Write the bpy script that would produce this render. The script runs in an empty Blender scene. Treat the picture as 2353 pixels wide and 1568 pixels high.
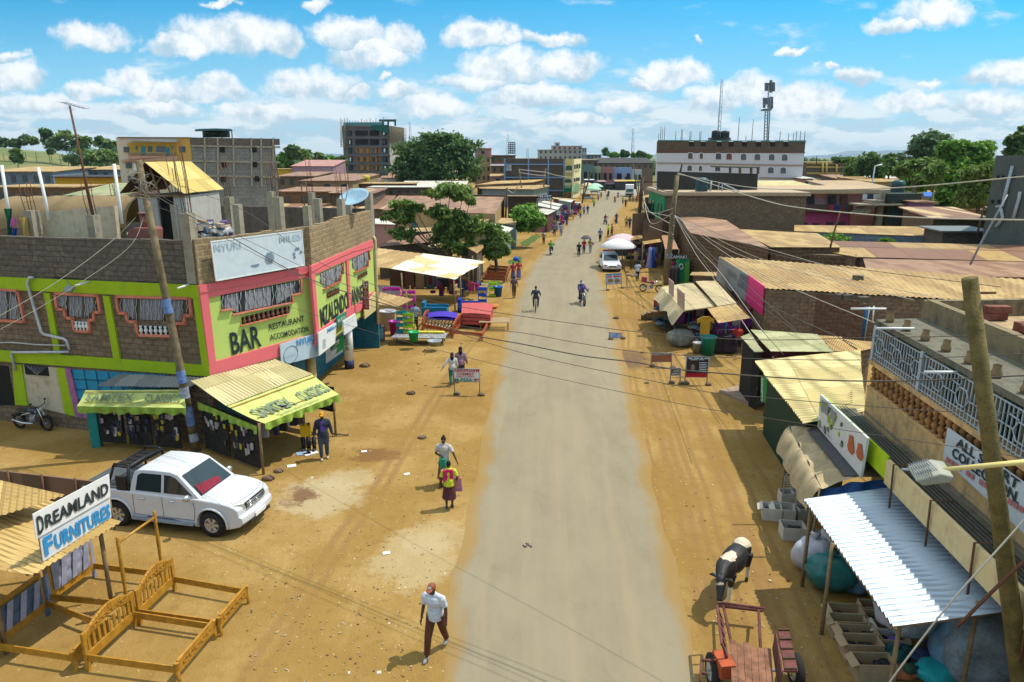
import bpy,math,random
import numpy as np
from math import cos,sin,pi
import mathutils
from mathutils import Matrix,noise
Vc=getattr(mathutils,'Vector')
Rot=Matrix.Rotation
R=math.radians
S=bpy.context.scene
H=10.5;TH=R(14.43);FP=1640.0;CX=1176.5;CY=784.0
cam=bpy.data.cameras.new('camera');camo=bpy.data.objects.new('camera',cam);S.collection.objects.link(camo)
camo.location=(0,0,H);camo.rotation_euler=(R(90)-TH,0,0)
cam.sensor_width=36;cam.lens=36*FP/2353;cam.clip_start=0.1;cam.clip_end=40000
S.camera=camo
SUN_EL=R(62);SUN_AZ=R(17)
sunv=Vc((cos(SUN_EL)*cos(SUN_AZ),cos(SUN_EL)*sin(SUN_AZ),sin(SUN_EL)))
sd=bpy.data.lights.new('sun','SUN');sd.energy=3.9;sd.angle=R(.5);sd.color=(1,.945,.84)
so=bpy.data.objects.new('sun',sd);S.collection.objects.link(so);so.rotation_euler=sunv.to_track_quat('Z','Y').to_euler()
S.view_settings.view_transform='Standard';S.view_settings.look='None';S.view_settings.gamma=1;S.view_settings.exposure=0.2
S.view_settings.use_curve_mapping=False
S.cycles.max_bounces=5;S.cycles.diffuse_bounces=3;S.cycles.glossy_bounces=2;S.cycles.transparent_max_bounces=6;S.cycles.transmission_bounces=3
S.cycles.use_denoising=True
class NT:
 def __init__(s,nt):s.nt=nt;s.n=nt.nodes;s.l=nt.links
 def node(s,t,**k):
  o=s.n.new(t)
  for a,b in k.items():setattr(o,a,b)
  return o
 def put(s,sock,v):
  if isinstance(v,bpy.types.NodeSocket):s.l.new(v,sock)
  elif v is not None:
   if isinstance(v,(tuple,list))and len(v)==3 and sock.type=='RGBA':v=(*v,1)
   sock.default_value=v
 def math(s,op,a,b=None,c=None,clamp=False):
  o=s.node('ShaderNodeMath',operation=op,use_clamp=clamp);s.put(o.inputs[0],a)
  if b is not None:s.put(o.inputs[1],b)
  if c is not None:s.put(o.inputs[2],c)
  return o.outputs[0]
 def mix(s,f,a,b,mode='MIX'):
  o=s.node('ShaderNodeMix',data_type='RGBA',blend_type=mode);s.put(o.inputs['Factor'],f)
  s.put(o.inputs[6],a);s.put(o.inputs[7],b);return o.outputs[2]
 def noise(s,vec,scale,detail=4,rough=.55,dist=0):
  o=s.node('ShaderNodeTexNoise');o.inputs['Scale'].default_value=scale;o.inputs['Detail'].default_value=detail
  o.inputs['Roughness'].default_value=rough;o.inputs['Distortion'].default_value=dist
  if vec is not None:s.l.new(vec,o.inputs['Vector'])
  return o.outputs['Fac']
 def ramp(s,f,p0,p1,c0=(0,0,0),c1=(1,1,1)):
  o=s.node('ShaderNodeMapRange',interpolation_type='SMOOTHSTEP');s.put(o.inputs[0],f);o.inputs[1].default_value=p0;o.inputs[2].default_value=p1
  return o.outputs[0]
 def comb(s,x,y,z=0):
  o=s.node('ShaderNodeCombineXYZ');s.put(o.inputs[0],x);s.put(o.inputs[1],y);s.put(o.inputs[2],z);return o.outputs[0]
 def sep(s,v):
  o=s.node('ShaderNodeSeparateXYZ');s.l.new(v,o.inputs[0]);return o.outputs
 def white(s,v):
  o=s.node('ShaderNodeTexWhiteNoise');s.l.new(v,o.inputs['Vector']);return o.outputs['Value']
 def scale(s,v,t):
  o=s.node('ShaderNodeVectorMath',operation='MULTIPLY');s.l.new(v,o.inputs[0]);o.inputs[1].default_value=t;return o.outputs[0]
 def add(s,a,b):
  o=s.node('ShaderNodeVectorMath',operation='ADD');s.put(o.inputs[0],a);s.put(o.inputs[1],b);return o.outputs[0]
w=bpy.data.worlds.new('World');S.world=w;w.use_nodes=True
def build_world():
 q=NT(w.node_tree);bg=q.n['Background']
 tc=q.node('ShaderNodeTexCoord').outputs['Generated'];x,y,z=q.sep(tc)
 sky=q.node('ShaderNodeTexSky',sky_type='NISHITA');sky.sun_disc=False;sky.sun_elevation=SUN_EL;sky.sun_rotation=R(90)-SUN_AZ
 sky.altitude=1500;sky.air_density=1.3;sky.dust_density=.6;sky.ozone_density=2.2
 zz=q.math('MULTIPLY_ADD',z,3.4,.05)
 nv=q.node('ShaderNodeVectorMath',operation='NORMALIZE');q.l.new(q.comb(x,y,zz),nv.inputs[0]);q.l.new(nv.outputs[0],sky.inputs[0])
 ys=q.math('MAXIMUM',q.math('ABSOLUTE',y),.08)
 a=q.math('DIVIDE',x,ys);b=q.math('DIVIDE',z,ys)
 ab=q.comb(a,b,0)
 n1=q.noise(ab,18,6,.62);n2=q.noise(q.add(ab,(5.3,2.1,0)),18,6,.62)
 wa=q.math('MULTIPLY_ADD',q.math('SUBTRACT',n1,.5),.085,a);wb=q.math('MULTIPLY_ADD',q.math('SUBTRACT',n2,.5),.046,b)
 puff=q.noise(ab,55,5,.6)
 def P(px,py):
  u=(px-CX)/FP;v=(CY-py)/FP;f=cos(TH)+v*sin(TH)
  return u/f,(v*cos(TH)-sin(TH))/f
 cl=[(210,92,85,38),(420,112,75,30),(530,92,140,50),(640,100,55,38),(800,85,85,38),(860,128,90,38),(920,100,45,40),(1100,85,75,34),(1165,95,50,22),(1275,98,66,20),(1160,165,95,46),(1300,158,80,34),(1100,190,100,22),(2150,40,85,40),(2055,68,60,20),(1825,118,40,13),(1545,178,85,34),(1475,195,45,12),(2330,178,110,34),(1968,178,50,24),(2110,236,95,26),(2290,245,90,26),(25,180,75,42),(10,125,40,16),(310,190,70,34),(380,210,60,30),(210,215,60,24),(500,215,75,34),(720,200,105,40),(810,215,50,22),(930,215,55,22),(1850,240,100,36),(1720,215,70,40),(1640,235,70,34),(1230,225,130,30),(740,16,40,14),(500,5,40,10),(1605,96,12,7),(1910,152,24,8),(2145,190,30,9),(890,180,18,10),(1000,250,90,24),(100,245,90,26),(1430,250,70,24),(350,255,100,24),(600,262,90,22),(1320,278,90,18)]
 mask=None;shade=None
 for(px,py,rx,ry)in cl:
  ca,cb=P(px,py);ra=rx/FP*1.08;rb=ry/FP*1.1
  da=q.math('MULTIPLY',q.math('SUBTRACT',wa,ca),1/ra);db=q.math('MULTIPLY',q.math('SUBTRACT',wb,cb),1/rb)
  dn=q.math('MULTIPLY',db,1.5)
  dd=q.math('MAXIMUM',db,q.math('MULTIPLY',dn,-1))
  m=q.math('SUBTRACT',1.15,q.math('MULTIPLY_ADD',da,da,q.math('MULTIPLY',dd,dd)))
  sh=db
  if mask is None:mask=m;shade=sh
  else:
   f=q.math('GREATER_THAN',m,mask);mask=q.math('MAXIMUM',mask,m)
   mx=q.node('ShaderNodeMix');q.put(mx.inputs[0],f);q.put(mx.inputs[2],shade);q.put(mx.inputs[3],sh);shade=mx.outputs[0]
 m1=q.ramp(q.math('MULTIPLY_ADD',q.math('SUBTRACT',puff,.5),1.1,mask),-.1,.85)
 s1=q.ramp(q.math('ADD',shade,q.math('MULTIPLY',q.math('SUBTRACT',q.noise(ab,26,5,.62),.5),5.0)),-.95,.75)
 lo=q.noise(q.scale(ab,(1,3.2,1)),9,7,.6);lo2=q.noise(q.add(q.scale(ab,(1,3.2,1)),(0,.06,0)),9,7,.6)
 band=q.ramp(b,.13,.03)
 l1=q.ramp(q.math('MULTIPLY_ADD',band,.3,lo),.56,.8)
 ls=q.ramp(q.math('SUBTRACT',lo,lo2),-.08,.05)
 col=q.mix(1,sky.outputs[0],(.11,1.2,1.28),'MULTIPLY')
 hz=q.ramp(b,.235,0);col=q.mix(q.math('MULTIPLY',hz,.97),col,(2.5,4.3,5.2));col=q.mix(q.math('MULTIPLY',q.ramp(b,.3,1.1),.78),col,(6.6,7.0,7.2))  # horizon tint, then overhead sky out of view whitened as added fill light
 lowc=q.mix(ls,(2.9,4.0,4.8),(5.0,5.5,5.8));col=q.mix(q.math('MULTIPLY',l1,.9),col,lowc)
 topc=q.mix(s1,(2.8,3.9,4.7),(6.1,6.2,6.3));col=q.mix(q.math('MULTIPLY',m1,.97),col,topc)
 q.l.new(col,bg.inputs[0]);bg.inputs[1].default_value=.15
build_world();w.cycles.sampling_method='MANUAL';w.cycles.sample_map_resolution=256
def ray(px,py):
 u=(px-CX)/FP;v=(CY-py)/FP
 return Vc((u,cos(TH)+v*sin(TH),-sin(TH)+v*cos(TH)))
def g(p,z=0.):
 d=ray(*p);t=(z-H)/d.z;return Vc((d.x*t,d.y*t,z))
def at(p,Y):
 d=ray(*p);t=Y/d.y;return Vc((d.x*t,Y,H+d.z*t))
def crop(x0,y0,s):return lambda x,y:((x0+x/s)/1.7408,(y0+y/s)/1.7408)
a1=crop(0,400,2.2979);a2=crop(1000,400,2.2979);a3=crop(1950,500,3.136);a4=crop(2500,300,2.904);a5=crop(3200,450,2.614)
b1=crop(0,1050,1.96);b2=crop(750,850,2.4125);b3=crop(1400,900,2.613);b4=crop(2300,880,2.613);b5=crop(2700,1000,2.24);b6=crop(3200,1100,1.96)
c1=crop(0,1700,1.5227);c2=crop(700,1350,2.4125);c3=crop(1600,1350,2.09);c4=crop(1500,2200,2.941);c5=crop(2650,2100,2.489);c6=crop(3100,1550,1.8444);c7=crop(3196,2130,2.6133)
d1=crop(1900,650,5.2267);d2=crop(2350,650,4.48);d3=crop(1500,700,3.92)
class Wall:
 def __init__(s,A,B):
  s.A=Vc((A[0],A[1],0));s.t=Vc((B[0]-A[0],B[1]-A[1],0));s.L=s.t.length;s.t.normalize()
  s.n=Vc((s.t.y,-s.t.x,0))
  if s.n.dot(s.A)>0:s.n=-s.n
 def at(s,p,off=0.):
  d=ray(*p);A=s.A+s.n*off;o=Vc((0,0,H));t=(A-o).dot(s.n)/d.dot(s.n);return o+d*t
 def sz(s,p):
  q=s.at(p)-s.A;return q.dot(s.t),q.z
 def pt(s,a,z,off=0.):return s.A+s.t*a+s.n*off+Vc((0,0,z))
 def dist(s,px):
  return(s.at((px,362))-s.A).dot(s.t)
MATS={}
def hsv(c,h=1.,v=1.):return tuple(min(1,x*v)for x in c)
def mat(key,fn):
 if key not in MATS:
  m=bpy.data.materials.new(key.replace(' ','_'));m.use_nodes=True;MATS[key]=m
  q=NT(m.node_tree);fn(q,q.n['Principled BSDF'])
 return MATS[key]
def Q1(key,c,rough=.7,metal=0,var=.18,bump=0,sc=4.,spec=.3,c2=None):
 def fn(q,b):
  tc=q.node('ShaderNodeTexCoord').outputs['Object']
  n=q.noise(tc,sc,5,.6);n2=q.noise(tc,sc*9,3,.6)
  f=q.math('MULTIPLY_ADD',n2,.35,q.math('MULTIPLY',n,.75))
  k=c2 if c2 else tuple(x*(1-var*1.6)for x in c)
  q.put(b.inputs['Base Color'],q.mix(q.ramp(f,.35,.75),c,k));b.inputs['Roughness'].default_value=rough;b.inputs['Metallic'].default_value=metal
  b.inputs['Specular IOR Level'].default_value=spec
  if bump:
   bp=q.node('ShaderNodeBump');bp.inputs['Strength'].default_value=bump;bp.inputs['Distance'].default_value=.03;q.l.new(n2,bp.inputs['Height']);q.l.new(bp.outputs[0],b.inputs['Normal'])
 return mat(key,fn)
def Q9(key,c,d,amt=.5,rough=.9):
 def fn(q,b):
  uv=q.node('ShaderNodeUVMap').outputs[0]
  n=q.noise(q.scale(uv,(1.6,.35,1)),1.6,6,.65);n2=q.noise(uv,3.5,6,.7)
  f=q.ramp(q.math('MULTIPLY_ADD',n2,.5,q.math('MULTIPLY',n,.5)),.5-.12*amt,.72)
  q.put(b.inputs['Base Color'],q.mix(q.math('MULTIPLY',f,min(1,amt*1.6)),c,d));b.inputs['Roughness'].default_value=rough;b.inputs['Specular IOR Level'].default_value=.15
  bp=q.node('ShaderNodeBump');bp.inputs['Strength'].default_value=.25;bp.inputs['Distance'].default_value=.02;q.l.new(n2,bp.inputs['Height']);q.l.new(bp.outputs[0],b.inputs['Normal'])
 return mat(key,fn)
def Q25(key,ca,cb,mortar,bw=.42,bh=.21,ms=.018,bump=.6):
 def fn(q,b):
  uv=q.node('ShaderNodeUVMap').outputs[0]
  wv=q.add(uv,q.scale(q.comb(q.noise(uv,2.2,2),q.noise(uv,2.7,2),0),(.06,.05,0)))
  t=q.node('ShaderNodeTexBrick');q.l.new(wv,t.inputs['Vector']);t.inputs['Scale'].default_value=1;t.inputs['Brick Width'].default_value=bw;t.inputs['Row Height'].default_value=bh
  t.inputs['Mortar Size'].default_value=ms;t.inputs['Mortar Smooth'].default_value=.3;t.inputs['Bias'].default_value=0
  q.put(t.inputs['Color1'],ca);q.put(t.inputs['Color2'],cb);q.put(t.inputs['Mortar'],mortar)
  n=q.noise(uv,5,6,.7);n3=q.noise(uv,.5,3)
  col=q.mix(q.ramp(n,.42,.7),t.outputs['Color'],tuple(x*.55 for x in ca));col=q.mix(q.math('MULTIPLY',q.ramp(n3,.45,.7),.4),col,tuple(x*.6 for x in cb))
  q.put(b.inputs['Base Color'],col);b.inputs['Roughness'].default_value=.95;b.inputs['Specular IOR Level'].default_value=.1
  bp=q.node('ShaderNodeBump');bp.inputs['Strength'].default_value=bump;bp.inputs['Distance'].default_value=.04
  hh=q.math('SUBTRACT',q.math('MULTIPLY',n,.6),t.outputs['Fac']);q.l.new(hh,bp.inputs['Height']);q.l.new(bp.outputs[0],b.inputs['Normal'])
 return mat(key,fn)
def tin(key,c1,c2,c3,wave=.0,sheet=.8,rough=.55,metal=.0,rust=.5,lap=2.4,share=.5,groove=0):
 def fn(q,b):
  uv=q.node('ShaderNodeUVMap').outputs[0];u,v,_=q.sep(uv)
  cell=q.comb(q.math('FLOOR',q.math('DIVIDE',u,sheet)),q.math('FLOOR',q.math('DIVIDE',v,lap)),0)
  wn=q.white(cell);n=q.noise(q.scale(uv,(1,.4,1)),2.2,6,.65);n2=q.noise(uv,.6,3)
  col=q.mix(q.ramp(wn,share-.02,share+.02),c1,c2)
  col=q.mix(q.math('MULTIPLY',q.ramp(q.math('MULTIPLY_ADD',n,.65,q.math('MULTIPLY',n2,.35)),.46,.66),rust),col,c3)
  sv=q.math('MULTIPLY_ADD',wn,.28,.86);col=q.mix(1,col,q.comb(sv,sv,sv),'MULTIPLY')
  fv=q.math('FRACT',q.math('DIVIDE',v,lap));ln=q.math('LESS_THAN',fv,.018);fu=q.math('FRACT',q.math('DIVIDE',u,sheet));ln2=q.math('LESS_THAN',fu,.03)
  col=q.mix(q.math('MULTIPLY',q.math('MAXIMUM',ln,ln2),.45),col,tuple(x*.4 for x in c3))
  if groove:col=q.mix(q.ramp(q.math('SINE',q.math('MULTIPLY',u,6.2832/groove)),.3,1.),col,tuple(x*.62 for x in c1))  # rib shading painted into the sheet colour as dark stripes
  q.put(b.inputs['Base Color'],col);b.inputs['Roughness'].default_value=rough;b.inputs['Metallic'].default_value=metal;b.inputs['Specular IOR Level'].default_value=.3
  if wave:
   h=q.math('SINE',q.math('MULTIPLY',u,6.2832/wave));bp=q.node('ShaderNodeBump');bp.inputs['Strength'].default_value=.8;bp.inputs['Distance'].default_value=.03
   q.l.new(h,bp.inputs['Height']);q.l.new(bp.outputs[0],b.inputs['Normal'])
 return mat(key,fn)
def Q44(key,c1,c2,c3=None,sc=.5):
 def fn(q,b):
  ge=q.node('ShaderNodeNewGeometry');tc=q.node('ShaderNodeTexCoord').outputs['Object']
  n=q.noise(tc,sc,3);col=q.mix(ge.outputs['Random Per Island'],c1,c2);col=q.mix(q.ramp(n,.42,.62),col,c3 or tuple(x*.6 for x in c1))
  q.put(b.inputs['Base Color'],col);b.inputs['Roughness'].default_value=.6;b.inputs['Specular IOR Level'].default_value=.25
  tr=q.node('ShaderNodeBsdfTranslucent');q.put(tr.inputs[0],q.mix(.5,col,(.25,.4,.03)));ms=q.node('ShaderNodeMixShader');ms.inputs[0].default_value=.25
  q.l.new(b.outputs[0],ms.inputs[1]);q.l.new(tr.outputs[0],ms.inputs[2]);q.l.new(ms.outputs[0],q.n['Material Output'].inputs[0])
 return mat(key,fn)
TAN=(.49,.31,.11);RUST=(.25,.125,.08);
Q74=Q1('pole_wood',(.26,.2,.11),.9,var=.4,bump=.4,sc=3)
Q5=Q1('rough_timber',(.3,.2,.1),.9,var=.3,sc=5)
Q4=Q1('dark_timber',(.1,.06,.035),.9)
Q45=Q9('concrete',(.34,.3,.22),(.14,.12,.09),.6)
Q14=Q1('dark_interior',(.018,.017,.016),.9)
Q11=Q1('window_glass',(.035,.045,.05),.12,spec=.6,var=.1)
Q75=Q1('curtain_cloth',(.3,.3,.33),.9,var=.3,sc=9)
Q6=Q1('white_paint',(.78,.78,.76),.5,var=.06)
Q13=Q1('grey_iron',(.3,.31,.33),.5,metal=.3)
Q26=Q1('rusty_rebar',(.16,.075,.045),.9)
Q7=Q1('black_plastic',(.02,.02,.022),.45)
Q50=Q1('tyre_rubber',(.025,.024,.022),.85)
Q35=Q1('bright_metal',(.6,.6,.6),.25,metal=.9,var=.05)
Q12=tin('tan_sheet_iron',TAN,(.55,.37,.14),(.34,.17,.07),wave=.1)
Q125=tin('tan_sheet_iron_near',TAN,(.55,.37,.14),(.34,.17,.07),rust=.35)
Q15=tin('brown_sheet_iron',(.35,.185,.10),(.41,.235,.13),(.22,.11,.06),wave=.1)
Q27=tin('striped_sheet_iron',(.35,.18,.10),(.62,.45,.22),(.2,.10,.07),wave=.1,share=.68,lap=9)
Q10=tin('white_sheet_iron',(.78,.76,.68),(.66,.62,.5),(.5,.42,.24),wave=.1,rust=.35)
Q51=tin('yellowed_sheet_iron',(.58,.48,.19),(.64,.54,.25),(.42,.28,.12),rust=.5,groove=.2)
Q21=Q25('brown_stone_blocks',(.20,.14,.09),(.27,.195,.125),(.14,.10,.068))
Q67=Q25('tan_stone_blocks',(.34,.25,.14),(.27,.205,.12),(.42,.31,.17),ms=.03)
Q90=Q25('grey_stone_blocks',(.34,.33,.29),(.27,.26,.23),(.2,.19,.17),bw=.4,bh=.2)
Q41=Q25('dark_stone_blocks',(.14,.12,.095),(.18,.155,.125),(.1,.085,.068))
class MB:
 def __init__(s):s.v=[];s.f=[];s.m=[];s.sm=[];s.st=[]
 def add(s,vs,fs,m=0,smooth=False):
  b=len(s.v);s.st.append((b,len(s.f)));s.v+=[tuple(v)for v in vs]
  for f in fs:s.f.append(tuple(i+b for i in f));s.m.append(m);s.sm.append(smooth)
  return s
 def box(s,c,d,rz=0.,m=0,tilt=0.,axis='X',bev=0):
  M=Matrix.Translation(Vc(c))@Rot(rz,4,'Z')@Rot(tilt,4,axis)
  x,y,z=d[0]/2,d[1]/2,d[2]/2
  vs=[M@Vc((sx*x,sy*y,sz*z))for sx in(-1,1)for sy in(-1,1)for sz in(-1,1)]
  return s.add(vs,[(0,1,3,2),(4,6,7,5),(0,4,5,1),(2,3,7,6),(0,2,6,4),(1,5,7,3)],m)
 def Q30(s,bot,top,m=0):
  n=len(bot);fs=[tuple(range(n))[::-1],tuple(range(n,2*n))]+[(i,(i+1)%n,(i+1)%n+n,i+n)for i in range(n)]
  return s.add(list(bot)+list(top),fs,m)
 def Q72(s,pts,t,m=0):
  pts=[Vc(p)for p in pts];n=(pts[1]-pts[0]).cross(pts[-1]-pts[0]).normalized()
  if n.z<0:n=-n;pts=pts[::-1]
  return s.Q30([p-n*t for p in pts],pts,m)
 def Q3(s,pts,d,m=0):
  pts=[Vc(p)for p in pts];d=Vc(d);n=(pts[1]-pts[0]).cross(pts[2]-pts[0])
  if n.dot(d)<0:pts=pts[::-1]
  return s.Q30(pts,[p+d for p in pts],m)
 def Q2(s,pts,r,n=8,m=0,smooth=True,caps=True):
  pts=[Vc(p)for p in pts];k=len(pts);rr=r if isinstance(r,(list,tuple))else[r]*k
  vs=[];fs=[];up=None
  for i,p in enumerate(pts):
   d=(pts[min(i+1,k-1)]-pts[max(i-1,0)]);d=d.normalized()if d.length>1e-9 else Vc((0,0,1))
   if up is None:up=d.orthogonal().normalized()
   a=(up-d*up.dot(d));a=a.normalized()if a.length>1e-6 else d.orthogonal().normalized();up=a;b=d.cross(a)
   for j in range(n):
    t=2*pi*j/n;vs.append(p+(a*cos(t)+b*sin(t))*rr[i])
  for i in range(k-1):
   for j in range(n):fs.append((i*n+j,i*n+(j+1)%n,(i+1)*n+(j+1)%n,(i+1)*n+j))
  if caps:fs+=[tuple(range(n))[::-1],tuple(range((k-1)*n,k*n))]
  return s.add(vs,fs,m,smooth)
 def cyl(s,c,r,h,n=16,m=0,r2=None):return s.Q2([c,Vc(c)+Vc((0,0,h))],[r,r if r2 is None else r2],n,m)
 def ell(s,c,r,n=12,m=0,M=None,k=None):
  r=r if isinstance(r,(tuple,list))else(r,r,r);c=Vc(c);nr=k or max(5,n//2+1);vs=[];fs=[]
  for i in range(1,nr):
   th=pi*i/nr
   for j in range(n):
    ph=2*pi*j/n;p=Vc((r[0]*sin(th)*cos(ph),r[1]*sin(th)*sin(ph),r[2]*cos(th)))
    vs.append(c+(M@p if M else p))
  t=len(vs);P0=Vc((0,0,r[2]));vs+=[c+(M@P0 if M else P0),c-(M@P0 if M else P0)]
  for i in range(nr-2):
   for j in range(n):fs.append((i*n+j,(i+1)*n+j,(i+1)*n+(j+1)%n,i*n+(j+1)%n))
  for j in range(n):fs+=[(t,j,(j+1)%n),(t+1,(nr-2)*n+(j+1)%n,(nr-2)*n+j)]
  return s.add(vs,fs,m,True)
 def Q40(s,prof,c,n=16,m=0,M=None):
  vs=[];fs=[];c=Vc(c)
  for r,z in prof:
   for j in range(n):
    t=2*pi*j/n;p=Vc((r*cos(t),r*sin(t),z));vs.append(c+(M@p if M else p))
  for i in range(len(prof)-1):
   for j in range(n):fs.append((i*n+j,i*n+(j+1)%n,(i+1)*n+(j+1)%n,(i+1)*n+j))
  return s.add(vs,fs,m,True)
 def Q46(s,fn,nu,nv,m=0,smooth=True,thick=None):
  vs=[fn(i/nu,j/nv)for j in range(nv+1)for i in range(nu+1)]
  fs=[(j*(nu+1)+i,j*(nu+1)+i+1,(j+1)*(nu+1)+i+1,(j+1)*(nu+1)+i)for j in range(nv)for i in range(nu)]
  return s.add(vs,fs,m,smooth)
 def Q73(s,p00,p10,p11,p01,wl=.2,amp=.025,m=0,nv=3,rag=0.,seed=1):
  p00,p10,p11,p01=map(Vc,(p00,p10,p11,p01));W=(p10-p00).length;n=(p10-p00).cross(p01-p00).normalized()
  if n.z<0:n=-n
  N=max(4,int(W/wl*4));rd=random.Random(seed);sh=[rd.uniform(-rag,rag)for _ in range(60)]
  def fn(u,v):
   e=sh[int(u*W/.8)%60]/max(.1,(p01-p00).length)
   vv=v+(e if v in(0,1)else 0);a=p00.lerp(p10,u);b=p01.lerp(p11,u)
   return a.lerp(b,vv)+n*(amp*sin(u*W/wl*2*pi)+(.012 if int(u*W/.8)%2 else 0)+rag*.1*sin(v*5+u*9))
  return s.Q46(fn,N,nv,m,True)
 def split(s,name,mats,parent=None,loc=None):
  out=[]
  for i,(v0,f0)in enumerate(s.st):
   v1,f1=s.st[i+1]if i+1<len(s.st)else(len(s.v),len(s.f))
   k=MB();k.v=s.v[v0:v1];k.f=[tuple(x-v0 for x in f)for f in s.f[f0:f1]];k.m=s.m[f0:f1];k.sm=s.sm[f0:f1];out.append(k.Q0(name,mats,parent,loc))
  return out
 def Q0(s,name,mats,parent=None,loc=None,smooth=None):
  me=bpy.data.meshes.new(name);base=parent['_b']if parent is not None else(loc if loc is not None else(0,0,0))
  bx,by,bz=base
  V=np.array(s.v,dtype=np.float64).reshape(-1,3)
  me.from_pydata((V-np.array([bx,by,bz])).tolist(),[],s.f)
  if not isinstance(mats,(list,tuple)):mats=[mats]
  for k in mats:me.materials.append(k)
  me.polygons.foreach_set('material_index',s.m);me.polygons.foreach_set('use_smooth',s.sm if smooth is None else[smooth]*len(s.f))
  nl=len(me.loops);nrm=np.empty(len(me.polygons)*3);me.polygons.foreach_get('normal',nrm);nrm=nrm.reshape(-1,3)
  tot=np.empty(len(me.polygons),dtype=np.int32);me.polygons.foreach_get('loop_total',tot)
  li=np.empty(nl,dtype=np.int32);me.loops.foreach_get('vertex_index',li)
  if smooth or any(s.sm):
   smk=np.array(s.sm if smooth is None else[smooth]*len(s.f))
   if smk.any():
    mn=nrm[smk];mm=mn.mean(axis=0)
    if np.linalg.norm(mm)>.6:nrm[smk]=mm/np.linalg.norm(mm)
  ang=np.hypot(nrm[:,0],nrm[:,1]);flat=ang<.02
  t=np.stack([-nrm[:,1],nrm[:,0],np.zeros(len(nrm))],1);t[flat]=(1,0,0);t/=np.maximum(np.linalg.norm(t,axis=1),1e-9)[:,None]
  bb=np.cross(nrm,t);fi=np.repeat(np.arange(len(tot)),tot);P=V[li]
  uv=np.stack([(P*t[fi]).sum(1),(P*bb[fi]).sum(1)],1)
  l=me.uv_layers.new(name='UVMap');l.data.foreach_set('uv',uv.ravel())
  me.update()
  o=bpy.data.objects.new(name,me);S.collection.objects.link(o)
  if parent is not None:o.parent=parent;o['_b']=base
  else:o.location=base;o['_b']=tuple(base)
  return o
def tag(o,label=None,cat=None,group=None,kind=None):
 if label:o['label']=label
 if cat:o['category']=cat
 if group:o['group']=group
 if kind:o['kind']=kind
 return o
def thing(name,label,cat,loc,group=None):
 o=bpy.data.objects.new(name,None);S.collection.objects.link(o);o.location=loc;o['_b']=tuple(loc);o.empty_display_size=.3
 return tag(o,label,cat,group)
def sub(o):
 return o
def dup(o,dloc,label=None,rz=0):
 kids=[c for c in S.objects if c.parent==o]
 r=o.copy();S.collection.objects.link(r);r.location=Vc(o.location)+Vc(dloc);r.rotation_euler=(0,0,o.rotation_euler.z+rz)
 if label:r['label']=label
 for c in kids:
  k=c.copy();S.collection.objects.link(k);k.parent=r
  for d in[x for x in S.objects if x.parent==c]:
   e=d.copy();S.collection.objects.link(e);e.parent=k
 return r
def text(txt,o,ex,ey,mt,parent,name='lettering',bold=0.,lift=None,fit=True):
 cu=bpy.data.curves.new('t','FONT');cu.body=txt;cu.offset=bold;cu.space_line=.8;cu.resolution_u=2
 ob=bpy.data.objects.new('t',cu);S.collection.objects.link(ob);me=bpy.data.meshes.new_from_object(ob)
 S.collection.objects.unlink(ob);bpy.data.objects.remove(ob)
 n=len(me.vertices);V=np.empty(n*3);me.vertices.foreach_get('co',V);V=V.reshape(-1,3)
 if n==0:return None
 mn=V.min(0);mx=V.max(0);ex=Vc(ex);ey=Vc(ey);o=Vc(o)
 nn=ex.cross(ey).normalized()
 if nn.dot(o-Vc((0,0,H)))>0:nn=-nn
 k=MB();k.v=[tuple(o+ex*((v[0]-mn[0])/(mx[0]-mn[0]))+ey*((v[1]-mn[1])/(mx[1]-mn[1]))+nn*(lift or.012))for v in V]
 k.f=[tuple(p.vertices)for p in me.polygons];k.m=[0]*len(k.f);k.sm=[False]*len(k.f)
 bpy.data.meshes.remove(me)
 return k.Q0(name,mt,parent)
def ink(key,c):return Q1('ink_'+key,c,.7,var=.12,sc=8)
Q76=ink('black',(.03,.04,.04));Q59=ink('red',(.55,.03,.03));Q60=ink('green',(.02,.22,.07));Q28=ink('white',(.8,.8,.78));Q47=ink('blue',(.03,.28,.6));Q118=ink('brown',(.2,.13,.04));Q91=ink('grey',(.28,.3,.28));Q42=ink('pale_blue',(.55,.68,.74));Q119=ink('yellow',(.7,.55,.05))
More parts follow.
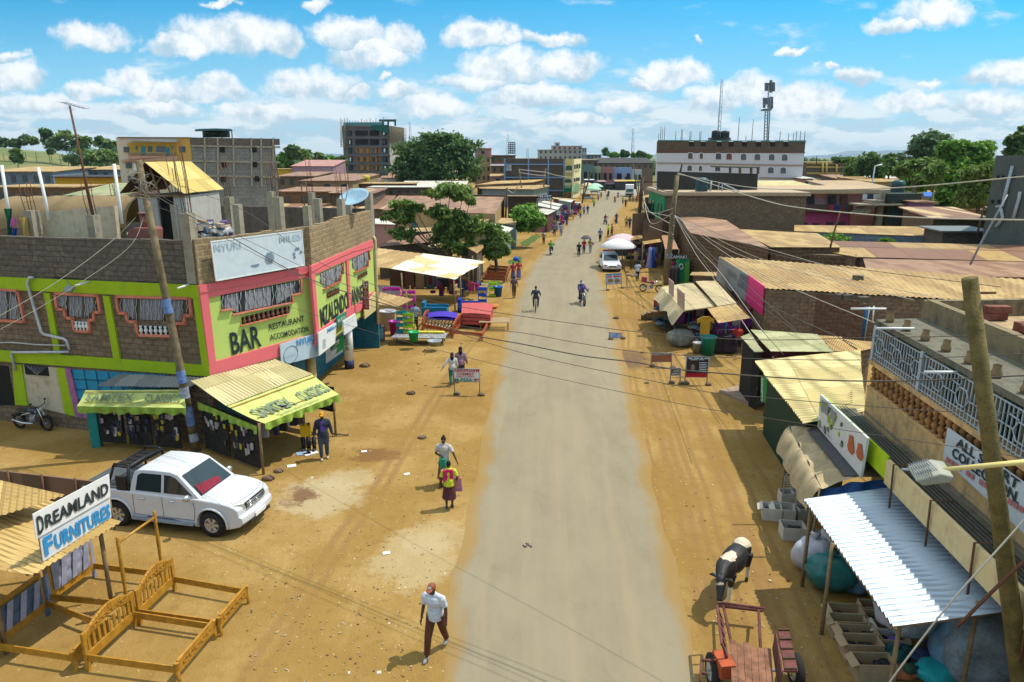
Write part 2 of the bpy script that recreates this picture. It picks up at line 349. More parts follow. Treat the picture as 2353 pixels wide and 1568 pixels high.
# ground, road, hills
def Q87():
 def fn(q,b):
  tc=q.node('ShaderNodeTexCoord').outputs['Object'];x,y,z=q.sep(tc)
  n=q.noise(tc,.35,6,.6);n2=q.noise(tc,3.5,6,.65);n3=q.noise(tc,.06,3);n4=q.noise(q.scale(tc,(1,.18,1)),2.2,4,.6)
  col=q.mix(q.ramp(n,.4,.66),(.275,.168,.048),(.35,.228,.08));col=q.mix(q.math('MULTIPLY',q.ramp(n3,.5,.65),.6),col,(.22,.115,.034))
  col=q.mix(q.math('MULTIPLY',q.ramp(n2,.5,.72),.5),col,(.20,.11,.036));col=q.mix(q.math('MULTIPLY',q.ramp(n4,.55,.75),.3),col,(.43,.31,.13))
  peb=q.node('ShaderNodeTexVoronoi');q.l.new(tc,peb.inputs['Vector']);peb.inputs['Scale'].default_value=7;sp=q.math('LESS_THAN',peb.outputs['Distance'],.12);pr=q.math('GREATER_THAN',q.sep(peb.outputs['Color'])[0],.72)
  col=q.mix(q.math('MULTIPLY',q.math('MULTIPLY',sp,pr),.7),col,(.6,.5,.33))
  wv=q.add(tc,q.scale(q.comb(q.noise(tc,.9,5,.7),q.noise(q.add(tc,(9,3,0)),.9,5,.7),0),(2.2,1.8,0)))
  for(px,py,rx,ry,c,a_)in((735,1140,1.5,1.5,(.44,.36,.22),.65),(800,1100,1.0,.9,(.44,.36,.22),.45),(955,1285,1.35,1.6,(.44,.35,.2),.55),(1000,1230,1.0,1.0,(.44,.35,.2),.4),(688,1140,.6,.7,(.13,.06,.03),.8),(860,1045,.9,.8,(.15,.07,.03),.7),(1435,825,1.5,2.2,(.13,.085,.06),.8)):
   p=g((px,py));v=q.node('ShaderNodeVectorMath',operation='SUBTRACT');q.l.new(wv,v.inputs[0]);v.inputs[1].default_value=(p.x+1.1,p.y+.9,0);v2=q.node('ShaderNodeVectorMath',operation='LENGTH');q.l.new(q.scale(v.outputs[0],(1/rx,1/ry,0)),v2.inputs[0])
   m=q.math('MULTIPLY',q.ramp(q.math('MULTIPLY_ADD',n2,.7,v2.outputs['Value']),1.45,.95),a_);col=q.mix(m,col,c)
  A=g((1500,900));B_=g((1630,1400));kk=(B_.x-A.x)/(B_.y-A.y);u_=q.math('ADD',q.math('SUBTRACT',x,A.x),q.math('MULTIPLY',q.math('SUBTRACT',y,A.y),-kk));u_=q.math('MULTIPLY_ADD',q.noise(q.scale(tc,(0,.1,0)),1,1),.9,u_)
  for off,w_ in((.3,.10),(.62,.10),(.95,.07),(1.9,.10),(2.2,.09),(2.75,.06),(-.6,.08),(-.25,.05),(1.3,.05),(3.4,.06),(-9.6,.09),(-9.2,.08)):
   m=q.ramp(q.math('ABSOLUTE',q.math('SUBTRACT',u_,off)),w_*2.4,.03);col=q.mix(q.math('MULTIPLY',m,q.math('MULTIPLY',q.ramp(n,.3,.6),.55)),col,(.22,.12,.05))
  far=q.ramp(q.math('ADD',y,q.math('MULTIPLY',n3,120)),300,420);col=q.mix(far,col,q.mix(n,(.1,.14,.03),(.2,.17,.06)))
  q.put(b.inputs['Base Color'],col);b.inputs['Roughness'].default_value=1;b.inputs['Specular IOR Level'].default_value=.05
  bp=q.node('ShaderNodeBump');bp.inputs['Strength'].default_value=.75;bp.inputs['Distance'].default_value=.09;q.l.new(q.math('MULTIPLY_ADD',n2,.7,q.math('MULTIPLY',q.noise(tc,18,3),.35)),bp.inputs['Height']);q.l.new(bp.outputs[0],b.inputs['Normal'])
 return mat('ochre_dirt',fn)
k=MB()
def gz(x,y):return 0
k.add([(-9000,-60,0),(9000,-60,0),(9000,14000,0),(-9000,14000,0)],[(0,1,2,3)])
tag(k.Q0('ground',Q87()),kind='structure')
Lp=[(985,1700),(1005,1568),(1058,1270),(1098,1060),(1132,900),(1160,760),(1185,680),(1217,610),(1250,575),(1270,556),(1303,512),(1330,490),(1350,474),(1374,455),(1389,445),(1390,438)]
Rp=[(1640,1700),(1608,1568),(1562,1350),(1518,1180),(1482,1020),(1452,900),(1420,760),(1400,690),(1384,640),(1378,590),(1388,556),(1402,520),(1412,500),(1430,478),(1440,462),(1446,450)]
Lw=[g(p)for p in Lp];Rw=[g(p)for p in Rp]
def interp(W,n):
 ys=[];out=[]
 for i in range(len(W)-1):
  for j in range(n):out.append(W[i].lerp(W[i+1],j/n))
 return out+[W[-1]]
def Q103():
 def fn(q,b):
  tc=q.node('ShaderNodeTexCoord').outputs['Object'];uv=q.node('ShaderNodeUVMap').outputs[0];u,v,_=q.sep(uv)
  n=q.noise(q.scale(tc,(1,.4,1)),.7,6,.65);n2=q.noise(tc,26,3,.6);n3=q.noise(q.comb(q.math('MULTIPLY',u,11),q.math('MULTIPLY',v,.05),0),1,4)
  col=q.mix(q.ramp(n,.35,.7),(.262,.222,.145),(.225,.188,.122));col=q.mix(q.math('MULTIPLY',q.ramp(n3,.45,.7),.5),col,(.31,.245,.145))
  col=q.mix(q.math('MULTIPLY',q.ramp(n2,.45,.75),.35),col,(.2,.18,.14))
  n5=q.noise(q.scale(tc,(1,.35,1)),1.9,7,.75);col=q.mix(q.math('MULTIPLY',q.ramp(n5,.56,.7),.3),col,(.23,.195,.14));cr=q.node('ShaderNodeTexVoronoi',feature='DISTANCE_TO_EDGE');q.l.new(q.add(q.scale(tc,(.5,.22,1)),q.scale(q.comb(n5,n,0),(.5,.5,0))),cr.inputs['Vector']);cr.inputs['Scale'].default_value=1;col=q.mix(q.math('MULTIPLY',q.math('MULTIPLY',q.ramp(cr.outputs['Distance'],.012,.003),q.ramp(n,.5,.62)),.22),col,(.16,.13,.09))
  e=q.math('MULTIPLY',q.math('ABSOLUTE',q.math('SUBTRACT',u,.5)),2);e=q.math('MULTIPLY_ADD',q.math('SUBTRACT',n,.5),.5,e)
  dirt=q.mix(q.noise(tc,.35,6,.6),(.25,.155,.048),(.31,.205,.08))
  col=q.mix(q.ramp(e,.8,.98),col,dirt)
  q.put(b.inputs['Base Color'],col);b.inputs['Roughness'].default_value=.9;b.inputs['Specular IOR Level'].default_value=.15
  bp=q.node('ShaderNodeBump');bp.inputs['Strength'].default_value=.3;bp.inputs['Distance'].default_value=.01;q.l.new(n2,bp.inputs['Height']);q.l.new(bp.outputs[0],b.inputs['Normal'])
 return mat('dusty_asphalt',fn)
LI=interp(Lw,6);RI=interp(Rw,6);NX=10
me=bpy.data.meshes.new('road');vs=[];uv=[];acc=0
for i in range(len(LI)):
 if i:acc+=((LI[i]+RI[i])/2-(LI[i-1]+RI[i-1])/2).length
 wd=(RI[i]-LI[i]).length;jl=(noise.noise((acc*.35,0,0)))*.25;jr=noise.noise((acc*.35,9,0))*.25
 for j in range(NX+1):
  t=j/NX;p=LI[i].lerp(RI[i],t*(1+(jr-jl)/wd)+jl/wd);crown=.035*(1-(2*t-1)**2);vs.append((p.x,p.y,.006+crown));uv.append((t,acc))
fs=[(i*(NX+1)+j,i*(NX+1)+j+1,(i+1)*(NX+1)+j+1,(i+1)*(NX+1)+j)for i in range(len(LI)-1)for j in range(NX)]
me.from_pydata(vs,[],fs);me.materials.append(Q103());l=me.uv_layers.new(name='UVMap')
for lp in me.loops:l.data[lp.index].uv=uv[lp.vertex_index]
for p in me.polygons:p.use_smooth=True
ro=bpy.data.objects.new('road',me);S.collection.objects.link(ro);tag(ro,kind='structure')
k=MB();k.add([g(p,.012)for p in[(1318,445),(1352,430),(1300,424),(1420,424),(1500,424),(1500,444),(1446,452),(1389,447)]],[(0,1,2,3,7),(7,3,4,5,6)])
tag(k.Q0('road_junction',Q1('far_asphalt',(.33,.29,.21),.9)),kind='structure')
def patch(name,pts,mt,z=.01,n=28,jit=.35):
 W=[g(p,z)for p in pts];c=sum(W,Vc())/len(W);k=MB();out=[]
 for i in range(len(W)):
  for j in range(6):
   p=W[i].lerp(W[(i+1)%len(W)],j/6);d=p-c;out.append(c+d*(1+jit*noise.noise((p.x*1.1,p.y*1.1,3))))
 k.add(out+[c],[(i,(i+1)%len(out),len(out))for i in range(len(out))]);return tag(k.Q0(name,mt),kind='structure')
patch('verge_grass_patch',[a for a in(b3(1370,600),b3(1500,585),b3(1600,600),b3(1580,640),b3(1440,670))],Q1('short_grass',(.1,.16,.025),.95,var=.4),z=.014)
patch('verge_grass_patch',[b3(1640,380),b3(1750,330),b3(1800,335),b3(1790,400),b3(1660,410)],Q1('short_grass',(.1,.16,.025),.95,var=.4),z=.014)
patch('verge_grass_patch',[a3(400,1490),a3(560,1390),a3(680,1380),a3(600,1460),a3(480,1530)],Q1('short_grass',(.1,.16,.025),.95,var=.4),z=.014)
def hill(name,px0,px1,Y0,Y1,hf,mt,nx=60,ny=16):
 k=MB()
 def fn(u,v):
  Y=Y0+(Y1-Y0)*v;x0=(px0-CX)/FP*Y0*1.0;xx=((px0+(px1-px0)*u)-CX)/FP*Y/cos(TH)
  return(xx,Y,hf(u,v)-.5)
 k.Q46(fn,nx,ny);return tag(k.Q0(name,mt),kind='structure')
def Q104():
 def fn(q,b):
  tc=q.node('ShaderNodeTexCoord').outputs['Object'];n=q.noise(tc,.03,6,.6);n2=q.noise(tc,.25,5,.7)
  col=q.mix(q.ramp(n,.42,.6),(.19,.17,.05),(.1,.14,.03));col=q.mix(q.math('MULTIPLY',q.ramp(n2,.55,.7),.6),col,(.06,.09,.02));q.put(b.inputs['Base Color'],col);b.inputs['Roughness'].default_value=1
 return mat('hill_grass',fn)
hill('hill',-160,300,300,620,lambda u,v:(19*sin(min(1,v*1.3)*pi/2)**1.2)*(1-.6*u**3)*(1 if u<.9 else(1-u)*10)+1.5*noise.noise((u*6,v*5,0)),Q104())
Q120=Q1('distant_slope',(.07,.12,.16),1,var=.1,sc=.001)  # blue of distant haze painted into the slope colour
def mount(px0,px1,D,hs,seed):
 k=MB()
 def fn(u,v):
  env=sin(pi*u)**.6;top=hs*env*(.65+.5*noise.noise((u*3+seed,0,0))+.12*noise.noise((u*11+seed,0,0)))
  return(((px0+(px1-px0)*u)-CX)/FP*D*(1+v*.15)/cos(TH),D*(1+v*.15),top*sin(pi*min(1,v*1.2)/1.2*.5+0)if v>0 else-5)
 k.Q46(fn,80,10);tag(k.Q0('mountains',Q120),kind='structure')
mount(1440,1660,9000,170,1);mount(1780,2260,9500,150,4);mount(560,900,11000,120,7);mount(1840,2100,12500,240,9)
# corner bar building on the left
GREEN=(.36,.52,.02);PINK=(.72,.12,.16)
Q100=Q9('lime_green_beam_paint',(.34,.48,.015),(.2,.3,.02),.35,.7);Q105=Q9('pale_lime_paint',(.46,.58,.15),(.36,.45,.1),.25,.7)
Q106=Q9('coral_pink_paint',(.72,.15,.17),(.55,.12,.13),.25,.7);Q36=Q1('salmon_trim',(.7,.23,.14),.7);Q61=Q1('terracotta',(.22,.1,.06),.8)
Q77=Q9('cream_plaster',(.55,.47,.33),(.3,.22,.12),.6);Q78=Q1('orange_window_reveal',(.55,.13,.05),.8)
C1=Vc((-11.05,25,0));C2=Vc((-8.13,29.2,0));C3=Vc((-7.54,39.2,0));C0=C1+Vc((-cos(R(15)),sin(R(15)),0))*16
BK=C3+Vc((-cos(R(15)),sin(R(15)),0))*18;ZF=2.62;ZR=6.15
W1=Wall(C1,C0);W2=Wall(C1,C2);W3=Wall(C2,C3)
bar=thing('bar_building','two storey lime green and coral pink corner building painted BAR RESTAURANT ACCOMODATION','building',C1)
def Q8(k,W,pts,off,d=.06,m=0):k.Q3([W.at(p,off)for p in pts],-W.n*d,m)
def Q49(k,A,B,z0,z1,t=.2,m=0):
 A=Vc(A);B=Vc(B);d=(B-A).normalized();n=Vc((d.y,-d.x,0))
 if n.dot(A)<0:n=-n
 k.Q30([A+Vc((0,0,z0)),B+Vc((0,0,z0)),B+n*t+Vc((0,0,z0)),A+n*t+Vc((0,0,z0))],[A+Vc((0,0,z1)),B+Vc((0,0,z1)),B+n*t+Vc((0,0,z1)),A+n*t+Vc((0,0,z1))],m)
k=MB();Q49(k,C1,C0,0,ZR,m=0);k.Q0('wall',Q21,bar,)
k=MB();Q49(k,C1,C2,ZF,ZR);Q49(k,C2,C3,ZF,ZR);k.Q0('wall',Q105,bar)['label']='pale lime street wall'
k=MB();n2=-W2.n*1.3;n3=-W3.n*1.6
Q49(k,C1+n2,C2+n2+Vc((-.4,.3,0)),0,ZF);Q49(k,C2+n3+Vc((0,.3,0)),C3+n3,0,ZF);Q49(k,C3+n3,C3,0,ZF)
k.Q0('shop_wall',Q1('teal_shop_wall',(.02,.17,.25),.7,var=.3),bar)
k=MB();k.Q72([C1+Vc((0,0,ZR)),C0+Vc((0,0,ZR)),BK+Vc((0,0,ZR)),C3+Vc((0,0,ZR)),C2+Vc((0,0,ZR))],.2)
k.Q72([C1+Vc((-.1,.1,ZF+.02)),C0+Vc((0,.1,ZF+.02)),BK+Vc((0,-.1,ZF+.02)),C3+Vc((-.1,-.1,ZF+.02)),C2+Vc((-.1,0,ZF+.02))],.2);k.Q0('floor_slab',Q45,bar)
k=MB()
Q8(k,W1,[b1(-260,105),b1(1560,180),b1(1560,285),b1(-260,200)],.07,.1)
Q8(k,W1,[b1(-260,672),b1(1600,808),b1(1648,896),b1(-260,758)],.07,.1)
for q in([(340,238),(385,243),(475,738),(428,730)],[(803,262),(856,268),(946,790),(892,782)],[(1513,284),(1562,286),(1648,896),(1582,808)],[(95,800),(165,806),(215,1125),(118,1118)],[(440,826),(505,832),(590,1210),(508,1188)]):
 Q8(k,W1,[b1(*p)for p in q],.075,.1)
k.split('painted_beam',Q100,bar)
k=MB();Q8(k,W1,[b1(180,800),b1(440,826),b1(508,1190),b1(212,1115)],.02,.05);k.Q0('plaster_panel',Q77,bar)
k=MB();Q8(k,W1,[b1(505,832),b1(550,838),b1(640,1216),b1(590,1212)],.09,.1);Q8(k,W1,[b1(560,1100),b1(690,1140),b1(700,1225),b1(590,1212)],.05,.06);k.split('door_surround',Q1('mauve_paint',(.4,.14,.3),.7),bar)
k=MB();Q8(k,W1,[b1(550,840),b1(1300,885),b1(1300,1190),b1(632,1150)],.03,.05);dr=k.Q0('door',Q1('blue_door_paint',(.01,.3,.5),.5),bar)
k=MB()
for i in range(9):
 x=560+i*95;k.Q2([W1.at(b1(x,842+i*5),.05),W1.at(b1(x+55,1140),.05)],.012,4)
for j in range(3):k.Q2([W1.at(b1(560+j*14,915+j*80),.05),W1.at(b1(1200,945+j*75),.05)],.012,4)
k.Q0('door_rail',Q7,dr)
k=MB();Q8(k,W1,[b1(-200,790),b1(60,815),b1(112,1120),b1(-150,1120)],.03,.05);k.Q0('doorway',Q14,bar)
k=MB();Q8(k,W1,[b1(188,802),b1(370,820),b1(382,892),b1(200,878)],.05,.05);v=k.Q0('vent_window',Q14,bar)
k=MB()
for i in range(9):k.Q2([W1.at(b1(200+i*20,804+i*2),.07),W1.at(b1(290,885),.07)],.01,4)
k.Q0('grille',Q13,v)
def loopframe(k,W,pts,wd,off,d,m=0):
 P=[W.at(p,off)for p in pts];n=len(P)
 for i in range(n):
  a,b=P[i],P[(i+1)%n];t=(b-a).normalized();s=t.cross(W.n).normalized()*wd/2;e=t*wd*.499
  k.Q3([a-e-s,b+e-s,b+e+s,a-e+s],-W.n*(d+.0015*(i%2)),m)
def inter(pts,t):
 return pts
def window(W,pane,frame,fm,bal=None,balm=Q6,nb=6,bars=14,label=None):
 k=MB();Q8(k,W,pane,.015,.03);wn=k.Q0('window',Q11,bar)
 k=MB();xs=[p[0]for p in pane];ys=[p[1]for p in pane];x0,x1,y0,y1=min(xs),max(xs),min(ys),max(ys)
 import itertools
 def inside(x,y):
  c=False;n=len(pane)
  for i in range(n):
   a,b=pane[i],pane[(i+1)%n]
   if(a[1]>y)!=(b[1]>y)and x<(b[0]-a[0])*(y-a[1])/(b[1]-a[1])+a[0]:c=not c
  return c
 def span(x):
  v=[y for y in np.linspace(y0,y1,60)if inside(x,y)]
  return(min(v),max(v))if len(v)>3 else None
 c=MB()
 for i in range(bars):
  x=x0+(x1-x0)*(i+.5)/bars;s=span(x)
  if s:
   dxx=(x1-x0)/bars*.5;ym=(s[0]+s[1])/2;h=(s[1]-s[0])
   sg=1 if i%2 else-1
   k.Q2([W.at((x,s[0]),.045),W.at((x,s[0]+h*.25),.045),W.at((x+sg*dxx*.7,ym),.045),W.at((x,s[1]-h*.25),.045),W.at((x,s[1]),.045)],.014,4)
 for fy in(.3,.62):
  a=[(x,y0+(y1-y0)*fy)for x in np.linspace(x0,x1,40)]
 k.Q0('window_grille',Q1('pale_bars',(.5,.52,.5),.6),wn)
 for(f0,f1)in((.05,.22),(.3,.62),(.7,.9)):
  xa=x0+(x1-x0)*f0;xb=x0+(x1-x0)*f1;sa=span(xa);sb=span(xb)
  if sa and sb:Q8(c,W,[(xa,sa[0]+2),(xb,sb[0]+2),(xb,sb[1]-2),(xa,sa[1]-2)],.022,.01)
 if c.f:c.split('curtain',Q75,wn)
 if frame:
  k=MB();loopframe(k,W,frame,.10,.1,.1);k.Q0('window_frame',fm,wn)
 if bal:
  k=MB();Q8(k,W,bal,.012,.02);r=k.Q0('vent_recess',Q14,bar)
  k=MB()
  for i in range(nb):
   t=(i+.5)/nb;lo=W.at(tuple(np.array(bal[3])*(1-t)+np.array(bal[2])*t),.07);hi=W.at(tuple(np.array(bal[0])*(1-t)+np.array(bal[1])*t),.07);h=hi.z-lo.z
   k.Q40([(.03,0),(.045,h*.05),(.03,h*.2),(.07,h*.35),(.075,h*.5),(.035,h*.75),(.06,h*.9),(.05,h)],(lo.x,lo.y,lo.z),8)
  k.split('baluster',balm,r)
B=lambda f,l:[f(*p)for p in l]
window(W1,B(b1,[(450,252),(745,268),(765,380),(712,380),(718,440),(530,430),(520,370),(468,365)]),B(b1,[(425,245),(757,262),(780,393),(728,393),(730,455),(690,455),(700,545),(578,538),(562,442),(508,436),(498,373),(442,368)]),Q36,B(b1,[(585,462),(690,466),(702,535),(592,530)]),Q6,4,11)
window(W1,B(b1,[(935,275),(1470,290),(1478,405),(1425,405),(1425,468),(1010,455),(1000,400),(945,395)]),B(b1,[(905,268),(1480,284),(1494,420),(1440,420),(1440,482),(1360,480),(1370,582),(1075,572),(1058,470),(995,466),(982,402),(925,398)]),Q36,B(b1,[(1085,495),(1345,503),(1360,572),(1092,562)]),Q6,7,18)
window(W1,B(b1,[(-160,205),(125,222),(178,460),(-150,440)]),B(b1,[(-175,200),(132,224),(184,468),(-165,450)]),Q36,None,bars=9)
k=MB()
Q8(k,W2,B(b2,[(112,706),(1195,520),(1197,618),(195,826)]),.07,.1);Q8(k,W2,B(b2,[(195,826),(205,826),(275,1440),(262,1442)]),.07,.1)
Q8(k,W2,B(b2,[(112,706),(196,826),(272,1440),(232,1600),(226,1600)]),.071,.1)
Q8(k,W2,B(b2,[(275,1440),(1240,1165),(1246,1290),(228,1585)]),.072,.1)
Q8(k,W3,B(b2,[(1195,520),(1790,265),(1790,350),(1230,600),(1197,615)]),.07,.1);Q8(k,W3,B(b2,[(1197,615),(1230,600),(1272,1140),(1246,1165)]),.071,.1)
Q8(k,W3,B(b2,[(1536,470),(1560,458),(1582,915),(1562,930)]),.073,.1);Q8(k,W3,B(b2,[(1272,1140),(1562,928),(1562,1000),(1270,1290),(1248,1290),(1246,1165)]),.072,.1);Q8(k,W3,B(b2,[(1562,928),(1690,855),(1800,760),(1800,870),(1562,1010)]),.0715,.1)
k.split('painted_band',Q106,bar)
k=MB()
for W,pts in((W2,[(118,775),(350,740),(500,712),(650,695),(800,660),(1000,605),(1195,580)]),(W3,[(1197,580),(1300,515),(1450,440),(1600,375),(1720,345),(1788,320)])):
 k.Q2([W.at(b2(*p),.09)for p in pts],.012,5)
k.Q0('cable',Q36,bar)
window(W2,B(b2,[(320,800),(1095,650),(1100,775),(1010,800),(1020,865),(445,985),(430,930),(332,945)]),None,None,B(b2,[(520,1015),(985,900),(985,980),(530,1090)]),Q61,10,18)
k=MB();Q8(k,W2,B(b2,[(1095,648),(1108,646),(1112,778),(1100,782)]),.1,.1);Q8(k,W2,B(b2,[(1010,800),(1112,772),(1112,784),(1022,806)]),.11,.1);Q8(k,W2,B(b2,[(1010,800),(1024,797),(1032,868),(1018,872)]),.1,.1);Q8(k,W2,B(b2,[(443,985),(1028,866),(1030,876),(445,997)]),.11,.1);Q8(k,W2,B(b2,[(328,945),(438,930),(440,942),(330,957)]),.11,.1);Q8(k,W2,B(b2,[(520,1090),(985,975),(985,987),(522,1102)]),.12,.1);k.split('window_ledge',Q36,bar)
window(W3,B(b2,[(1280,590),(1505,490),(1506,592),(1480,602),(1478,662),(1328,740),(1325,680),(1285,692)]),None,None,B(b2,[(1350,772),(1465,722),(1465,775),(1352,830)]),Q61,6,9)
window(W3,B(b2,[(1590,445),(1750,365),(1765,455),(1745,465),(1745,520),(1620,578),(1618,535),(1592,540)]),None,None,B(b2,[(1645,612),(1735,566),(1735,600),(1648,650)]),Q61,6,8)
k=MB();
for q in([(1505,488),(1513,484),(1514,592),(1506,596)],[(1480,602),(1488,598),(1487,660),(1479,664)],[(1325,742),(1488,660),(1488,668),(1327,750)],[(1750,365),(1758,361),(1772,455),(1765,459)],[(1745,465),(1752,462),(1752,520),(1745,524)],[(1618,580),(1752,520),(1752,527),(1620,588)]):Q8(k,W3,B(b2,q),.1,.1)
k.split('window_ledge',Q78,bar)
def Q16(t,W,ll,lr,ul,mt,par,off=.02,bold=0.,name='lettering'):
 o=W.at(ll,off);return text(t,o,W.at(lr,off)-o,W.at(ul,off)-o,mt,par,name,bold)
Q56=ink('dark_green_black',(.02,.035,.035))
for t,ll,lr,ul,bd in(('BAR',(430,1378),(715,1290),(402,1165),.02),('RESTAURANT',(790,1140),(1128,1050),(783,1082),.015),('ACCOMODATION',(800,1240),(1170,1150),(790,1182),.015)):Q16(t,W2,b2(*ll),b2(*lr),b2(*ul),Q56,bar,bold=bd)
Q16('MZALENDO',W3,b2(1292,1115),b2(1556,925),b2(1275,928),Q56,bar,bold=.02);Q16('ANNEX',W3,b2(1583,905),b2(1722,830),b2(1575,748),Q56,bar,bold=.02)
k=MB();
def parapet(k,W,top,bot,n=14,t=.22,rag=.05,seed=0):
 rd=random.Random(seed)
 for i in range(n):
  f0=i/n;f1=(i+1)/n;a=W.at((bot[0][0]+(bot[1][0]-bot[0][0])*f0,bot[0][1]+(bot[1][1]-bot[0][1])*f0));
  b=W.at((bot[0][0]+(bot[1][0]-bot[0][0])*f1,bot[0][1]+(bot[1][1]-bot[0][1])*f1));a.z=b.z=ZR-.25
  c=W.at((top[0][0]+(top[1][0]-top[0][0])*f0,top[0][1]+(top[1][1]-top[0][1])*f0));d=W.at((top[0][0]+(top[1][0]-top[0][0])*f1,top[0][1]+(top[1][1]-top[0][1])*f1))
  e=rd.uniform(-rag,rag);c=Vc((a.x,a.y,c.z+e));d=Vc((b.x,b.y,d.z+e));k.Q3([a,b,d,c],-W.n*t)
parapet(k,W1,[a1(-150,1253),a1(1790,1296)],[b1(-200,120),b1(1560,180)],8,rag=.02);
k.Q0('parapet',Q41,bar)
k=MB();parapet(k,W2,[a1(1835,1288),a2(520,1168)],[b2(115,705),b2(1195,520)],10);parapet(k,W3,[a2(545,1163),a2(1128,1003)],[b2(1200,520),b2(1790,265)],14,seed=4)
k.Q0('parapet',Q67,bar)
k=MB();Q49(k,C3+Vc((0,0,0)),BK,ZR,7.8,.2);k.Q0('parapet',Q9('sooty_plaster',(.13,.105,.085),(.05,.04,.035),.7),bar)
def rcol(p,Y,w=.3,zb=ZR,rods=4,rh=1.5,seed=0,par=None,rot=0.26,mt=None):
 c=at(p,Y);k=MB();k.box((c.x,c.y,(zb+c.z)/2),(w,w,c.z-zb),rz=-rot);o=k.Q0('concrete_column',mt or Q45,par or bar)
 if rods:
  rd=random.Random(seed);k=MB()
  for i in range(rods):
   dx=(-1 if i%2 else 1)*w*.3;dy=(-1 if i//2%2 else 1)*w*.3;h=rh*rd.uniform(.75,1.1);k.Q2([(c.x+dx,c.y+dy,c.z-.1),(c.x+dx*1.1-rd.uniform(0,.1),c.y+dy,c.z+h*.5),(c.x+dx*rd.uniform(.8,1.5)-rh*.06,c.y+dy,c.z+h)],.014,4)
  for z in(.35,.9):
   if z<rh:k.Q2([(c.x-w*.3,c.y-w*.3,c.z+z),(c.x+w*.3,c.y-w*.3,c.z+z),(c.x+w*.3,c.y+w*.3,c.z+z)],.008,4)
  k.Q0('starter_bars',Q26,o)
 return o
for i,(p,Y,w,rods,rh)in enumerate([(a1(285,1018),28.9,.42,4,1.1),(a1(852,1058),27.2,.34,4,1.6),(a1(1722,1042),25.2,.36,5,2.3),(a1(435,928),33,.36,0,0),(a1(1075,952),32,.32,4,1.2),(a1(1622,962),29.5,.36,3,1.9),(a1(2100,892),34,.34,4,1.7),(a1(2180,962),31,.3,0,0),(a2(190,842),39,.34,4,1.8),(a2(256,893),34.5,.36,4,2.0),(a2(522,973),29.3,.26,4,1.0),(a2(560,852),37,.3,3,1.9),(a2(620,908),34.2,.3,0,0),(a2(832,910),34.2,.3,4,1.5),(a2(905,875),39.5,.3,3,1.4),(a2(1090,848),39.0,.34,0,0)]):
 rcol(p,Y,w,rods=rods,rh=rh,seed=i)
WI=Wall(at(a1(330,1100),29.5),at(a1(1100,1060),27.9));k=MB();Q8(k,WI,B(a1,[(335,1040),(600,1010),(820,990),(1050,975),(1085,1310),(345,1310)]),0,.15);k.Q0('roof_wall',Q77,bar)
k=MB();WJ=Wall(at(a1(1980,1100),30),at(a1(2353,1100),30.5))
k=MB();k.Q2([W1.at(b1(*p),.16)for p in((262,122),(232,118),(213,165),(250,300),(322,545),(345,565),(500,600),(522,615),(545,685))],.055,8)
k.Q2([W1.at(b1(*p),.14)for p in((-200,610),(0,630),(100,628),(280,645),(510,652),(525,625))],.025,6);k.Q2([W1.at(b1(*p),.16)for p in((540,703),(95,705),(92,730),(120,850))],.05,8)
k.Q0('drain_pipe',Q1('grey_pvc',(.55,.57,.58),.4),bar)
k=MB();
for a,b in(((590,183),(700,152)),((1392,204),(1480,174))):k.Q2([W1.at(b1(*a),.6),W1.at(b1(*b),.08)],.035,8)
k.split('tube_lamp',Q6,bar)
k=MB();p=W1.at(b1(540,212),.35);k.box(p,(.32,.3,.08),tilt=.5);k.Q2([p+Vc((0,.15,.05)),W1.at(b1(520,140),.05)],.015,5);k.Q0('flood_lamp',Q13,bar)
k=MB();k.Q2([at(b2(*p),Y)for p,Y in(((1765,262),39.0),((1775,240),39.0),((1800,240),38.9),((1810,270),38.9),((1828,800),38.9),((1842,1075),38.9))],.085,8);k.Q0('drain_pipe',Q1('cream_pvc',(.6,.48,.28),.5),bar)
k=MB()
for p in(b2(1365,1430),):
 c=C2+Vc((-.55,.35,0));k.Q2([(c.x,c.y,0),(c.x,c.y,ZF)],.22,14)
k.Q0('porch_column',Q1('ochre_column',(.62,.42,.16),.7),bar)
c=Vc((-8.35,35.2,0));k=MB();k.Q2([(c.x,c.y,.45),(c.x,c.y,ZF)],.24,16,0);k.Q2([(c.x,c.y,0),(c.x,c.y,.45)],.246,16,1);mc=k.Q0('porch_column',[Q6,Q1('navy_paint',(.03,.04,.12),.6)],bar)
for i,ch in enumerate('MPESA'):text(ch,(c.x-.12,c.y-.26,2.2-i*.3),(.22,0,0),(0,0,.24),Q60,mc)
WS=Wall(C2+n3+Vc((0,.3,0)),C3+n3)
k=MB();Q8(k,WS,B(b2,[(1335,1300),(1500,1200),(1500,1345),(1340,1460)]),.02,.02);ps=k.Q0('wall_poster',Q1('white_poster',(.7,.72,.72),.6),bar)
Q16('MPESA',WS,b2(1385,1345),b2(1455,1300),b2(1382,1290),Q60,bar,off=.03,bold=.02)
k=MB();Q8(k,WS,B(b2,[(1430,1370),(1475,1200),(1520,1180),(1530,1300)]),.028,.01);k.Q0('wall_poster',Q1('green_poster',(.02,.35,.08),.6),bar)
def board(name,label,cat,W,q,c,mt=None,off=.12,d=.05,frame=None,group=None):
 t=thing(name,label,cat,W.at(q[0],off),group);k=MB();k.Q3([W.at(p,off)for p in q],-W.n*d);k.Q0('board',mt or Q1('board_'+name+str(c),c,.5,var=.08),t)
 if frame:k=MB();loopframe(k,W,q,.04,off+.012,.05);k.Q0('board_frame',frame,t)
 return t
bb=board('billboard','large faded pale blue billboard on the rooftop parapet above the coral band','billboard',W2,B(b2,[(230,285),(1103,175),(1130,510),(280,662)]),(.62,.70,.74),off=.25,frame=Q6)
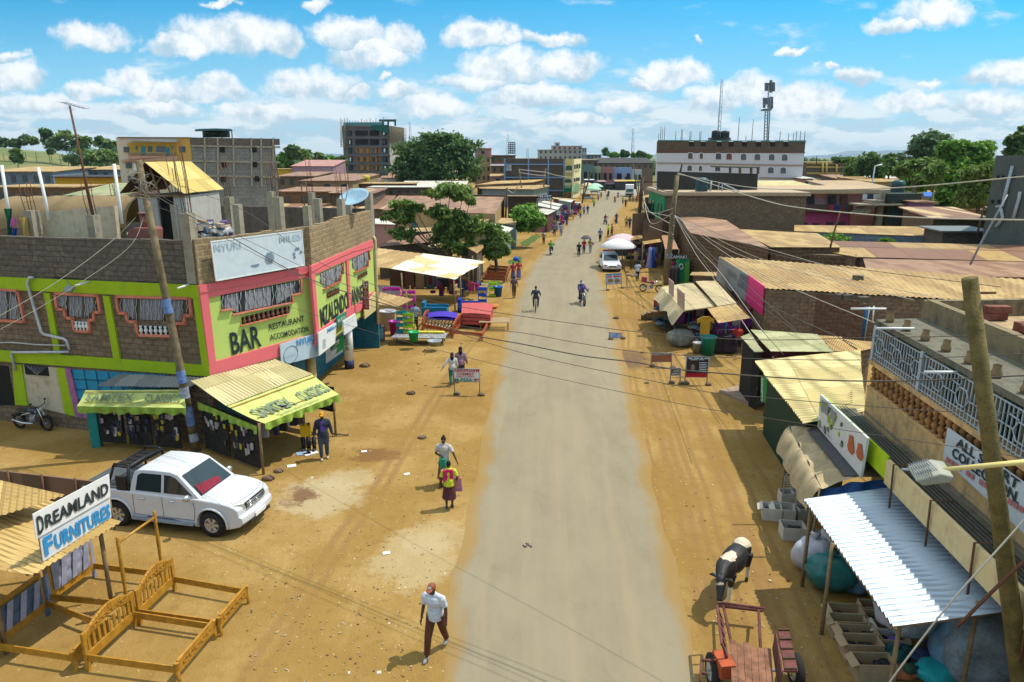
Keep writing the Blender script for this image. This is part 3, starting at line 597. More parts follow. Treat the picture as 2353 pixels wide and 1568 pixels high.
Q16('NYUKI',W2,b2(260,380),b2(520,345),b2(250,305),Q1('faded_blue',(.5,.62,.68),.6),bb,off=.26,bold=.02);Q16('MILES',W2,b2(890,290),b2(1095,262),b2(885,225),Q1('faded_blue',(.5,.62,.68),.6),bb,off=.26,bold=.02)
k=MB()
for i in range(7):
 hw=45*sin(pi*(i+1)/8)**.5;pts=[W2.at(b2(795-hw+hw*2*j/14,390+i*16+5*sin(j*1.3)-.12*(hw*2*j/14-hw)),.265)for j in range(15)]
 k.Q2(pts,.012,4)
k.Q3([W2.at(b2(*p),.27)for p in((610,512),(695,495),(688,515),(655,525),(630,522))],-W2.n*.01)
for p in((1050,355),(1030,400),(1095,385),(1035,430),(1070,350)):k.Q3([W2.at(b2(p[0]+a,p[1]+b),.27)for a,b in((0,-16),(14,2),(0,12),(-14,4))],-W2.n*.01)
k.Q0('printed_mark',Q1('faded_navy',(.2,.28,.38),.6),bb)
ny=thing('shop_sign','white sign lettered NYUKI wrapping round the corner under the coral band','sign',W2.at(b2(895,1275),.1))
k=MB();k.Q3([W2.at(b2(*p),.16)for p in((895,1275),(1262,1162),(1270,1385),(905,1478))],-W2.n*.05,0);k.Q3([W3.at(b2(*p),.16)for p in((1264,1162),(1440,1062),(1425,1262),(1272,1385))],-W3.n*.05,1);k.Q0('board',[Q1('pale_sign_blue',(.5,.62,.68),.5,var=.05),Q1('sign_white',(.72,.74,.72),.5,var=.05)],ny)
Q16('NYUKI',W2,b2(1058,1292),b2(1225,1240),b2(1050,1232),Q47,ny,off=.17,bold=.02);Q16('NYOTE SACCO',W2,b2(1150,1290),b2(1262,1255),b2(1148,1275),Q47,ny,off=.17)
Q16('NYUKI',W2,b2(945,1405),b2(1050,1370),b2(942,1380),Q42,ny,off=.17,bold=.01)
Q16('Miles',W3,b2(1350,1165),b2(1435,1110),b2(1350,1125),Q47,ny,off=.17,bold=.01)
k=MB();cc=W2.at(b2(998,1370),.17);e1=W2.at(b2(1065,1350),.17)-cc;e2=W2.at(b2(998,1285),.17)-cc;k.Q2([cc+e1*cos(t*.3307)+e2*sin(t*.3307)for t in range(20)],.012,4)
for i in range(6):
 k.Q2([W3.at(b2(1305+j*6,1235+i*15+3*sin(j*1.6)-j*3),.17)for j in range(6)],.01,4)
k.Q0('printed_mark',Q1('printed_grey',(.25,.35,.42),.6),ny)
ph=thing('shop_sign','narrow maroon vertical PHOTOSHOOTS sign sticking out beside the cream drainpipe','sign',at(b2(1690,660),34.6))
o=at(b2(1688,938),34.6);k=MB();ul=at(b2(1688,662),34.6);lr=at(b2(1750,940),34.6);ur=at(b2(1742,664),34.6);k.Q3([o,lr,ur,ul],(0,.1,0));k.Q0('board',Q1('maroon_board',(.25,.03,.07),.6),ph)
hgt=(ul.z-o.z)
for i,ch in enumerate('PHOTOSHOOTS'):
 zz=ul.z-(i+1)*hgt/11.3;text(ch,(o.x+.12,o.y-.01,zz+.04),((lr.x-o.x)*.6,0,0),(0,0,hgt/14),Q28 if i<3 else Q1('ink_yellowish',(.5,.35,.2),.7),ph,bold=.02)
k=MB();k.Q2([o+Vc((0,.05,.3)),Vc((-7.9,34.65,o.z+.3))],.02,5);k.Q2([ul+Vc((0,.05,-.3)),Vc((-7.9,34.65,ul.z-.3))],.02,5);k.Q0('bracket',Q13,ph)
board('shop_sign','cream signboard with painted lines below the PHOTOSHOOTS sign','sign',W3,B(b2,[(1702,900),(1815,768),(1818,945),(1712,1030)]),(.62,.5,.22),off=.2)
hs=board('shop_sign','small white shop sign hanging above the MPESA column','sign',W3,B(b2,[(1503,1052),(1622,975),(1640,1095),(1515,1185)]),(.72,.74,.74),off=.5)
Q16('-- ---\n--- --\n----',W3,b2(1525,1110),b2(1600,1060),b2(1520,1060),Q47,hs,off=.51)
mp=board('shop_sign','green M-PESA sign on the coral band left of the white hanging sign','sign',W3,B(b2,[(1440,1015),(1535,955),(1535,1050),(1448,1105)]),(.02,.22,.12),off=.2)
Q16('M-PESA',W3,b2(1452,1075),b2(1525,1030),b2(1450,1035),Q28,mp,off=.21)
mk=thing('poster_board','pink and teal tee shirt printing poster standing beside the white bin','poster board',g(b3(190,1215)))
WM=Wall(g(b3(190,1218)),g(b3(365,1212)))
k=MB();k.Q3([WM.at(b3(*p),.02)for p in((172,1035),(362,1035),(368,1215),(176,1215))],-WM.n*.05,0);k.Q3([WM.at(b3(*p),.03)for p in((262,1072),(352,1070),(356,1200),(268,1203))],-WM.n*.01,1);k.Q3([WM.at(b3(*p),.03)for p in((180,1075),(255,1075),(258,1205),(184,1205))],-WM.n*.01,2)
k.Q3([WM.at(b3(*p),.035)for p in((225,1125),(255,1125),(258,1195),(228,1195))],-WM.n*.01,3);k.Q3([WM.at(b3(*p),.035)for p in((182,1085),(225,1080),(225,1100),(182,1110))],-WM.n*.01,3);k.Q3([WM.at(b3(*p),.035)for p in((184,1160),(210,1160),(212,1190),(186,1190))],-WM.n*.01,4)
k.Q0('board',[Q1('poster_maroon',(.4,.06,.12),.6),Q1('poster_teal',(.05,.3,.26),.6),Q6,Q7,Q1('poster_lime',(.3,.6,.1),.6)],mk)
for i in range(7):Q16('---- -- ---',WM,b3(272,1098+i*15),b3(345,1096+i*15),b3(272,1090+i*15),Q42,mk,off=.04)
Q16('--- ---- --',WM,b3(182,1062),b3(352,1060),b3(182,1045),Q28,mk,off=.03)
k=MB();
for x in(182,360):k.Q2([WM.at(b3(x,1210),0),g(b3(x+2,1232))],.02,5)
k.Q0('leg',Q13,mk)
Yg=29.0
sh=thing('rooftop_shed','tan tin gabled stair shed standing on the flat roof behind the wooden pole','shed',at(a1(1480,1285),Yg))
ap=at(a1(1330,572),Yg);el=at(a1(1095,862),Yg);er=at(a1(1690,862),Yg);dv=at(a1(1790,566),Yg+5.5)-ap;dv2=at(a1(2055,848),Yg+4.0)-er;dv2.z=0
k=MB();k.Q73(er,er+dv2,ap+dv2*1.02,ap,.18,.02);k.Q0('roof',tin('mustard_sheet',(.52,.39,.10),(.56,.42,.13),(.4,.27,.08),rust=.3),sh)
k=MB();k.Q73(el,el+dv2,ap+dv2*1.02-Vc((0,0,.02)),ap-Vc((0,0,.02)),.18,.02);k.Q0('roof',Q4,sh)
zb=ZR;wl=Vc((el.x+.55,Yg+.3,0));wr=Vc((er.x-.1,Yg+.3,0));dd=dv2*.86
mw=Q9('whitewash',(.42,.40,.36),(.25,.22,.18),.5)
k=MB();h=er.z-.1
def bw(A,B,z0,z1):k.Q3([A+Vc((0,0,z0)),B+Vc((0,0,z0)),B+Vc((0,0,z1)),A+Vc((0,0,z1))],Vc((B.y-A.y,-(B.x-A.x),0)).normalized()*-.15)
sd=(wr-wl)/4;bw(wl,wl+sd*1.6,zb,h);bw(wl+sd*3,wr,zb,h);bw(wr,wr+dd,zb,h);bw(wl+dd,wl,zb,h);bw(wr+dd,wl+dd,zb,h);k.Q0('wall',mw,sh)
k=MB();a=wl+sd*1.6+Vc((0,.3,0));b=wl+sd*3+Vc((0,.3,0));bw(a,b,zb,h);k.Q0('doorway',Q14,sh)
k=MB();
for t in(.25,.5,.75):k.Q2([wl+(wr-wl)*t+Vc((0,-.1,h)),ap.lerp(er,abs(t-.5)*1.4)+Vc((0,.3,-.1))],.04,5)
k.Q2([el+Vc((.3,.25,-.1)),er+Vc((-.1,.25,-.1))],.05,5);k.Q0('truss',Q5,sh)
def rt(name,label,cat,p,Y):return thing(name,label,cat,at(p,Y))
t=rt('charcoal_grill','brown metal grill box with a capped flue on the rooftop','grill',a1(1280,1285),26.6);Yc=26.6
k=MB();k.Q30([at(a1(*p),Yc)for p in((1165,1285),(1165,1250),(1188,1195),(1215,1180),(1360,1180),(1392,1200),(1392,1285))],[at(a1(*p),Yc)+Vc((0,.9,0))for p in((1165,1285),(1165,1250),(1188,1195),(1215,1180),(1360,1180),(1392,1200),(1392,1285))]);k.Q0('box',Q1('oxide_red_metal',(.26,.1,.075),.6),t)
k=MB();c=at(a1(1282,1180),Yc)+Vc((0,.45,0));k.Q2([c,c+Vc((0,0,.48))],.14,12);k.Q2([c+Vc((0,0,.5)),c+Vc((0,0,.54))],[.22,.2],12);k.Q0('flue',Q1('oxide_red_metal',(.26,.1,.075),.6),t)
for i,(pa,pb,Y,lb)in enumerate(((a1(15,600),a1(62,918),29.5,'leftmost white plastic pipe leaning up from the roof'),(a1(350,620),a1(418,925),29,'white plastic pipe leaning up beside the plastered roof wall'),(a1(1048,588),a1(1098,945),27.9,'tall white plastic pipe beside the green roofed building'))):
 k=MB();k.Q2([at(pb,Y)-Vc((0,0,.8)),at(pb,Y),at(pa,Y)],.06,8);tag(k.Q0('plastic_pipe',Q6,loc=at(pb,Y)),lb,'pipe','white pipes on the roof')
an=rt('tv_antenna','rusty leaning television antenna mast rising from a roof column','antenna',a1(860,1055),27.2);pb=at(a1(862,1060),27.2);pt=at(a1(640,55),27.2)
k=MB();k.Q2([pb-Vc((0,0,.4)),pt],[.055,.035],8);k.Q0('mast',Q26,an)
k=MB();k.Q2([pt+Vc((-.25,0,.12)),pt+Vc((.55,0,-.1))],.012,4)
for i in range(6):c=pt+Vc((-.25+.15*i,0,.12-.04*i));k.Q2([c+Vc((0,-.3,0)),c+Vc((0,.3,0))],.008,4);k.Q2([c+Vc((-.1,0,-.02)),c+Vc((.25,0,.01))],.006,4)
k.Q0('aerial',Q13,an)
di=rt('satellite_dish','pale blue satellite dish on a thin post at the parapet','satellite dish',a2(965,1040),35.5);cc=at(a2(960,922),35.5);Mr=Rot(R(62),3,'X')@Rot(R(8),3,'Y');rr=.76
k=MB();k.Q40([(0,0),(rr*.5,.05),(rr*.85,.14),(rr,.2),(rr*1.02,.21),(rr*.85,.15),(0,.01)],cc,24,M=Rot(R(28),3,'X')@Rot(R(-8),3,'Y'));k.Q0('dish',Q1('dish_blue',(.30,.48,.6),.4,var=.25,sc=1),di)
k=MB();k.Q2([cc+Vc((0,.1,-.05)),at(a2(967,1045),35.5)],.03,6);k.Q0('post',Q1('navy_paint',(.03,.04,.12),.6),di)
k=MB();k.Q2([cc+Vc((-.3,-.6,0)),cc+Vc((-.2,-.3,.6)),cc+Vc((-.25,-.25,.75))],.02,5);k.Q0('feed_arm',Q13,di)
k=MB();A=at(a1(-120,1090),31.0);Bv=at(a1(1150,1085),29.6);r=1.35
def vf(u,v):
 p=A.lerp(Bv,u);t=pi*v;d=(Bv-A).normalized();n=Vc((-d.y,d.x,0));return p+n*(r-r*cos(t)*1.0)+Vc((0,0,-.4+sin(t)*(1.25+.03*sin(u*40))))
k.Q46(vf,40,14);tp=k.Q0('tarpaulin_shelter',Q1('khaki_tarpaulin',(.27,.19,.09),.8,var=.2,sc=1),loc=A);tag(tp,'long khaki tarpaulin shelter with an arched end on the roof','shelter')
rd=random.Random(5);cols=[(.5,.4,.28),(.6,.6,.6),(.15,.1,.25),(.35,.2,.1),(.08,.12,.2),(.7,.65,.6),(.3,.45,.5),(.04,.04,.05)]
k=MB()
for i in range(60):
 p=at(a1(1850+rd.uniform(0,260),1215+rd.uniform(-30,50)),27.5+rd.uniform(0,1));k.box((p.x,p.y,p.z+rd.uniform(-.1,.35)*(1 if i%3 else.2)),(rd.uniform(.1,.45),rd.uniform(.1,.4),rd.uniform(.05,.25)),rd.uniform(0,3),m=rd.randrange(8),tilt=rd.uniform(-.6,.6))
tag(k.Q0('rubbish_heap',[Q1('junk%d'%i,c)for i,c in enumerate(cols)],loc=at(a1(1950,1270),27.8)),'heap of cartons and scrap piled on the flat roof beside the shed','rubbish heap',kind='stuff')
cloth=[('green','dark green cloth hanging at the roof edge',(.01,.12,.07),((35,1000),(105,1000),(125,1245),(70,1245))),('pink','pink cloth hanging over blue plastic at the roof edge',(.65,.2,.4),((75,1090),(150,1085),(170,1145),(90,1175))),('blue','blue plastic sheet bunched under the pink cloth',(.03,.06,.45),((110,1180),(150,1180),(165,1250),(115,1250))),('yellow','yellow edged board leaning at the roof edge',(.62,.42,.12),((180,1085),(245,1078),(285,1250),(215,1250)))]
for nm,lb,c,q in cloth:
 k=MB();Y=28.6;P=[at(a1(*p),Y)for p in q]
 k.Q46(lambda u,v:P[0].lerp(P[1],u).lerp(P[3].lerp(P[2],u),v)+Vc((0,.07*sin(u*9+v*3),0)),10,8);tag(k.Q0('hanging_cloth' if nm!='yellow' else 'leaning_board',Q1('cloth_'+nm,c,.8),loc=P[3]),lb,'cloth' if nm!='yellow' else 'board')
# stalls under the building
Q121=Q9('lime_awning_cloth',(.50,.55,.17),(.38,.38,.10),.5,.8);Q107=Q1('lime_valance',(.32,.48,.06),.7,var=.3)
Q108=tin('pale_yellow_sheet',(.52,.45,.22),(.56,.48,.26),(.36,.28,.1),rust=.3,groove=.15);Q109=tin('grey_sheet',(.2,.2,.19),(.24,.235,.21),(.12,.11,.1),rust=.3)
Q110=Q1('black_display_mesh',(.03,.028,.025),.8,var=.5,sc=6)
def valance(k,A,Bp,h,amp=.06,n=60,drop=None):
 A=Vc(A);Bp=Vc(Bp);t=(Bp-A).normalized();nn=Vc((t.y,-t.x,0));L=(Bp-A).length
 def fn(u,v):
  p=A.lerp(Bp,u);s=abs(sin(u*L*5));return p+nn*(amp*sin(u*L*13)*v)+Vc((0,0,-v*(h*(.75+.35*s))))
 k.Q46(fn,n,4)
wa=W1.at(b1(940,874),.1);wb=W1.at(b1(1600,905),.1)
Q88=Q1('faded_letter_green',(.2,.25,.16),.8);Q92=Q1('faded_letter_olive',(.28,.27,.12),.8)
wa=W1.at(b1(940,874),.1);wb=W1.at(b1(1600,905),.1)
def stall(label,back,front,cl,clz,tmat,txt,sidev,loc,teal=None):
 t=thing('awning_stall',label,'awning stall',loc)
 k=MB();k.Q73(front[0],front[1],back[1],back[0],.15,.018);k.Q0('tin_roof',tmat,t)
 Cq=[g(p,z)for p,z in zip(cl,clz)]
 pt=lambda u,v:Cq[0].lerp(Cq[1],u).lerp(Cq[3].lerp(Cq[2],u),v)
 nrm=(Cq[1]-Cq[0]).cross(Cq[3]-Cq[0]).normalized();nrm=nrm if nrm.z>0 else-nrm
 k=MB();k.Q46(lambda u,v:pt(u,v)+nrm*(-.04*sin(v*pi)+.008*sin(u*31+v*6)),50,10);k.Q0('awning',Q121,t)
 k=MB();k.Q3([pt(.0,.1)+nrm*.012,pt(1,.1)+nrm*.012,pt(1,.14)+nrm*.012,pt(0,.14)+nrm*.012],-nrm*.004);k.Q3([pt(.02,.74)+nrm*.012,pt(.98,.74)+nrm*.012,pt(.98,.765)+nrm*.012,pt(.02,.765)+nrm*.012],-nrm*.004);k.Q0('painted_line',Q1('brown_line',(.35,.2,.05),.8),t)
 for(x,u0,u1,v0,v1,mt,bd)in txt:text(x,pt(u0,v1)+nrm*.02,pt(u1,v1)-pt(u0,v1),pt(u0,v0)-pt(u0,v1),mt,t,bold=bd,lift=.0)
 k=MB();valance(k,Cq[3],Cq[2],.26)
 for a,b in sidev:valance(k,a,b,.26)
 k.Q0('valance',Q107,t);return t,Cq
def mesh_panel(t,A,Bp,z0,z1,seed,ng=22,colors=None):
 A=Vc(A);Bp=Vc(Bp);A.z=Bp.z=0;k=MB();d=(Bp-A).normalized();n=Vc((d.y,-d.x,0));n=n if n.dot(A)<0 else-n
 k.Q3([A+Vc((0,0,z0)),Bp+Vc((0,0,z0)),Bp+Vc((0,0,z1)),A+Vc((0,0,z1))],-n*.04)
 for z in(z0,z0+(z1-z0)*.33,z0+(z1-z0)*.66,z1):k.Q2([A+Vc((0,0,z))+n*.02,Bp+Vc((0,0,z))+n*.02],.015,4)
 p=k.Q0('display_panel',Q110,t);rd=random.Random(seed);L=(Bp-A).length
 cs=colors or[(.5,.48,.45),(.35,.3,.32),(.04,.04,.05),(.06,.06,.07),(.45,.35,.33),(.03,.04,.12),(.5,.4,.03),(.1,.08,.07)]
 groups={}
 for i in range(ng):
  c=rd.choice(range(len(cs)));groups.setdefault(c,MB());kk=groups[c]
  s=rd.uniform(.08,L-.08);z=z0+rd.uniform(.25,.95)*(z1-z0);w=rd.uniform(.05,.08);h=rd.uniform(.14,.24);q=A+d*s+n*.03+Vc((0,0,z))
  kk.Q30([q+d*(-w),q+d*w,q+d*(w*.9)+Vc((0,0,-h)),q+d*(-w*.6)+Vc((0,0,-h*1.05))],[v+n*.03 for v in(q+d*(-w),q+d*w,q+d*(w*.9)+Vc((0,0,-h)),q+d*(-w*.6)+Vc((0,0,-h*1.05)))])
 for c,kk in groups.items():kk.Q0('hanging_goods',Q1('goods_%s_%d'%('x' if colors else 'a',c),cs[c],.8),p)
base1=Vc((-15.6,24.9,0));e1=Vc((-11.95,24.2,0))
s1,Cq1=stall('lime SAMTEX CLASSICS awning stall against the shaded side wall left of the wooden pole',(wa,wb),(g(b1(758,968),2.38),g(b1(1475,985),2.35)),B(b1,[(670,1003),(1432,998),(1458,1142),(600,1128)]),(2.36,2.33,1.9,1.9),Q109,[('SAMTEX',.05,.5,.2,.68,Q88,.02),('CLASSICS',.62,.96,.25,.7,Q88,.02),('Where Quality meets Fashion',.25,.8,.8,.95,Q92,0)],(),base1)
k=MB();k.box((-15.55,24.95,.95),(.3,.3,1.9),.25);k.Q0('post',Q1('teal_paint',(.02,.3,.27),.6),s1)
mid=[base1.lerp(e1,t)for t in(.08,.36,.4,.66,.7,.98)]
for i in range(3):mesh_panel(s1,mid[2*i],mid[2*i+1],.25,1.85,i+3,26)
f2=B(c2,[(495,662),(1322,356),(1585,548),(868,832)])
s2,Cq2=stall('larger lime SAMTEX CLASSICS awning stall standing out beside the man in the cap',(W2.at(c2(150,420),.12),W2.at(c2(962,214),.12)),(g(c2(495,662),2.28),g(c2(1322,356),2.3)),f2,(2.26,2.28,1.85,1.85),Q108,[('SAMTEX',.06,.5,.42,.82,Q88,.03),('CLASSICS',.6,.97,.42,.8,Q88,.03),('Quality meets Fashion',.2,.75,.86,.99,Q92,0)],((W2.at(c2(215,620),.1)*1.0,g(c2(790,860),1.85)),),g(c2(855,1320)))
pL=g(c2(855,1322));pR=g(c2(1552,955));pB=Vc((-11.3,24.45,0));pB2=Vc((-9.1,27.3,0));pM=pB.lerp(pL,.5)
k=MB()
for p in(pL,pR):k.Q2([p,p+Vc((0,0,1.85))],.05,6)
k.Q2([pR+Vc((.5,.05,.05)),pR+Vc((-.1,0,.1))],.04,5);k.Q2([pL+Vc((0,0,1.82)),pR+Vc((0,0,1.85))],.035,6);k.split('post',Q5,s2)
for i in range(2):mesh_panel(s2,pB.lerp(pL,.02+.5*i),pB.lerp(pL,.46+.5*i),.2,1.9,i+30,16)
mesh_panel(s2,pR+Vc((-.05,.3,0)),pB2,.9,1.9,77,60,[(.02,.02,.022),(.05,.05,.06),(.03,.03,.04),(.1,.06,.06)])
k=MB();rd=random.Random(8)
for i in range(26):
 s=rd.uniform(.1,.9);q=pL.lerp(pR,s*.62)+Vc((-.5,.9,0))*rd.uniform(.2,1.2)+Vc((0,0,rd.uniform(1.25,1.75)));k.box(q,(.3,.12,rd.uniform(.4,.75)),rd.uniform(-.6,.2),m=rd.randrange(4))
k.Q0('hanging_clothes',[Q1('dark_cloth',(.03,.03,.035)),Q1('brown_cloth',(.16,.11,.08)),Q1('pale_cloth',(.35,.32,.3)),Q1('navy_cloth',(.03,.04,.08))],s2)
jc=g(c2(1260,1100));t=thing('jerrycan','yellow plastic jerrycan standing on black boots beside the stall','jerrycan',jc)
k=MB();k.box((jc.x,jc.y+.2,.75),(.36,.24,.42),.2);k.box((jc.x,jc.y+.2,.99),(.3,.1,.05),.2);k.Q0('can_body',Q1('yellow_plastic',(.7,.45,.01),.4,var=.1),t);k=MB();k.cyl((jc.x+.12,jc.y+.2,.96),.04,.08);k.Q0('cap',Q7,t)
bt=thing('boots','black rubber boots in front of the corner stall','boots',jc+Vc((0,.05,0)))
for i in range(3):k=MB();c=jc+Vc((-.1+.2*i,.12,0));k.Q2([c,c+Vc((0,0,.5))],[.07,.09],8);k.ell(c+Vc((.02,-.1,.05)),(.07,.16,.06),8);k.Q0('boot',Q7,bt)
for i,(p,lb)in enumerate(((c2(1240,1118),'blue paper lying on the ground by the boots'),(c2(1310,1118),'white paper lying on the ground by the boots'))):
 k=MB();c=g(p,.02);k.box(c,(.5,.3,.02),.4+i*.3);tag(k.Q0('paper_sheet',Q1('paper_blue' if i==0 else 'paper_white',(.3,.42,.6)if i==0 else(.75,.75,.75)),loc=c),lb,'paper')
# pickup truck
def xf(o,ang):
 M=Matrix.Translation(Vc(o))@Rot(ang,4,'Z');return lambda x,y,z:M@Vc((x,y,z))
def Q52(k,T,out,ys,fn,m=0):
 n=len(out);vs=[T(*fn(x,y,z))for y in ys for x,z in out];fs=[]
 for j in range(len(ys)-1):
  for i in range(n):fs.append((j*n+i,(j+1)*n+i,(j+1)*n+(i+1)%n,j*n+(i+1)%n))
 fs+=[tuple(range(n)),tuple(range((len(ys)-1)*n,len(ys)*n))[::-1]]
 k.add(vs,fs,m,False)
def Q43(o,w=.02,seg=2,ang=.5):
 b=o.modifiers.new('bevel','BEVEL');b.width=w;b.segments=seg;b.limit_method='ANGLE';b.angle_limit=ang
 for p in o.data.polygons:p.use_smooth=True
 try:
  o.data.use_auto_smooth=True
 except Exception:pass
 wn=o.modifiers.new('wn','WEIGHTED_NORMAL');return o
Q53=Q1('white_car_paint',(.60,.61,.64),.2,spec=.6,var=.05);Q37=Q1('car_glass',(.012,.03,.035),.06,spec=.8,var=.05)
def wheel(T,x,y,r,w,par,rim=True,side=-1,name='wheel'):
 k=MB();M=Rot(R(90),3,'X');
 def ring(prof,m,kk,n=24):
  vs=[];fs=[]
  for rr,yy in prof:
   for j in range(n):
    t=2*pi*j/n;vs.append(T(x+rr*cos(t),y+yy,r+rr*sin(t)))
  for i in range(len(prof)-1):
   for j in range(n):fs.append((i*n+j,i*n+(j+1)%n,(i+1)*n+(j+1)%n,(i+1)*n+j))
  kk.add(vs,fs,m,True)
 h=w/2;ring([(r*.6,-h),(r*.9,-h),(r,-h*.7),(r,h*.7),(r*.9,h),(r*.6,h),(r*.6,-h)],0,k);o=k.Q0(name,Q50,par)
 k=MB();s=side*h;ring([(.02,s*.5),(r*.1,s*.72),(r*.12,s*.55),(r*.5,s*.45),(r*.58,s*.95),(r*.62,s*.95),(r*.62,-s*.8)],0,k)
 for i in range(6):
  t=i*pi/3;c,sn=cos(t),sin(t);q=lambda a,b,yy:T(x+c*a-sn*b,y+yy,r+sn*a+c*b)
  k.Q30([q(r*.08,-.035,s*.6),q(r*.58,-.05,s*.8),q(r*.58,.05,s*.8),q(r*.08,.035,s*.6)],[q(r*.08,-.03,s*.85),q(r*.58,-.04,s*.95),q(r*.58,.04,s*.95),q(r*.08,.03,s*.85)])
 k.Q0('rim',Q1('alloy_rim',(.5,.5,.5),.35,metal=.7,var=.1)if rim else Q7,o);return o
TO=(-9.94,19.56,0);TA=R(-12.3);T=xf(TO,TA)
tr=thing('pickup_truck','white double cab pickup truck parked on the dirt beside the lime awning stall','pickup truck',TO)
def bend(x,y,z):
 f=1-.13*max(0,(x-1.7)/.95)**2-.05*max(0,(-x-2.2)/.45)**2;f*=1-.03*max(0,(.7-z))-.04*max(0,z-.95)
 return(x-.12*max(0,x-2.0)*(abs(y)/.9)**2,y*f,z+(.035*(1-(y/.9)**2)if z>.9 and x>1.1 else 0))
def arch(cx,r,n=9,a0=-.35):return[(cx+r*cos(t),.40+r*sin(t))for t in np.linspace(a0,pi-a0,n)]
out=[(-2.62,.52),(-2.67,.95),(-2.62,1.13),(-1.0,1.15),(0,1.13),(.95,1.12),(1.25,1.13),(1.7,1.10),(2.1,1.04),(2.38,.95),(2.5,.84),(2.52,.66),(2.62,.62),(2.63,.44),(2.5,.33)]+arch(1.65,.47)+[(.4,.40),(-.4,.40)]+arch(-1.43,.47)+[(-2.1,.5)]
ys=[-.9,-.86,-.5,0,.5,.86,.9]
def bend2(x,y,z):
 a,b,c=bend(x,y,z)
 if abs(y)>.89:c=c+(-.03 if z>.85 else.02 if z<.5 else 0)
 return a,b,c
k=MB();Q52(k,T,out,ys,bend2);body=Q43(k.Q0('body',Q53,tr),.025,2,.6)
co=[(-.98,1.12),(-.93,1.45),(-.84,1.70),(-.7,1.775),(-.2,1.80),(.35,1.79),(.58,1.73),(.95,1.43),(1.34,1.10)]
cb=lambda x,y,z:(x,y*(1-.17*max(0,z-1.1)/.68),z+(.025*(1-(y/.86)**2)if z>1.6 else 0))
k=MB();Q52(k,T,co,[-.86,-.84,-.45,0,.45,.84,.86],cb);Q43(k.Q0('cab',Q53,tr),.025,2,.5)
def cpan(pts,side,off=.006,d=.012,m=0,k=None):
 P=[T(*((lambda q:(q[0],q[1]+side*off,q[2]))(cb(x,side*.86,z))))for x,z in pts];k.Q3(P,(T(0,side*d,0)-T(0,0,0))*-1,m)
for sd_ in(-1,1):
 for pts in([(-.78,1.19),(-.72,1.62),(-.6,1.69),(.06,1.70),(.06,1.19)],[(.15,1.19),(.15,1.70),(.36,1.69),(.52,1.64),(1.08,1.19)]):
  k=MB();cpan(pts,sd_,k=k);k.Q0('side_window',Q37,tr)
k=MB();k.Q3([T(*p)for p in((1.285,-.73,1.165),(1.285,.73,1.165),(.665,.64,1.70),(.665,-.64,1.70))],T(-.01,0,-.01)-T(0,0,0));ws=k.Q0('windscreen',Q37,tr)
k=MB();k.Q3([T(*p)for p in((1.27,-.68,1.185),(1.27,.25,1.185),(1.12,.3,1.31),(1.02,-.62,1.40))],T(-.004,0,-.004)-T(0,0,0));k.v=[tuple(Vc(v)+(T(.012,0,.012)-T(0,0,0)))for v in k.v];k.Q0('dashboard_cloth',Q1('red_dash_cloth',(.22,.01,.03),.7),ws)
k=MB();k.Q3([T(*p)for p in((-.985,-.62,1.2),(-.985,.62,1.2),(-.9,.58,1.6),(-.9,-.58,1.6))],T(.01,0,0)-T(0,0,0));k.v=[tuple(Vc(v)+(T(-.02,0,.004)-T(0,0,0)))for v in k.v];k.Q0('rear_window',Q37,tr)
k=MB()
for sd_ in(-1,1):
 for xx in(.105,-.86):k.Q2([T(*bend2(xx,sd_*.905,z))for z in(.45,.8,1.1)],.006,4)
 k.Q2([T(*bend2(x,sd_*.905,z))for x,z in((1.12,1.05),(1.15,.8),(1.1,.47))],.006,4);k.Q2([T(*bend2(x,sd_*.905,.44))for x in(-.86,1.1)],.006,4)
k.Q2([T(*bend2(x,y,z+.01))for x,y,z in((1.3,-.78,1.125),(2.3,-.74,.985),(2.36,-.4,.97),(2.38,0,.965),(2.36,.4,.97),(2.3,.74,.985),(1.3,.78,1.125))],.005,4)
k.Q0('door_gap',Q7,body)
for x in(-.55,.42):
 k=MB();k.ell(T(x,-.905,.98),(.11,.03,.025),8,M=Rot(TA,3,'Z'));k.Q0('door_handle',Q35,tr)
for sd_ in(-1,1):
 k=MB();c=T(1.02,sd_*1.02,1.2);k.ell(c,(.09,.13,.1),10,M=Rot(TA,3,'Z'));k.Q2([c,T(.98,sd_*.86,1.15)],.03,5);k.Q0('wing_mirror',Q35,tr)
 k=MB();k.add([T(*p)for p in((2.48,sd_*.50,.80),(2.25,sd_*.82,.82),(2.12,sd_*.845,.96),(2.30,sd_*.74,.975),(2.44,sd_*.50,.93))]+[T(*p)for p in((2.3,sd_*.50,.80),(2.15,sd_*.7,.82),(2.05,sd_*.7,.94),(2.2,sd_*.6,.95),(2.3,sd_*.50,.92))],[(0,1,2,3,4),(5,9,8,7,6),(0,5,6,1),(1,6,7,2),(2,7,8,3),(3,8,9,4),(4,9,5,0)]);
 k.v=[tuple(Vc(v)+(T(.035,sd_*.012,.01)-T(0,0,0)))for v in k.v];k.Q0('headlight',Q1('lamp_lens',(.45,.48,.42),.12,spec=.7),tr)
k=MB();k.box((0,0,0),(.06,.92,.17));k.v=[tuple(T(v[0]+2.50-.03*(v[1]/.46)**2,v[1],v[2]+.855))for v in k.v];gr=k.Q0('grille',Q7,tr)
k=MB()
for z in(.80,.855,.91,.945):k.Q2([T(2.545-.02*(y/.46)**2,y,z)for y in(-.46,-.2,0,.2,.46)],.011,5)
k.Q2([T(2.56,.055*cos(t*.628),.865+.045*sin(t*.628))for t in range(11)],.012,5);k.Q0('grille_bar',Q35,gr)
k=MB();k.box((0,0,0),(.03,.52,.12));k.v=[tuple(T(v[0]+2.64,v[1],v[2]+.5))for v in k.v];k.Q0('number_plate',Q6,tr)
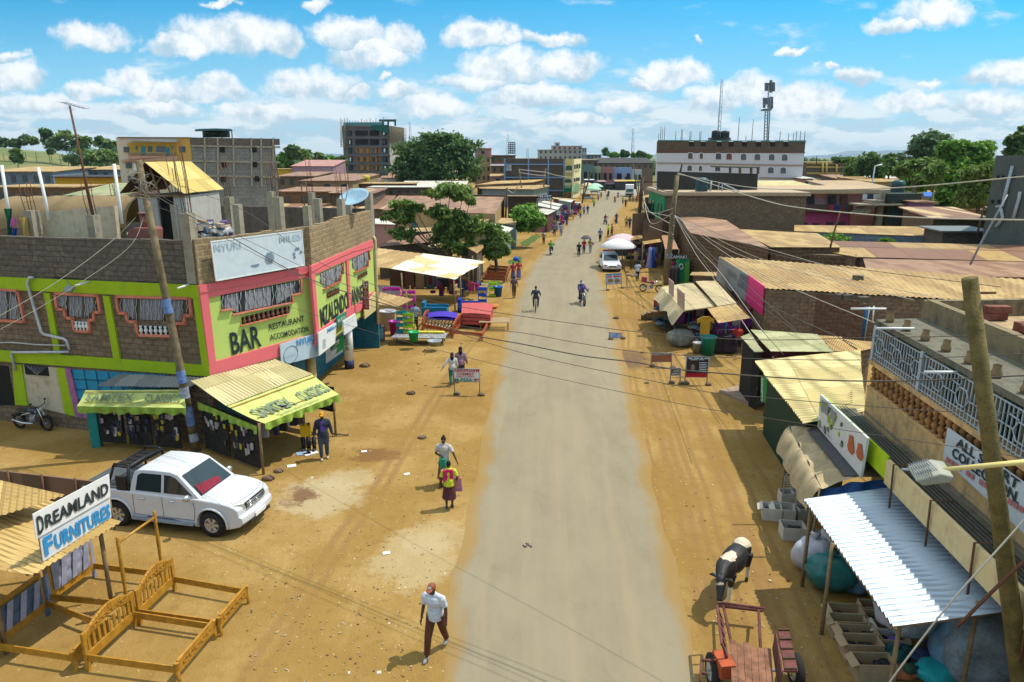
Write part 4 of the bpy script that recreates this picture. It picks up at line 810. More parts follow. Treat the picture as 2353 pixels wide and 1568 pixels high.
k=MB();k.box((0,0,0),(.03,1.0,.09));k.v=[tuple(T(v[0]+2.625,v[1],v[2]+.39))for v in k.v];k.Q0('air_intake',Q7,tr)
for sd_ in(-1,1):
 k=MB();k.box((0,0,0),(2.0,.16,.05));k.v=[tuple(T(v[0]+.1,v[1]+sd_*.93,v[2]+.36))for v in k.v];k.Q0('side_step',Q1('grey_step',(.28,.31,.36),.5),tr)
 for x in(1.65,-1.43):
  wheel(T,x,sd_*.80,.385,.26,tr,side=sd_)
  k=MB();k.Q2([T(*((lambda q:(q[0],q[1]+sd_*.02,q[2]))(bend(x+.49*cos(t),sd_*.9,.40+.49*sin(t)))))for t in np.linspace(-.2,pi+.2,14)],.035,6);k.Q0('wheel_arch',Q53,tr)
k=MB();k.box((0,0,0),(4.4,1.3,.35));k.v=[tuple(T(v[0],v[1],v[2]+.5))for v in k.v];k.Q0('chassis',Q7,tr)
k=MB();k.box((0,0,0),(1.62,1.62,.05));k.v=[tuple(T(v[0]-1.83,v[1],v[2]+1.17))for v in k.v];Q43(k.Q0('bed_cover',Q1('grey_bed_cover',(.09,.10,.11),.5),tr),.02)
k=MB();
for y in(-.6,-.3,0,.3,.6):k.box((0,0,0),(.6,.2,.03));
vs=list(k.v);
for i,y in enumerate((-.6,-.3,0,.3,.6)):
 for j in range(8):v=vs[i*8+j];k.v[i*8+j]=tuple(T(v[0]-1.12-.18,v[1]+y*.85,v[2]+1.74))
k.Q2([T(*p)for p in((-1.0,-.82,1.15),(-1.02,-.80,1.45),(-1.05,-.70,1.80),(-1.05,0,1.83),(-1.05,.70,1.80),(-1.02,.80,1.45),(-1.0,.82,1.15))],.05,8)
for sd_ in(-1,1):k.Q2([T(*p)for p in((-1.0,sd_*.66,1.82),(-1.15,sd_*.66,1.88),(-1.55,sd_*.66,1.86),(-1.62,sd_*.66,1.74))],.028,6);k.Q2([T(-1.6,sd_*.66,1.74),T(-1.75,sd_*.8,1.18)],.04,6)
k.Q2([T(-1.62,-.66,1.76),T(-1.62,.66,1.76)],.03,6);k.box((0,0,0),(.34,.06,.42));
for j in range(8):v=k.v[-8+j];k.v[-8+j]=tuple(T(v[0]-1.22,v[1]-.84,v[2]+1.36))
k.Q0('roll_bar',Q7,tr)
# beds of the furniture shop
Q57=Q1('golden_varnished_wood',(.50,.24,.025),.32,var=.28,spec=.5,sc=6);Q122=Q1('orange_varnished_wood',(.42,.15,.03),.4,var=.3,sc=6);Q111=Q1('red_brown_varnish',(.36,.10,.04),.45,var=.3,sc=5)
Q101=Q1('blue_grey_upholstery',(.10,.14,.2),.7,var=.3);Q79=Q1('lilac_upholstery',(.33,.33,.42),.7,var=.2)
def Q80(t,A,Bp,h,mt,style,name='headboard',z0=.22):
 A=Vc(A);Bp=Vc(Bp);d=(Bp-A);L=d.length;d.normalize();n=Vc((-d.y,d.x,0));k=MB();th=.06
 pt=lambda s,z,o=0:A+d*s+n*o+Vc((0,0,z))
 for s in(0,L):
  l=MB();l.Q30([pt(s-.045,0,-th/2),pt(s+.045,0,-th/2),pt(s+.045,0,th/2),pt(s-.045,0,th/2)],[pt(s-.05,h*.86,-th/2),pt(s+.05,h*.86,-th/2),pt(s+.05,h*.86,th/2),pt(s-.05,h*.86,th/2)]);l.Q0('leg',mt,t)
 if style in('slat','plain'):
  N=16;top=[pt(L*i/N,h*(.84+.22*sin(pi*i/N)**1.2),0)for i in range(N+1)];low=[pt(L*i/N,h*(.68+.12*sin(pi*i/N)**1.2),0)for i in range(N+1)]
  for i in range(N):
   k.Q30([low[i]-n*th*.5,low[i+1]-n*th*.5,low[i+1]+n*th*.5,low[i]+n*th*.5],[top[i]-n*th*.55,top[i+1]-n*th*.55,top[i+1]+n*th*.55,top[i]+n*th*.55])
  k.Q30([pt(.05,.2,-.02),pt(L-.05,.2,-.02),pt(L-.05,.2,.02),pt(.05,.2,.02)],[pt(.05,.42,-.02),pt(L-.05,.42,-.02),pt(L-.05,.42,.02),pt(.05,.42,.02)])
  ob=k.Q0(name,mt,t);Q43(ob,.012,2,.7);l=MB();ns=9
  for i in range(ns):
   s=L*(i+.8)/(ns+.6);l.Q30([pt(s-.035,.42,-.012),pt(s+.035,.42,-.012),pt(s+.035,.42,.012),pt(s-.035,.42,.012)],[pt(s-.035,h*.72,-.012),pt(s+.035,h*.72,-.012),pt(s+.035,h*.72,.012),pt(s-.035,h*.72,.012)])
  for o_ in l.split('slat',mt,t):pass
  c=MB()
  for i in range(7):
   s=L*(.2+.1*i);c.Q2([pt(s+.09*cos(a)*math.exp(-a*.12),h*(.83+.06*sin(pi*s/L))+.05*sin(a)*math.exp(-a*.12),-.037)for a in np.linspace(0,7,12)],.007,4)
  c.Q0('carving',mt,ob)
 elif style=='tuft':
  k.Q30([pt(.04,z0,-.03),pt(L-.04,z0,-.03),pt(L-.04,z0,.03),pt(.04,z0,.03)],[pt(.04,h,-.03),pt(L-.04,h,-.03),pt(L-.04,h,.03),pt(.04,h,.03)]);fr=k.Q0(name,Q57,t)
  c=MB()
  def fn(u,v):
   s=.12+(L-.24)*u;z=z0+.2+(h-z0-.3)*v;q=abs(sin(u*4*pi))*.7+.3;r=abs(sin(v*2.5*pi));return pt(s,z,-.04-.05*q*(.5+.5*r))
  c.Q46(fn,40,20);c.Q0('padding',mt,fr);p=MB()
  for i in range(3):p.Q30([pt(L*(.2+.25*i),z0+.22,-.085),pt(L*(.2+.25*i)+.16,z0+.22,-.085),pt(L*(.2+.25*i)+.16,z0+.22,-.10),pt(L*(.2+.25*i),z0+.22,-.10)],[pt(L*(.3+.25*i),h-.1,-.085),pt(L*(.3+.25*i)+.16,h-.1,-.085),pt(L*(.3+.25*i)+.16,h-.1,-.10),pt(L*(.3+.25*i),h-.1,-.10)])
  p.split('padding_stripe',Q79,fr)
def rail(t,A,Bp,z0,z1,mt,th=.03,name='side_rail'):
 A=Vc(A);Bp=Vc(Bp);d=(Bp-A).normalized();n=Vc((-d.y,d.x,0))*th/2;k=MB();u=Vc((0,0,z0));v=Vc((0,0,z1))
 k.Q30([A-n+u,Bp-n+u,Bp+n+u,A+n+u],[A-n+v,Bp-n+v,Bp+n+v,A+n+v]);return k.Q0(name,mt,t)
def Q81(t,A,Bp,mt,h=.52):
 A=Vc(A);Bp=Vc(Bp);d=(Bp-A);L=d.length;d.normalize();n=Vc((-d.y,d.x,0));pt=lambda s,z,o=0:A+d*s+n*o+Vc((0,0,z))
 for s in(0,L):
  l=MB();l.Q2([pt(s,0,0),pt(s,.1,-.03),pt(s,.28,.02),pt(s,h-.03,0)],[.045,.035,.055,.06],6,smooth=False);l.Q0('leg',mt,t)
 k=MB();k.Q30([pt(.03,.2,-.02),pt(L-.03,.2,-.02),pt(L-.03,.2,.02),pt(.03,.2,.02)],[pt(.03,h,-.03),pt(L-.03,h,-.03),pt(L-.03,h,.03),pt(.03,h,.03)]);ob=k.Q0('footboard',mt,t);Q43(ob,.01)
 c=MB()
 for i in range(5):
  s=L*(.18+.16*i);c.Q2([pt(s+.10*cos(a)*math.exp(-a*.1),.37+.06*sin(a)*math.exp(-a*.1),-.034)for a in np.linspace(0,7,12)],.008,4)
 c.Q0('carving',mt,ob)
def bed(name,label,hA,hB,fA,fB,mt,style='slat',hh=1.05,foot='low',hm=None,slats=False,group=None,mz=(.24,.40)):
 t=thing(name,label,'bed frame',Vc(hA),group);Q80(t,hA,hB,hh,hm or mt,style)
 rail(t,hA,fA,mz[0],mz[1],mt);rail(t,hB,fB,mz[0],mz[1],mt)
 if foot=='low':Q81(t,fA,fB,mt)
 else:
  for p in(fA,fB):
   p=Vc(p);k=MB();k.Q40([(.05,0),(.05,.5),(.035,.56),(.05,.62),(.035,.7),(.045,1.2),(.035,1.7),(.045,1.95),(.03,2.0),(.045,2.05),(0,2.1)],p,10);k.Q0('post',mt,t)
  k=MB();k.Q2([Vc(fA)+Vc((0,0,1.92)),Vc(fB)+Vc((0,0,1.92))],.03,6);k.Q0('top_bar',mt,t)
 if slats:
  k=MB()
  for i in range(slats):
   u=(i+.7)/(slats+.4);a=Vc(hA).lerp(Vc(fA),u);b=Vc(hB).lerp(Vc(fB),u);k.box(((a+b)/2)+Vc((0,0,.3)),((b-a).length,.08,.02),math.atan2(b.y-a.y,b.x-a.x))
  k.split('bed_slat',Q1('pale_slat',(.55,.4,.22),.8),t)
 return t
V=lambda x,y:Vc((x,y,0))
bed('bed_frame','golden wooden bed frame with slatted carved headboard, nearest the camera',V(-8.94,12.87),V(-8.70,14.32),V(-6.87,12.50),V(-6.68,13.88),Q57)
bed('bed_frame','golden wooden bed frame with slatted headboard, set just beyond the nearest one',V(-8.62,14.42),V(-8.44,15.75),V(-6.60,14.0),V(-6.42,15.2),Q57)
bed('bed_frame','bed frame with padded grey headboard and two tall turned foot posts',V(-11.05,15.0),V(-10.78,16.35),V(-9.05,14.72),V(-8.80,15.95),Q57,'tuft',1.25,'posts',Q79)
bed('bed_frame','bed frame with padded blue headboard in the shade of the shop roof',V(-11.2,13.25),V(-10.98,14.75),V(-9.2,12.85),V(-9.08,13.9),Q57,'tuft',1.15,'low',Q101)
# furniture shop shelter and its sign
fs_=thing('shop_shelter','tan corrugated shop roof at the photo corner below the DREAMLAND FURNITURES sign','shelter',V(-13,14))
E1=g(c1(200,914),2.2);E2=g(c1(738,592),2.2)
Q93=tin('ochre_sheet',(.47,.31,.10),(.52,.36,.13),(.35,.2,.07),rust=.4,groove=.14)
k=MB();k.Q73(E1,E2,E2+Vc((-4.6,1.6,.35)),E1+Vc((-4.6,.6,.35)),.14,.02);k.Q0('tin_roof',Q93,fs_)
U1=g(c1(395,432),2.75);U0=g(c1(0,555),2.75);k=MB();k.Q73(U0+Vc((0,0,0)),U1,U1+Vc((-5,1.5,.25)),U0+Vc((-5,1.3,.25)),.14,.02);k.Q0('tin_roof',Q93,fs_)
k=MB()
for p in(E1+Vc((-1.2,.4,0)),E2+Vc((-.4,-.2,0)),E1+Vc((-3,.5,.2)),E2+Vc((-3,1,.2))):k.Q2([(p.x,p.y,0),(p.x,p.y,p.z)],.05,6)
k.split('post',Q5,fs_)
k=MB();k.Q2([E1+Vc((-.2,.1,-.06)),E2+Vc((-.2,-.1,-.06))],.04,6);k.Q0('beam',Q5,fs_)
k=MB();k.box((-16.0,15.5,1.2),(.12,4,2.3),.1);k.Q0('back_wall',Q4,fs_)
F0=g(c1(-80,322),1.2)
Wf=Wall(g(c1(0,375),1.0),g(c1(540,395),1.0));k=MB();k.Q3([Wf.at(c1(*p))for p in((-120,268),(570,346),(520,400),(-120,372))],-Wf.n*.06)
fn_=thing('sheet_fence','brown sheet metal fence strip behind the tan shop roof','fence',Wf.at(c1(0,375)));
bot=[Wf.at(c1(570,400)),Wf.at(c1(-120,372))];k=MB();P=[Wf.at(c1(*p))for p in((-120,268),(570,346))];k.Q3([Vc((bot[1].x,bot[1].y,0)),Vc((bot[0].x,bot[0].y,0)),P[1],P[0]],-Wf.n*.05);k.Q0('sheet',tin('dark_brown_sheet',(.13,.085,.06),(.16,.10,.07),(.08,.05,.04)),fn_)
k=MB()
for x in(45,252,455):a=Wf.at(c1(x,275+x*.11),.04);k.Q2([Vc((a.x,a.y,0)),a],.03,5)
k.split('post',Q26,fn_)
WD=Wall(g(c1(265,832),2.25),g(c1(678,562),2.25))
sg=thing('shop_sign','white two board sign lettered DREAMLAND FURNITURES above the tan tin roof','sign',WD.at(c1(265,832)))
k=MB();k.Q3([WD.at(c1(*p),.03)for p in((200,545),(665,300),(673,437),(222,695))],-WD.n*.02);k.Q0('board',Q6,sg)['label']='upper board lettered DREAMLAND'
k=MB();k.Q3([WD.at(c1(*p),.0)for p in((243,686),(668,438),(679,562),(265,832))],-WD.n*.02);k.Q0('board',Q1('sign_offwhite',(.68,.72,.74),.5,var=.1),sg)['label']='lower board lettered FURNITURES'
def wt2(t,ll,lr,ul,mt,off,bold=.03):
 o=WD.at(c1(*ll),off);return text(t,o,WD.at(c1(*lr),off)-o,WD.at(c1(*ul),off)-o,mt,sg,bold=bold,lift=.0)
wt2('D',(232,672),(272,650),(218,562),Q76,.04);wt2('REAMLAND',(278,632),(662,418),(269,552),Q76,.04,.03)
wt2('F',(275,802),(330,770),(258,690),Q47,.01,.04);wt2('URNITURES',(338,760),(674,562),(326,668),Q47,.01,.04)
k=MB();
for p,q in(((225,600),(280,905)),((660,420),(700,640))):k.Q2([WD.at(c1(*p),-.05),WD.at(c1(*q),-.05)],.03,5)
k.split('post',Q5,sg)
# generic low building from its roof outline
def inset(P,d):
 c=sum(P,Vc())/len(P);out=[]
 for p in P:
  v=c-p;v.z=0;L=v.length;out.append(p+v/L*min(d*1.3,L*.5))
 return out
def Q31(name,label,px,z,rm,wm,cat='building',wl=None,amp=.022,ins=.25,group=None,seed=0,op=True,loc=None,walls=True,th=.05,ridge=None,zb=0):
 zs=z if isinstance(z,(list,tuple))else[z]*len(px);P=[g(p,a)for p,a in zip(px,zs)]
 c=sum(P,Vc())/len(P);t=thing(name,label,cat,(c.x,c.y,0),group)
 k=MB()
 if wl and len(P)==4:
  if wl>0:k.Q73(P[3],P[2],P[1],P[0],wl,amp,seed=seed,rag=.04)
  else:k.Q73(P[0],P[3],P[2],P[1],-wl,amp,seed=seed,rag=.04)
 else:k.Q72(P,th)
 k.Q0('roof',rm,t)
 if walls:
  I=inset(P,ins);k=MB();k.Q30([Vc((p.x,p.y,zb))for p in I],[Vc((p.x,p.y,p.z-.06))for p in I]);wo=k.Q0('wall',wm,t)
  if op:
   rd=random.Random(seed+len(label));cx=c;n=len(I)
   for i in range(n):
    a,b=I[i],I[(i+1)%n];d=Vc((b.x-a.x,b.y-a.y,0));L=d.length
    if L<2:continue
    d/=L;nn=Vc((d.y,-d.x,0));m=(a+b)/2
    if nn.dot(m-cx)<0:nn=-nn
    if nn.dot(m)>-.05*m.length:continue
    cnt=min(6,int(L/3.2))
    for j in range(cnt):
     s=L*(j+.5)/cnt;q=a+d*s;q.z=0;dw=.45 if rd.random()<.5 else.55;door=rd.random()<.45
     z0,z1=(zb+.05,zb+2.0)if door else(zb+1.1,zb+2.0);z1=min(z1,min(a.z,b.z)-.3)
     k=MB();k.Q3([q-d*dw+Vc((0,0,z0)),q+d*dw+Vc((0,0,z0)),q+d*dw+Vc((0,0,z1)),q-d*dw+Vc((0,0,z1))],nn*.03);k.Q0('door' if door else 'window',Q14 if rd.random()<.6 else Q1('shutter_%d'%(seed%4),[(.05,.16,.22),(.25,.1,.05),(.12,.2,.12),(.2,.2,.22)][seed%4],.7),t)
 return t
def Q17(name,label,cat,W,pts,off,d,mt,group=None,part=None):
 t=thing(name,label,cat,W.at(pts[-1],off),group);k=MB();k.Q3([W.at(p,off)for p in pts],-W.n*d);k.Q0(part or 'board',mt,t);return t
Q82=Q9('peach_plaster',(.68,.42,.17),(.2,.15,.11),.95);Q89=Q9('cream_beam_paint',(.66,.50,.25),(.35,.24,.12),.5)
Q18=Q1('pale_blue_iron',(.42,.48,.52),.5)
# balcony building (ALL SMART COLLECTION)
RA=Vc((10.4,19.9,0));RB=Vc((9.12,4.9,0));WR=Wall(RA,RB);bl=thing('balcony_building','peach balcony building with terracotta balusters and pale iron grille above the ALL SMART sign','building',RA)
rx=Vc((1,.0855,0)).normalized();dn=(RB-RA).normalized()
def R3(s,x,z):return RA+dn*s+rx*x+Vc((0,0,z))
L=(RB-RA).length
def rb(k,s0,s1,x0,x1,z0,z1,m=0):k.Q30([R3(s0,x0,z0),R3(s1,x0,z0),R3(s1,x1,z0),R3(s0,x1,z0)],[R3(s0,x0,z1),R3(s1,x0,z1),R3(s1,x1,z1),R3(s0,x1,z1)],m)
k=MB();rb(k,0,L,0,.16,3.1,4.02);k.Q0('wall',Q82,bl)
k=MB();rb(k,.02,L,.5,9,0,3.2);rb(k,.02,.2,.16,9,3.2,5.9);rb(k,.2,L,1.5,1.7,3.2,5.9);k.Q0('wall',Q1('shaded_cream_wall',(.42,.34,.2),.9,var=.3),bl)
k=MB();rb(k,.01,L,.0,9,3.2,3.3);k.Q0('floor_slab',Q45,bl)
k=MB();rb(k,-.05,L,-.05,.3,4.72,4.84);rb(k,0,L,-.02,.2,4.0,4.08);k.Q0('balustrade_rail',Q82,bl)
for i in range(46):
 s=.18+i*.305;k=MB()
 if s>L-.2:break
 for j in(0,1):k.Q40([(.05,0),(.09,.03),(.05,.08),(.10,.17),(.085,.23),(.04,.3),(.05,.32)],R3(s,.08,4.08+.32*j),8)
 k.Q0('baluster',Q1('terracotta_baluster',(.42,.20,.07),.8,var=.25),bl)
k=MB()
s=.1;i=0
while s<L:
 for dz in(0,):
  k.Q2([R3(s,.02,4.84),R3(s,.02,5.8)],.018,4,smooth=False)
 s+=.15
for z in(4.9,5.05,5.78):k.Q2([R3(0,.02,z),R3(L,.02,z)],.018,4,smooth=False)
s=.5
while s<L-1:
 a=.28;zz=5.35
 pts=[R3(s+a*cos(t*pi/3),-.01,zz+a*.8*sin(t*pi/3))for t in range(7)];k.Q2(pts,.02,4)
 for t in(0,3):k.Q2([pts[t],R3(s+(a+.25)*cos(t*pi/3),-.01,zz)],.018,4)
 k.Q2([R3(s-.5,-.01,5.6),R3(s-.14,-.01,5.58)],.018,4);s+=1.1
k.Q0('iron_grille',Q18,bl)
for s in(.05,2.9,5.8,8.7):k=MB();rb(k,s-.07,s+.07,-.03,.13,4.84,5.85);k.Q0('grille_post',Q18,bl)
Q83=Q9('mossy_concrete',(.16,.15,.11),(.05,.05,.035),.7)
k=MB();rb(k,-.1,L,.02,1.5,5.85,6.0);k.Q0('roof_slab',Q83,bl)
k=MB();rb(k,-.1,L,1.5,1.72,5.9,6.55);rb(k,-.3,-.1,1.5,9,5.9,6.5);k.Q0('parapet',Q9('worn_parapet',(.26,.2,.11),(.08,.07,.05),.7),bl)
k=MB();rb(k,-.09,L,1.73,12,5.9,6.02);k.Q0('roof',Q1('dusty_flat_roof',(.5,.36,.19),.95,var=.3),bl)
for s in(1.6,4.2,7.2):
 k=MB();rb(k,s,s+.7,1.48,1.5,3.3,5.3);k.Q0('door',Q1('dark_green_door',(.02,.07,.05),.6),bl)
for z,s0,s1 in((6.3,-.2,.9),(6.15,1.6,2.9),(5.8,4.4,5.6),(3.42,4.4,5.4)):
 k=MB();k.Q2([R3(s0,-.7 if z>4 else-.9,z),R3(s0+.1,.3,z)],.035,6);k.Q0('tube_lamp',Q6,bl)
k=MB()
for i in range(9):k.Q40([(0,0),(.1,.0),(.12,.1),(.08,.2),(.09,.28)],R3(.3+i*1.05,.28,6.0),7)
k.split('rooftop_pot',Q1('clay_pot',(.3,.2,.1)),bl)
rd=random.Random(3);br=[]
for i in range(26):
 s=rd.uniform(.2,6.5);x=rd.uniform(2.3,7.5);n=rd.choice([1,2,3]);k=MB();p=R3(s,x,6.03)
 w=rd.uniform(.3,1.5)
 for j in range(n):k.box((p.x+rd.uniform(-.05,.05),p.y,6.03+.11+j*.2),(w,.3,.19),rd.uniform(-.15,.15),m=0)
 o=tag(k.Q0('brick_pile',Q1('red_brick',(.24,.085,.06),.9,var=.35),loc=p),'pile of red bricks stacked on the dusty flat roof of the balcony building','bricks','brick piles on the flat roof')
sgn=thing('shop_sign','pale sign lettered ALL SMART COLLECTION fixed under the terracotta balusters','sign',WR.at(c6(1275,300)))
q=B(c6,[(1272,298),(1890,745),(1880,1120),(1238,522)]);k=MB();k.Q3([WR.at(p,.2)for p in q],-WR.n*.04);k.Q0('board',Q1('pale_sign_board',(.50,.56,.60),.5,var=.1),sgn)
Q16('ALL SMART',WR,c6(1335,432),c6(1792,762),c6(1350,365),Q56,sgn,off=.21,bold=.03);Q16('COLLECTION.',WR,c6(1303,508),c6(1795,868),c6(1318,438),Q56,sgn,off=.21,bold=.03)
Q16('---- -- ----- ---',WR,c6(1262,545),c6(1830,930),c6(1268,510),ink('faded_red',(.45,.15,.15)),sgn,off=.21)
cn=thing('shop_canopy','cream edged concrete canopy over the shops under the ALL SMART sign','canopy',R3(3,-1,0))
k=MB();rb(k,2.4,L,-.95,-.02,3.1,3.2);rb(k,-.6,2.4,-.95,-.02,3.05,3.12);k.Q0('slab',Q83,cn)
k=MB();rb(k,3.9,L,-1.05,-.95,2.85,3.45);k.Q0('beam',Q89,cn)
k=MB();rb(k,-.7,3.85,-1.0,-.95,2.9,3.5);k.Q0('fascia',Q1('lime_fascia',(.40,.55,.01),.6,var=.1),cn)
k=MB();
for s in(4.4,6.2,7.9,9.6):k.Q2([R3(s,-1.07,2.3),R3(s,-1.12,3.55),R3(s,-.6,3.5)],.025,5)
k.split('bracket',Q26,cn)
k=MB()
for i in range(6):k.Q2([R3(-.6,-.8+i*.09,3.2),R3(2,-.75+i*.1,3.24),R3(L,-.8+i*.1,3.27)],.014,4)
k.split('cable',Q7,cn)
WFd=Wall(g(c6(312,290),2.6),g(c6(630,660),2.6));q=B(c6,[(335,52),(682,375),(630,662),(312,290)])
fd=Q17('billboard','white food billboard with fruit and bottles standing above the tan tarpaulin stall','billboard',WFd,q,0,.06,Q1('bill_white',(.62,.62,.60),.5,var=.08))
rd=random.Random(11);cs=[(.35,.5,.03),(.05,.14,.03),(.12,.12,.1),(.3,.3,.3),(.25,.4,.05)]
for i in range(26):
 u=rd.uniform(.03,.6);v=rd.uniform(.12,.85);tl,tr_,br_,bl_=[WFd.at(p,.012)for p in q];p=tl.lerp(tr_,u).lerp(bl_.lerp(br_,u),v);a=rd.uniform(.04,.13);b=rd.uniform(.03,.09);th=rd.uniform(0,3)
 k=MB();n=9;k.Q3([p+WFd.t*(a*cos(t*6.283/n)*cos(th)-b*sin(t*6.283/n)*sin(th))+Vc((0,0,a*cos(t*6.283/n)*sin(th)+b*sin(t*6.283/n)*cos(th)))for t in range(n)],WFd.n*(.004+.0007*i));k.Q0('printed_fruit',Q1('print_%d'%(i%5),cs[i%5],.6),fd)
for(x0,y0,h)in((545,440,1.),(610,500,.9)):
 k=MB();P=[(0,0),(28,8),(34,60),(40,120),(20,140),(-8,110),(-14,70),(-2,30)];k.Q3([WFd.at(c6(x0+a*.9,y0-90+b*1.05*h),.03)for a,b in P],-WFd.n*.012);k.Q0('printed_bottle',Q1('print_orange',(.5,.12,.04),.6),fd)
Q16('--- --',WFd,c6(338,165),c6(440,262),c6(345,95),Q91,fd,off=.03,bold=.02);Q16('0 657 004',WFd,c6(325,285),c6(410,385),c6(326,262),Q91,fd,off=.03)
ts=thing('tarpaulin_stall','stall under a creased tan tarpaulin with a blue flap beside the food billboard','stall',g(c6(60,740)))
Ql=[g(c6(105,292),2.25),g(c6(318,292),2.5),g(c6(628,662),2.5),g(c6(345,745),2.2)]
def tf(u,v):
 p=Ql[0].lerp(Ql[1],u).lerp(Ql[3].lerp(Ql[2],u),v);return p+Vc((0,0,.05*sin(v*23+u*6)*(1-u)+.03*sin(v*40)))
k=MB();k.Q46(tf,20,60);
def tf2(u,v):
 p=Ql[0].lerp(Ql[3],v);return p+Vc((-.32*u-.1*abs(sin(v*13))*u,0,-.62*u*u-.05*abs(sin(v*17))*u))
k.Q46(tf2,10,60);k.Q0('tarpaulin',Q1('tan_tarpaulin',(.50,.38,.21),.7,var=.25,sc=2),ts)
k=MB();k.Q3([g(c6(*p),z)+Vc((0,0,.03))for p,z in(((235,326),2.45),((318,290),2.52),((632,664),2.52),((512,668),2.4))],(0,0,.03));k.Q0('roof_sheet',Q1('dark_grey_sheet',(.085,.08,.08),.7),ts)
k=MB();F=[g(c6(345,745),2.15),g(c6(905,655),2.5)];k.Q46(lambda u,v:F[0].lerp(F[1],u)+Vc((-.1*v,-.15*v+.04*sin(u*21),-.45*v*(1-u*.6)-.03*sin(u*11))),30,6);k.Q0('flap',Q1('blue_tarpaulin',(.02,.10,.30),.6,var=.3),ts)
k=MB();k.Q46(lambda u,v:g(c6(632,664),2.5).lerp(g(c6(905,655),2.6),u).lerp(g(c6(655,440),2.6).lerp(g(c6(945,500),2.9),u),v),6,6);k.Q0('roof_sheet',Q1('brown_board',(.33,.22,.12),.9),ts)
k=MB()
for p in((95,470),(60,750),(330,740),(250,500)):c=g(c6(*p));k.Q2([c,c+Vc((0,0,2.2))],.035,6)
k.split('post',Q5,ts)
k=MB();
for i in range(7):a=g(c6(75+i*3,640+i*17),1.0);k.Q2([a,a+Vc((1.1,0,0))],.012,4)
for p in((75,650),(165,760)):c=g(c6(*p),1.0);k.Q2([(c.x,c.y,0),c],.02,4)
k.Q0('wire_rack',Q1('rack_wire',(.4,.4,.38),.5),ts)
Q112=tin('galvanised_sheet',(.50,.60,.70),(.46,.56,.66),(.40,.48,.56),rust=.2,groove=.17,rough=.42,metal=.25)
P=[g(c6(215,828),2.3),g(c6(905,735),2.5),g(c7(2155,830),2.5),g(c7(985,985),2.3)]
gs=thing('roofed_stall','stall under a big shiny ribbed iron roof at the lower right','stall',(P[0].x,P[0].y,0))
P[1]=P[1]+(P[1]-P[0])*.04
k=MB();k.Q73(P[3],P[0],P[1],P[2],.17,.032,rag=.0);k.Q0('tin_roof',Q112,gs)
k=MB()
for p in(P[0]+Vc((.1,-.2,0)),P[3]+Vc((.3,.3,0)),P[0].lerp(P[3],.42)+Vc((-.05,0,0)),P[1]+Vc((-.3,-.1,0)),P[2]+Vc((-.3,.3,0))):k.Q2([(p.x,p.y,0),(p.x,p.y,p.z)],.045,6)
k.split('post',Q5,gs)
k=MB();k.Q2([P[3]+Vc((0,.05,-.05)),P[2]+Vc((0,.05,-.05))],.035,5);k.Q2([P[0]+Vc((.05,0,-.06)),P[3]+Vc((.05,0,-.06))],.035,5);k.split('beam',Q5,gs)
for a,z1 in((c6(215,1340),1.9),(c6(240,1360),2.2)):
 p=g(a);k=MB();k.Q2([p,p+Vc((.25,.4,z1))],.03,5);tag(k.Q0('bamboo_pole',Q5,loc=p),'thin pole propping the shiny roof beside the white sacks','pole','poles propping the shiny roof')
Q94=Q1('brown_cardboard',(.42,.30,.17),.9,var=.15);Q84=Q1('pale_cardboard',(.55,.5,.42),.9,var=.12)
def Q85(p,w,d,h,rz,mt,label,flap=True,group='open cartons of shoes by the ribbed roof',fill=None):
 c=g(p);t=thing('carton',label,'carton',c,group);M=lambda x,y,z:c+Rot(rz,3,'Z')@Vc((x,y,z));k=MB();th=.02
 for x0,x1,y0,y1 in((-w/2,w/2,-d/2,-d/2+th),(-w/2,w/2,d/2-th,d/2),(-w/2,-w/2+th,-d/2+th,d/2-th),(w/2-th,w/2,-d/2+th,d/2-th)):
  k.Q30([M(x0,y0,0),M(x1,y0,0),M(x1,y1,0),M(x0,y1,0)],[M(x0,y0,h),M(x1,y0,h),M(x1,y1,h),M(x0,y1,h)])
 k.Q30([M(-w/2+th,-d/2+th,0),M(w/2-th,-d/2+th,0),M(w/2-th,d/2-th,0),M(-w/2+th,d/2-th,0)],[M(-w/2+th,-d/2+th,.02),M(w/2-th,-d/2+th,.02),M(w/2-th,d/2-th,.02),M(-w/2+th,d/2-th,.02)])
 k.Q0('box',mt,t)
 if flap:k=MB();k.Q3([M(-w/2,-d/2,h),M(-w/2,d/2,h),M(-w/2-.14,d/2-.02,h-.08),M(-w/2-.14,-d/2+.02,h-.08)],(0,0,.012));k.Q0('flap',mt,t)
 rd=random.Random(int(p[0]*7));k=MB()
 for i in range(6):k.ell(M(rd.uniform(-w/2+.12,w/2-.12),rd.uniform(-d/2+.08,d/2-.08),h*.55),(.11,.06,.05),7,M=Rot(rd.uniform(0,3),3,'Z'))
 k.Q0('shoes',fill or Q1('dark_shoes',(.03,.03,.035),.5),t)
 return t
lb=['open brown carton topmost in the long column under the ribbed roof','second open carton down the column under the ribbed roof','third open carton down the column, nearly empty','fourth open carton down the column with a pale flap','last open carton at the bottom of the column']
for i,(x,y)in enumerate(((470,900),(500,1010),(590,1110),(640,1230),(760,1440))):Q85(c7(x,y+60),.78 if i else.72,.42,.42,R(-6)+i*.02,Q94,lb[i])
lb=['open carton touching the shiny roof edge, beyond the column','small open carton in the second row with dark shoes','open carton in the second row with white flap raised','open carton in the second row beside purple cloth']
for i,(x,y)in enumerate(((760,870),(800,960),(910,1080),(960,1190))):Q85(c7(x,y+40),.6,.42,.4,R(-5),Q94 if i!=2 else Q84,lb[i],flap=i==2)
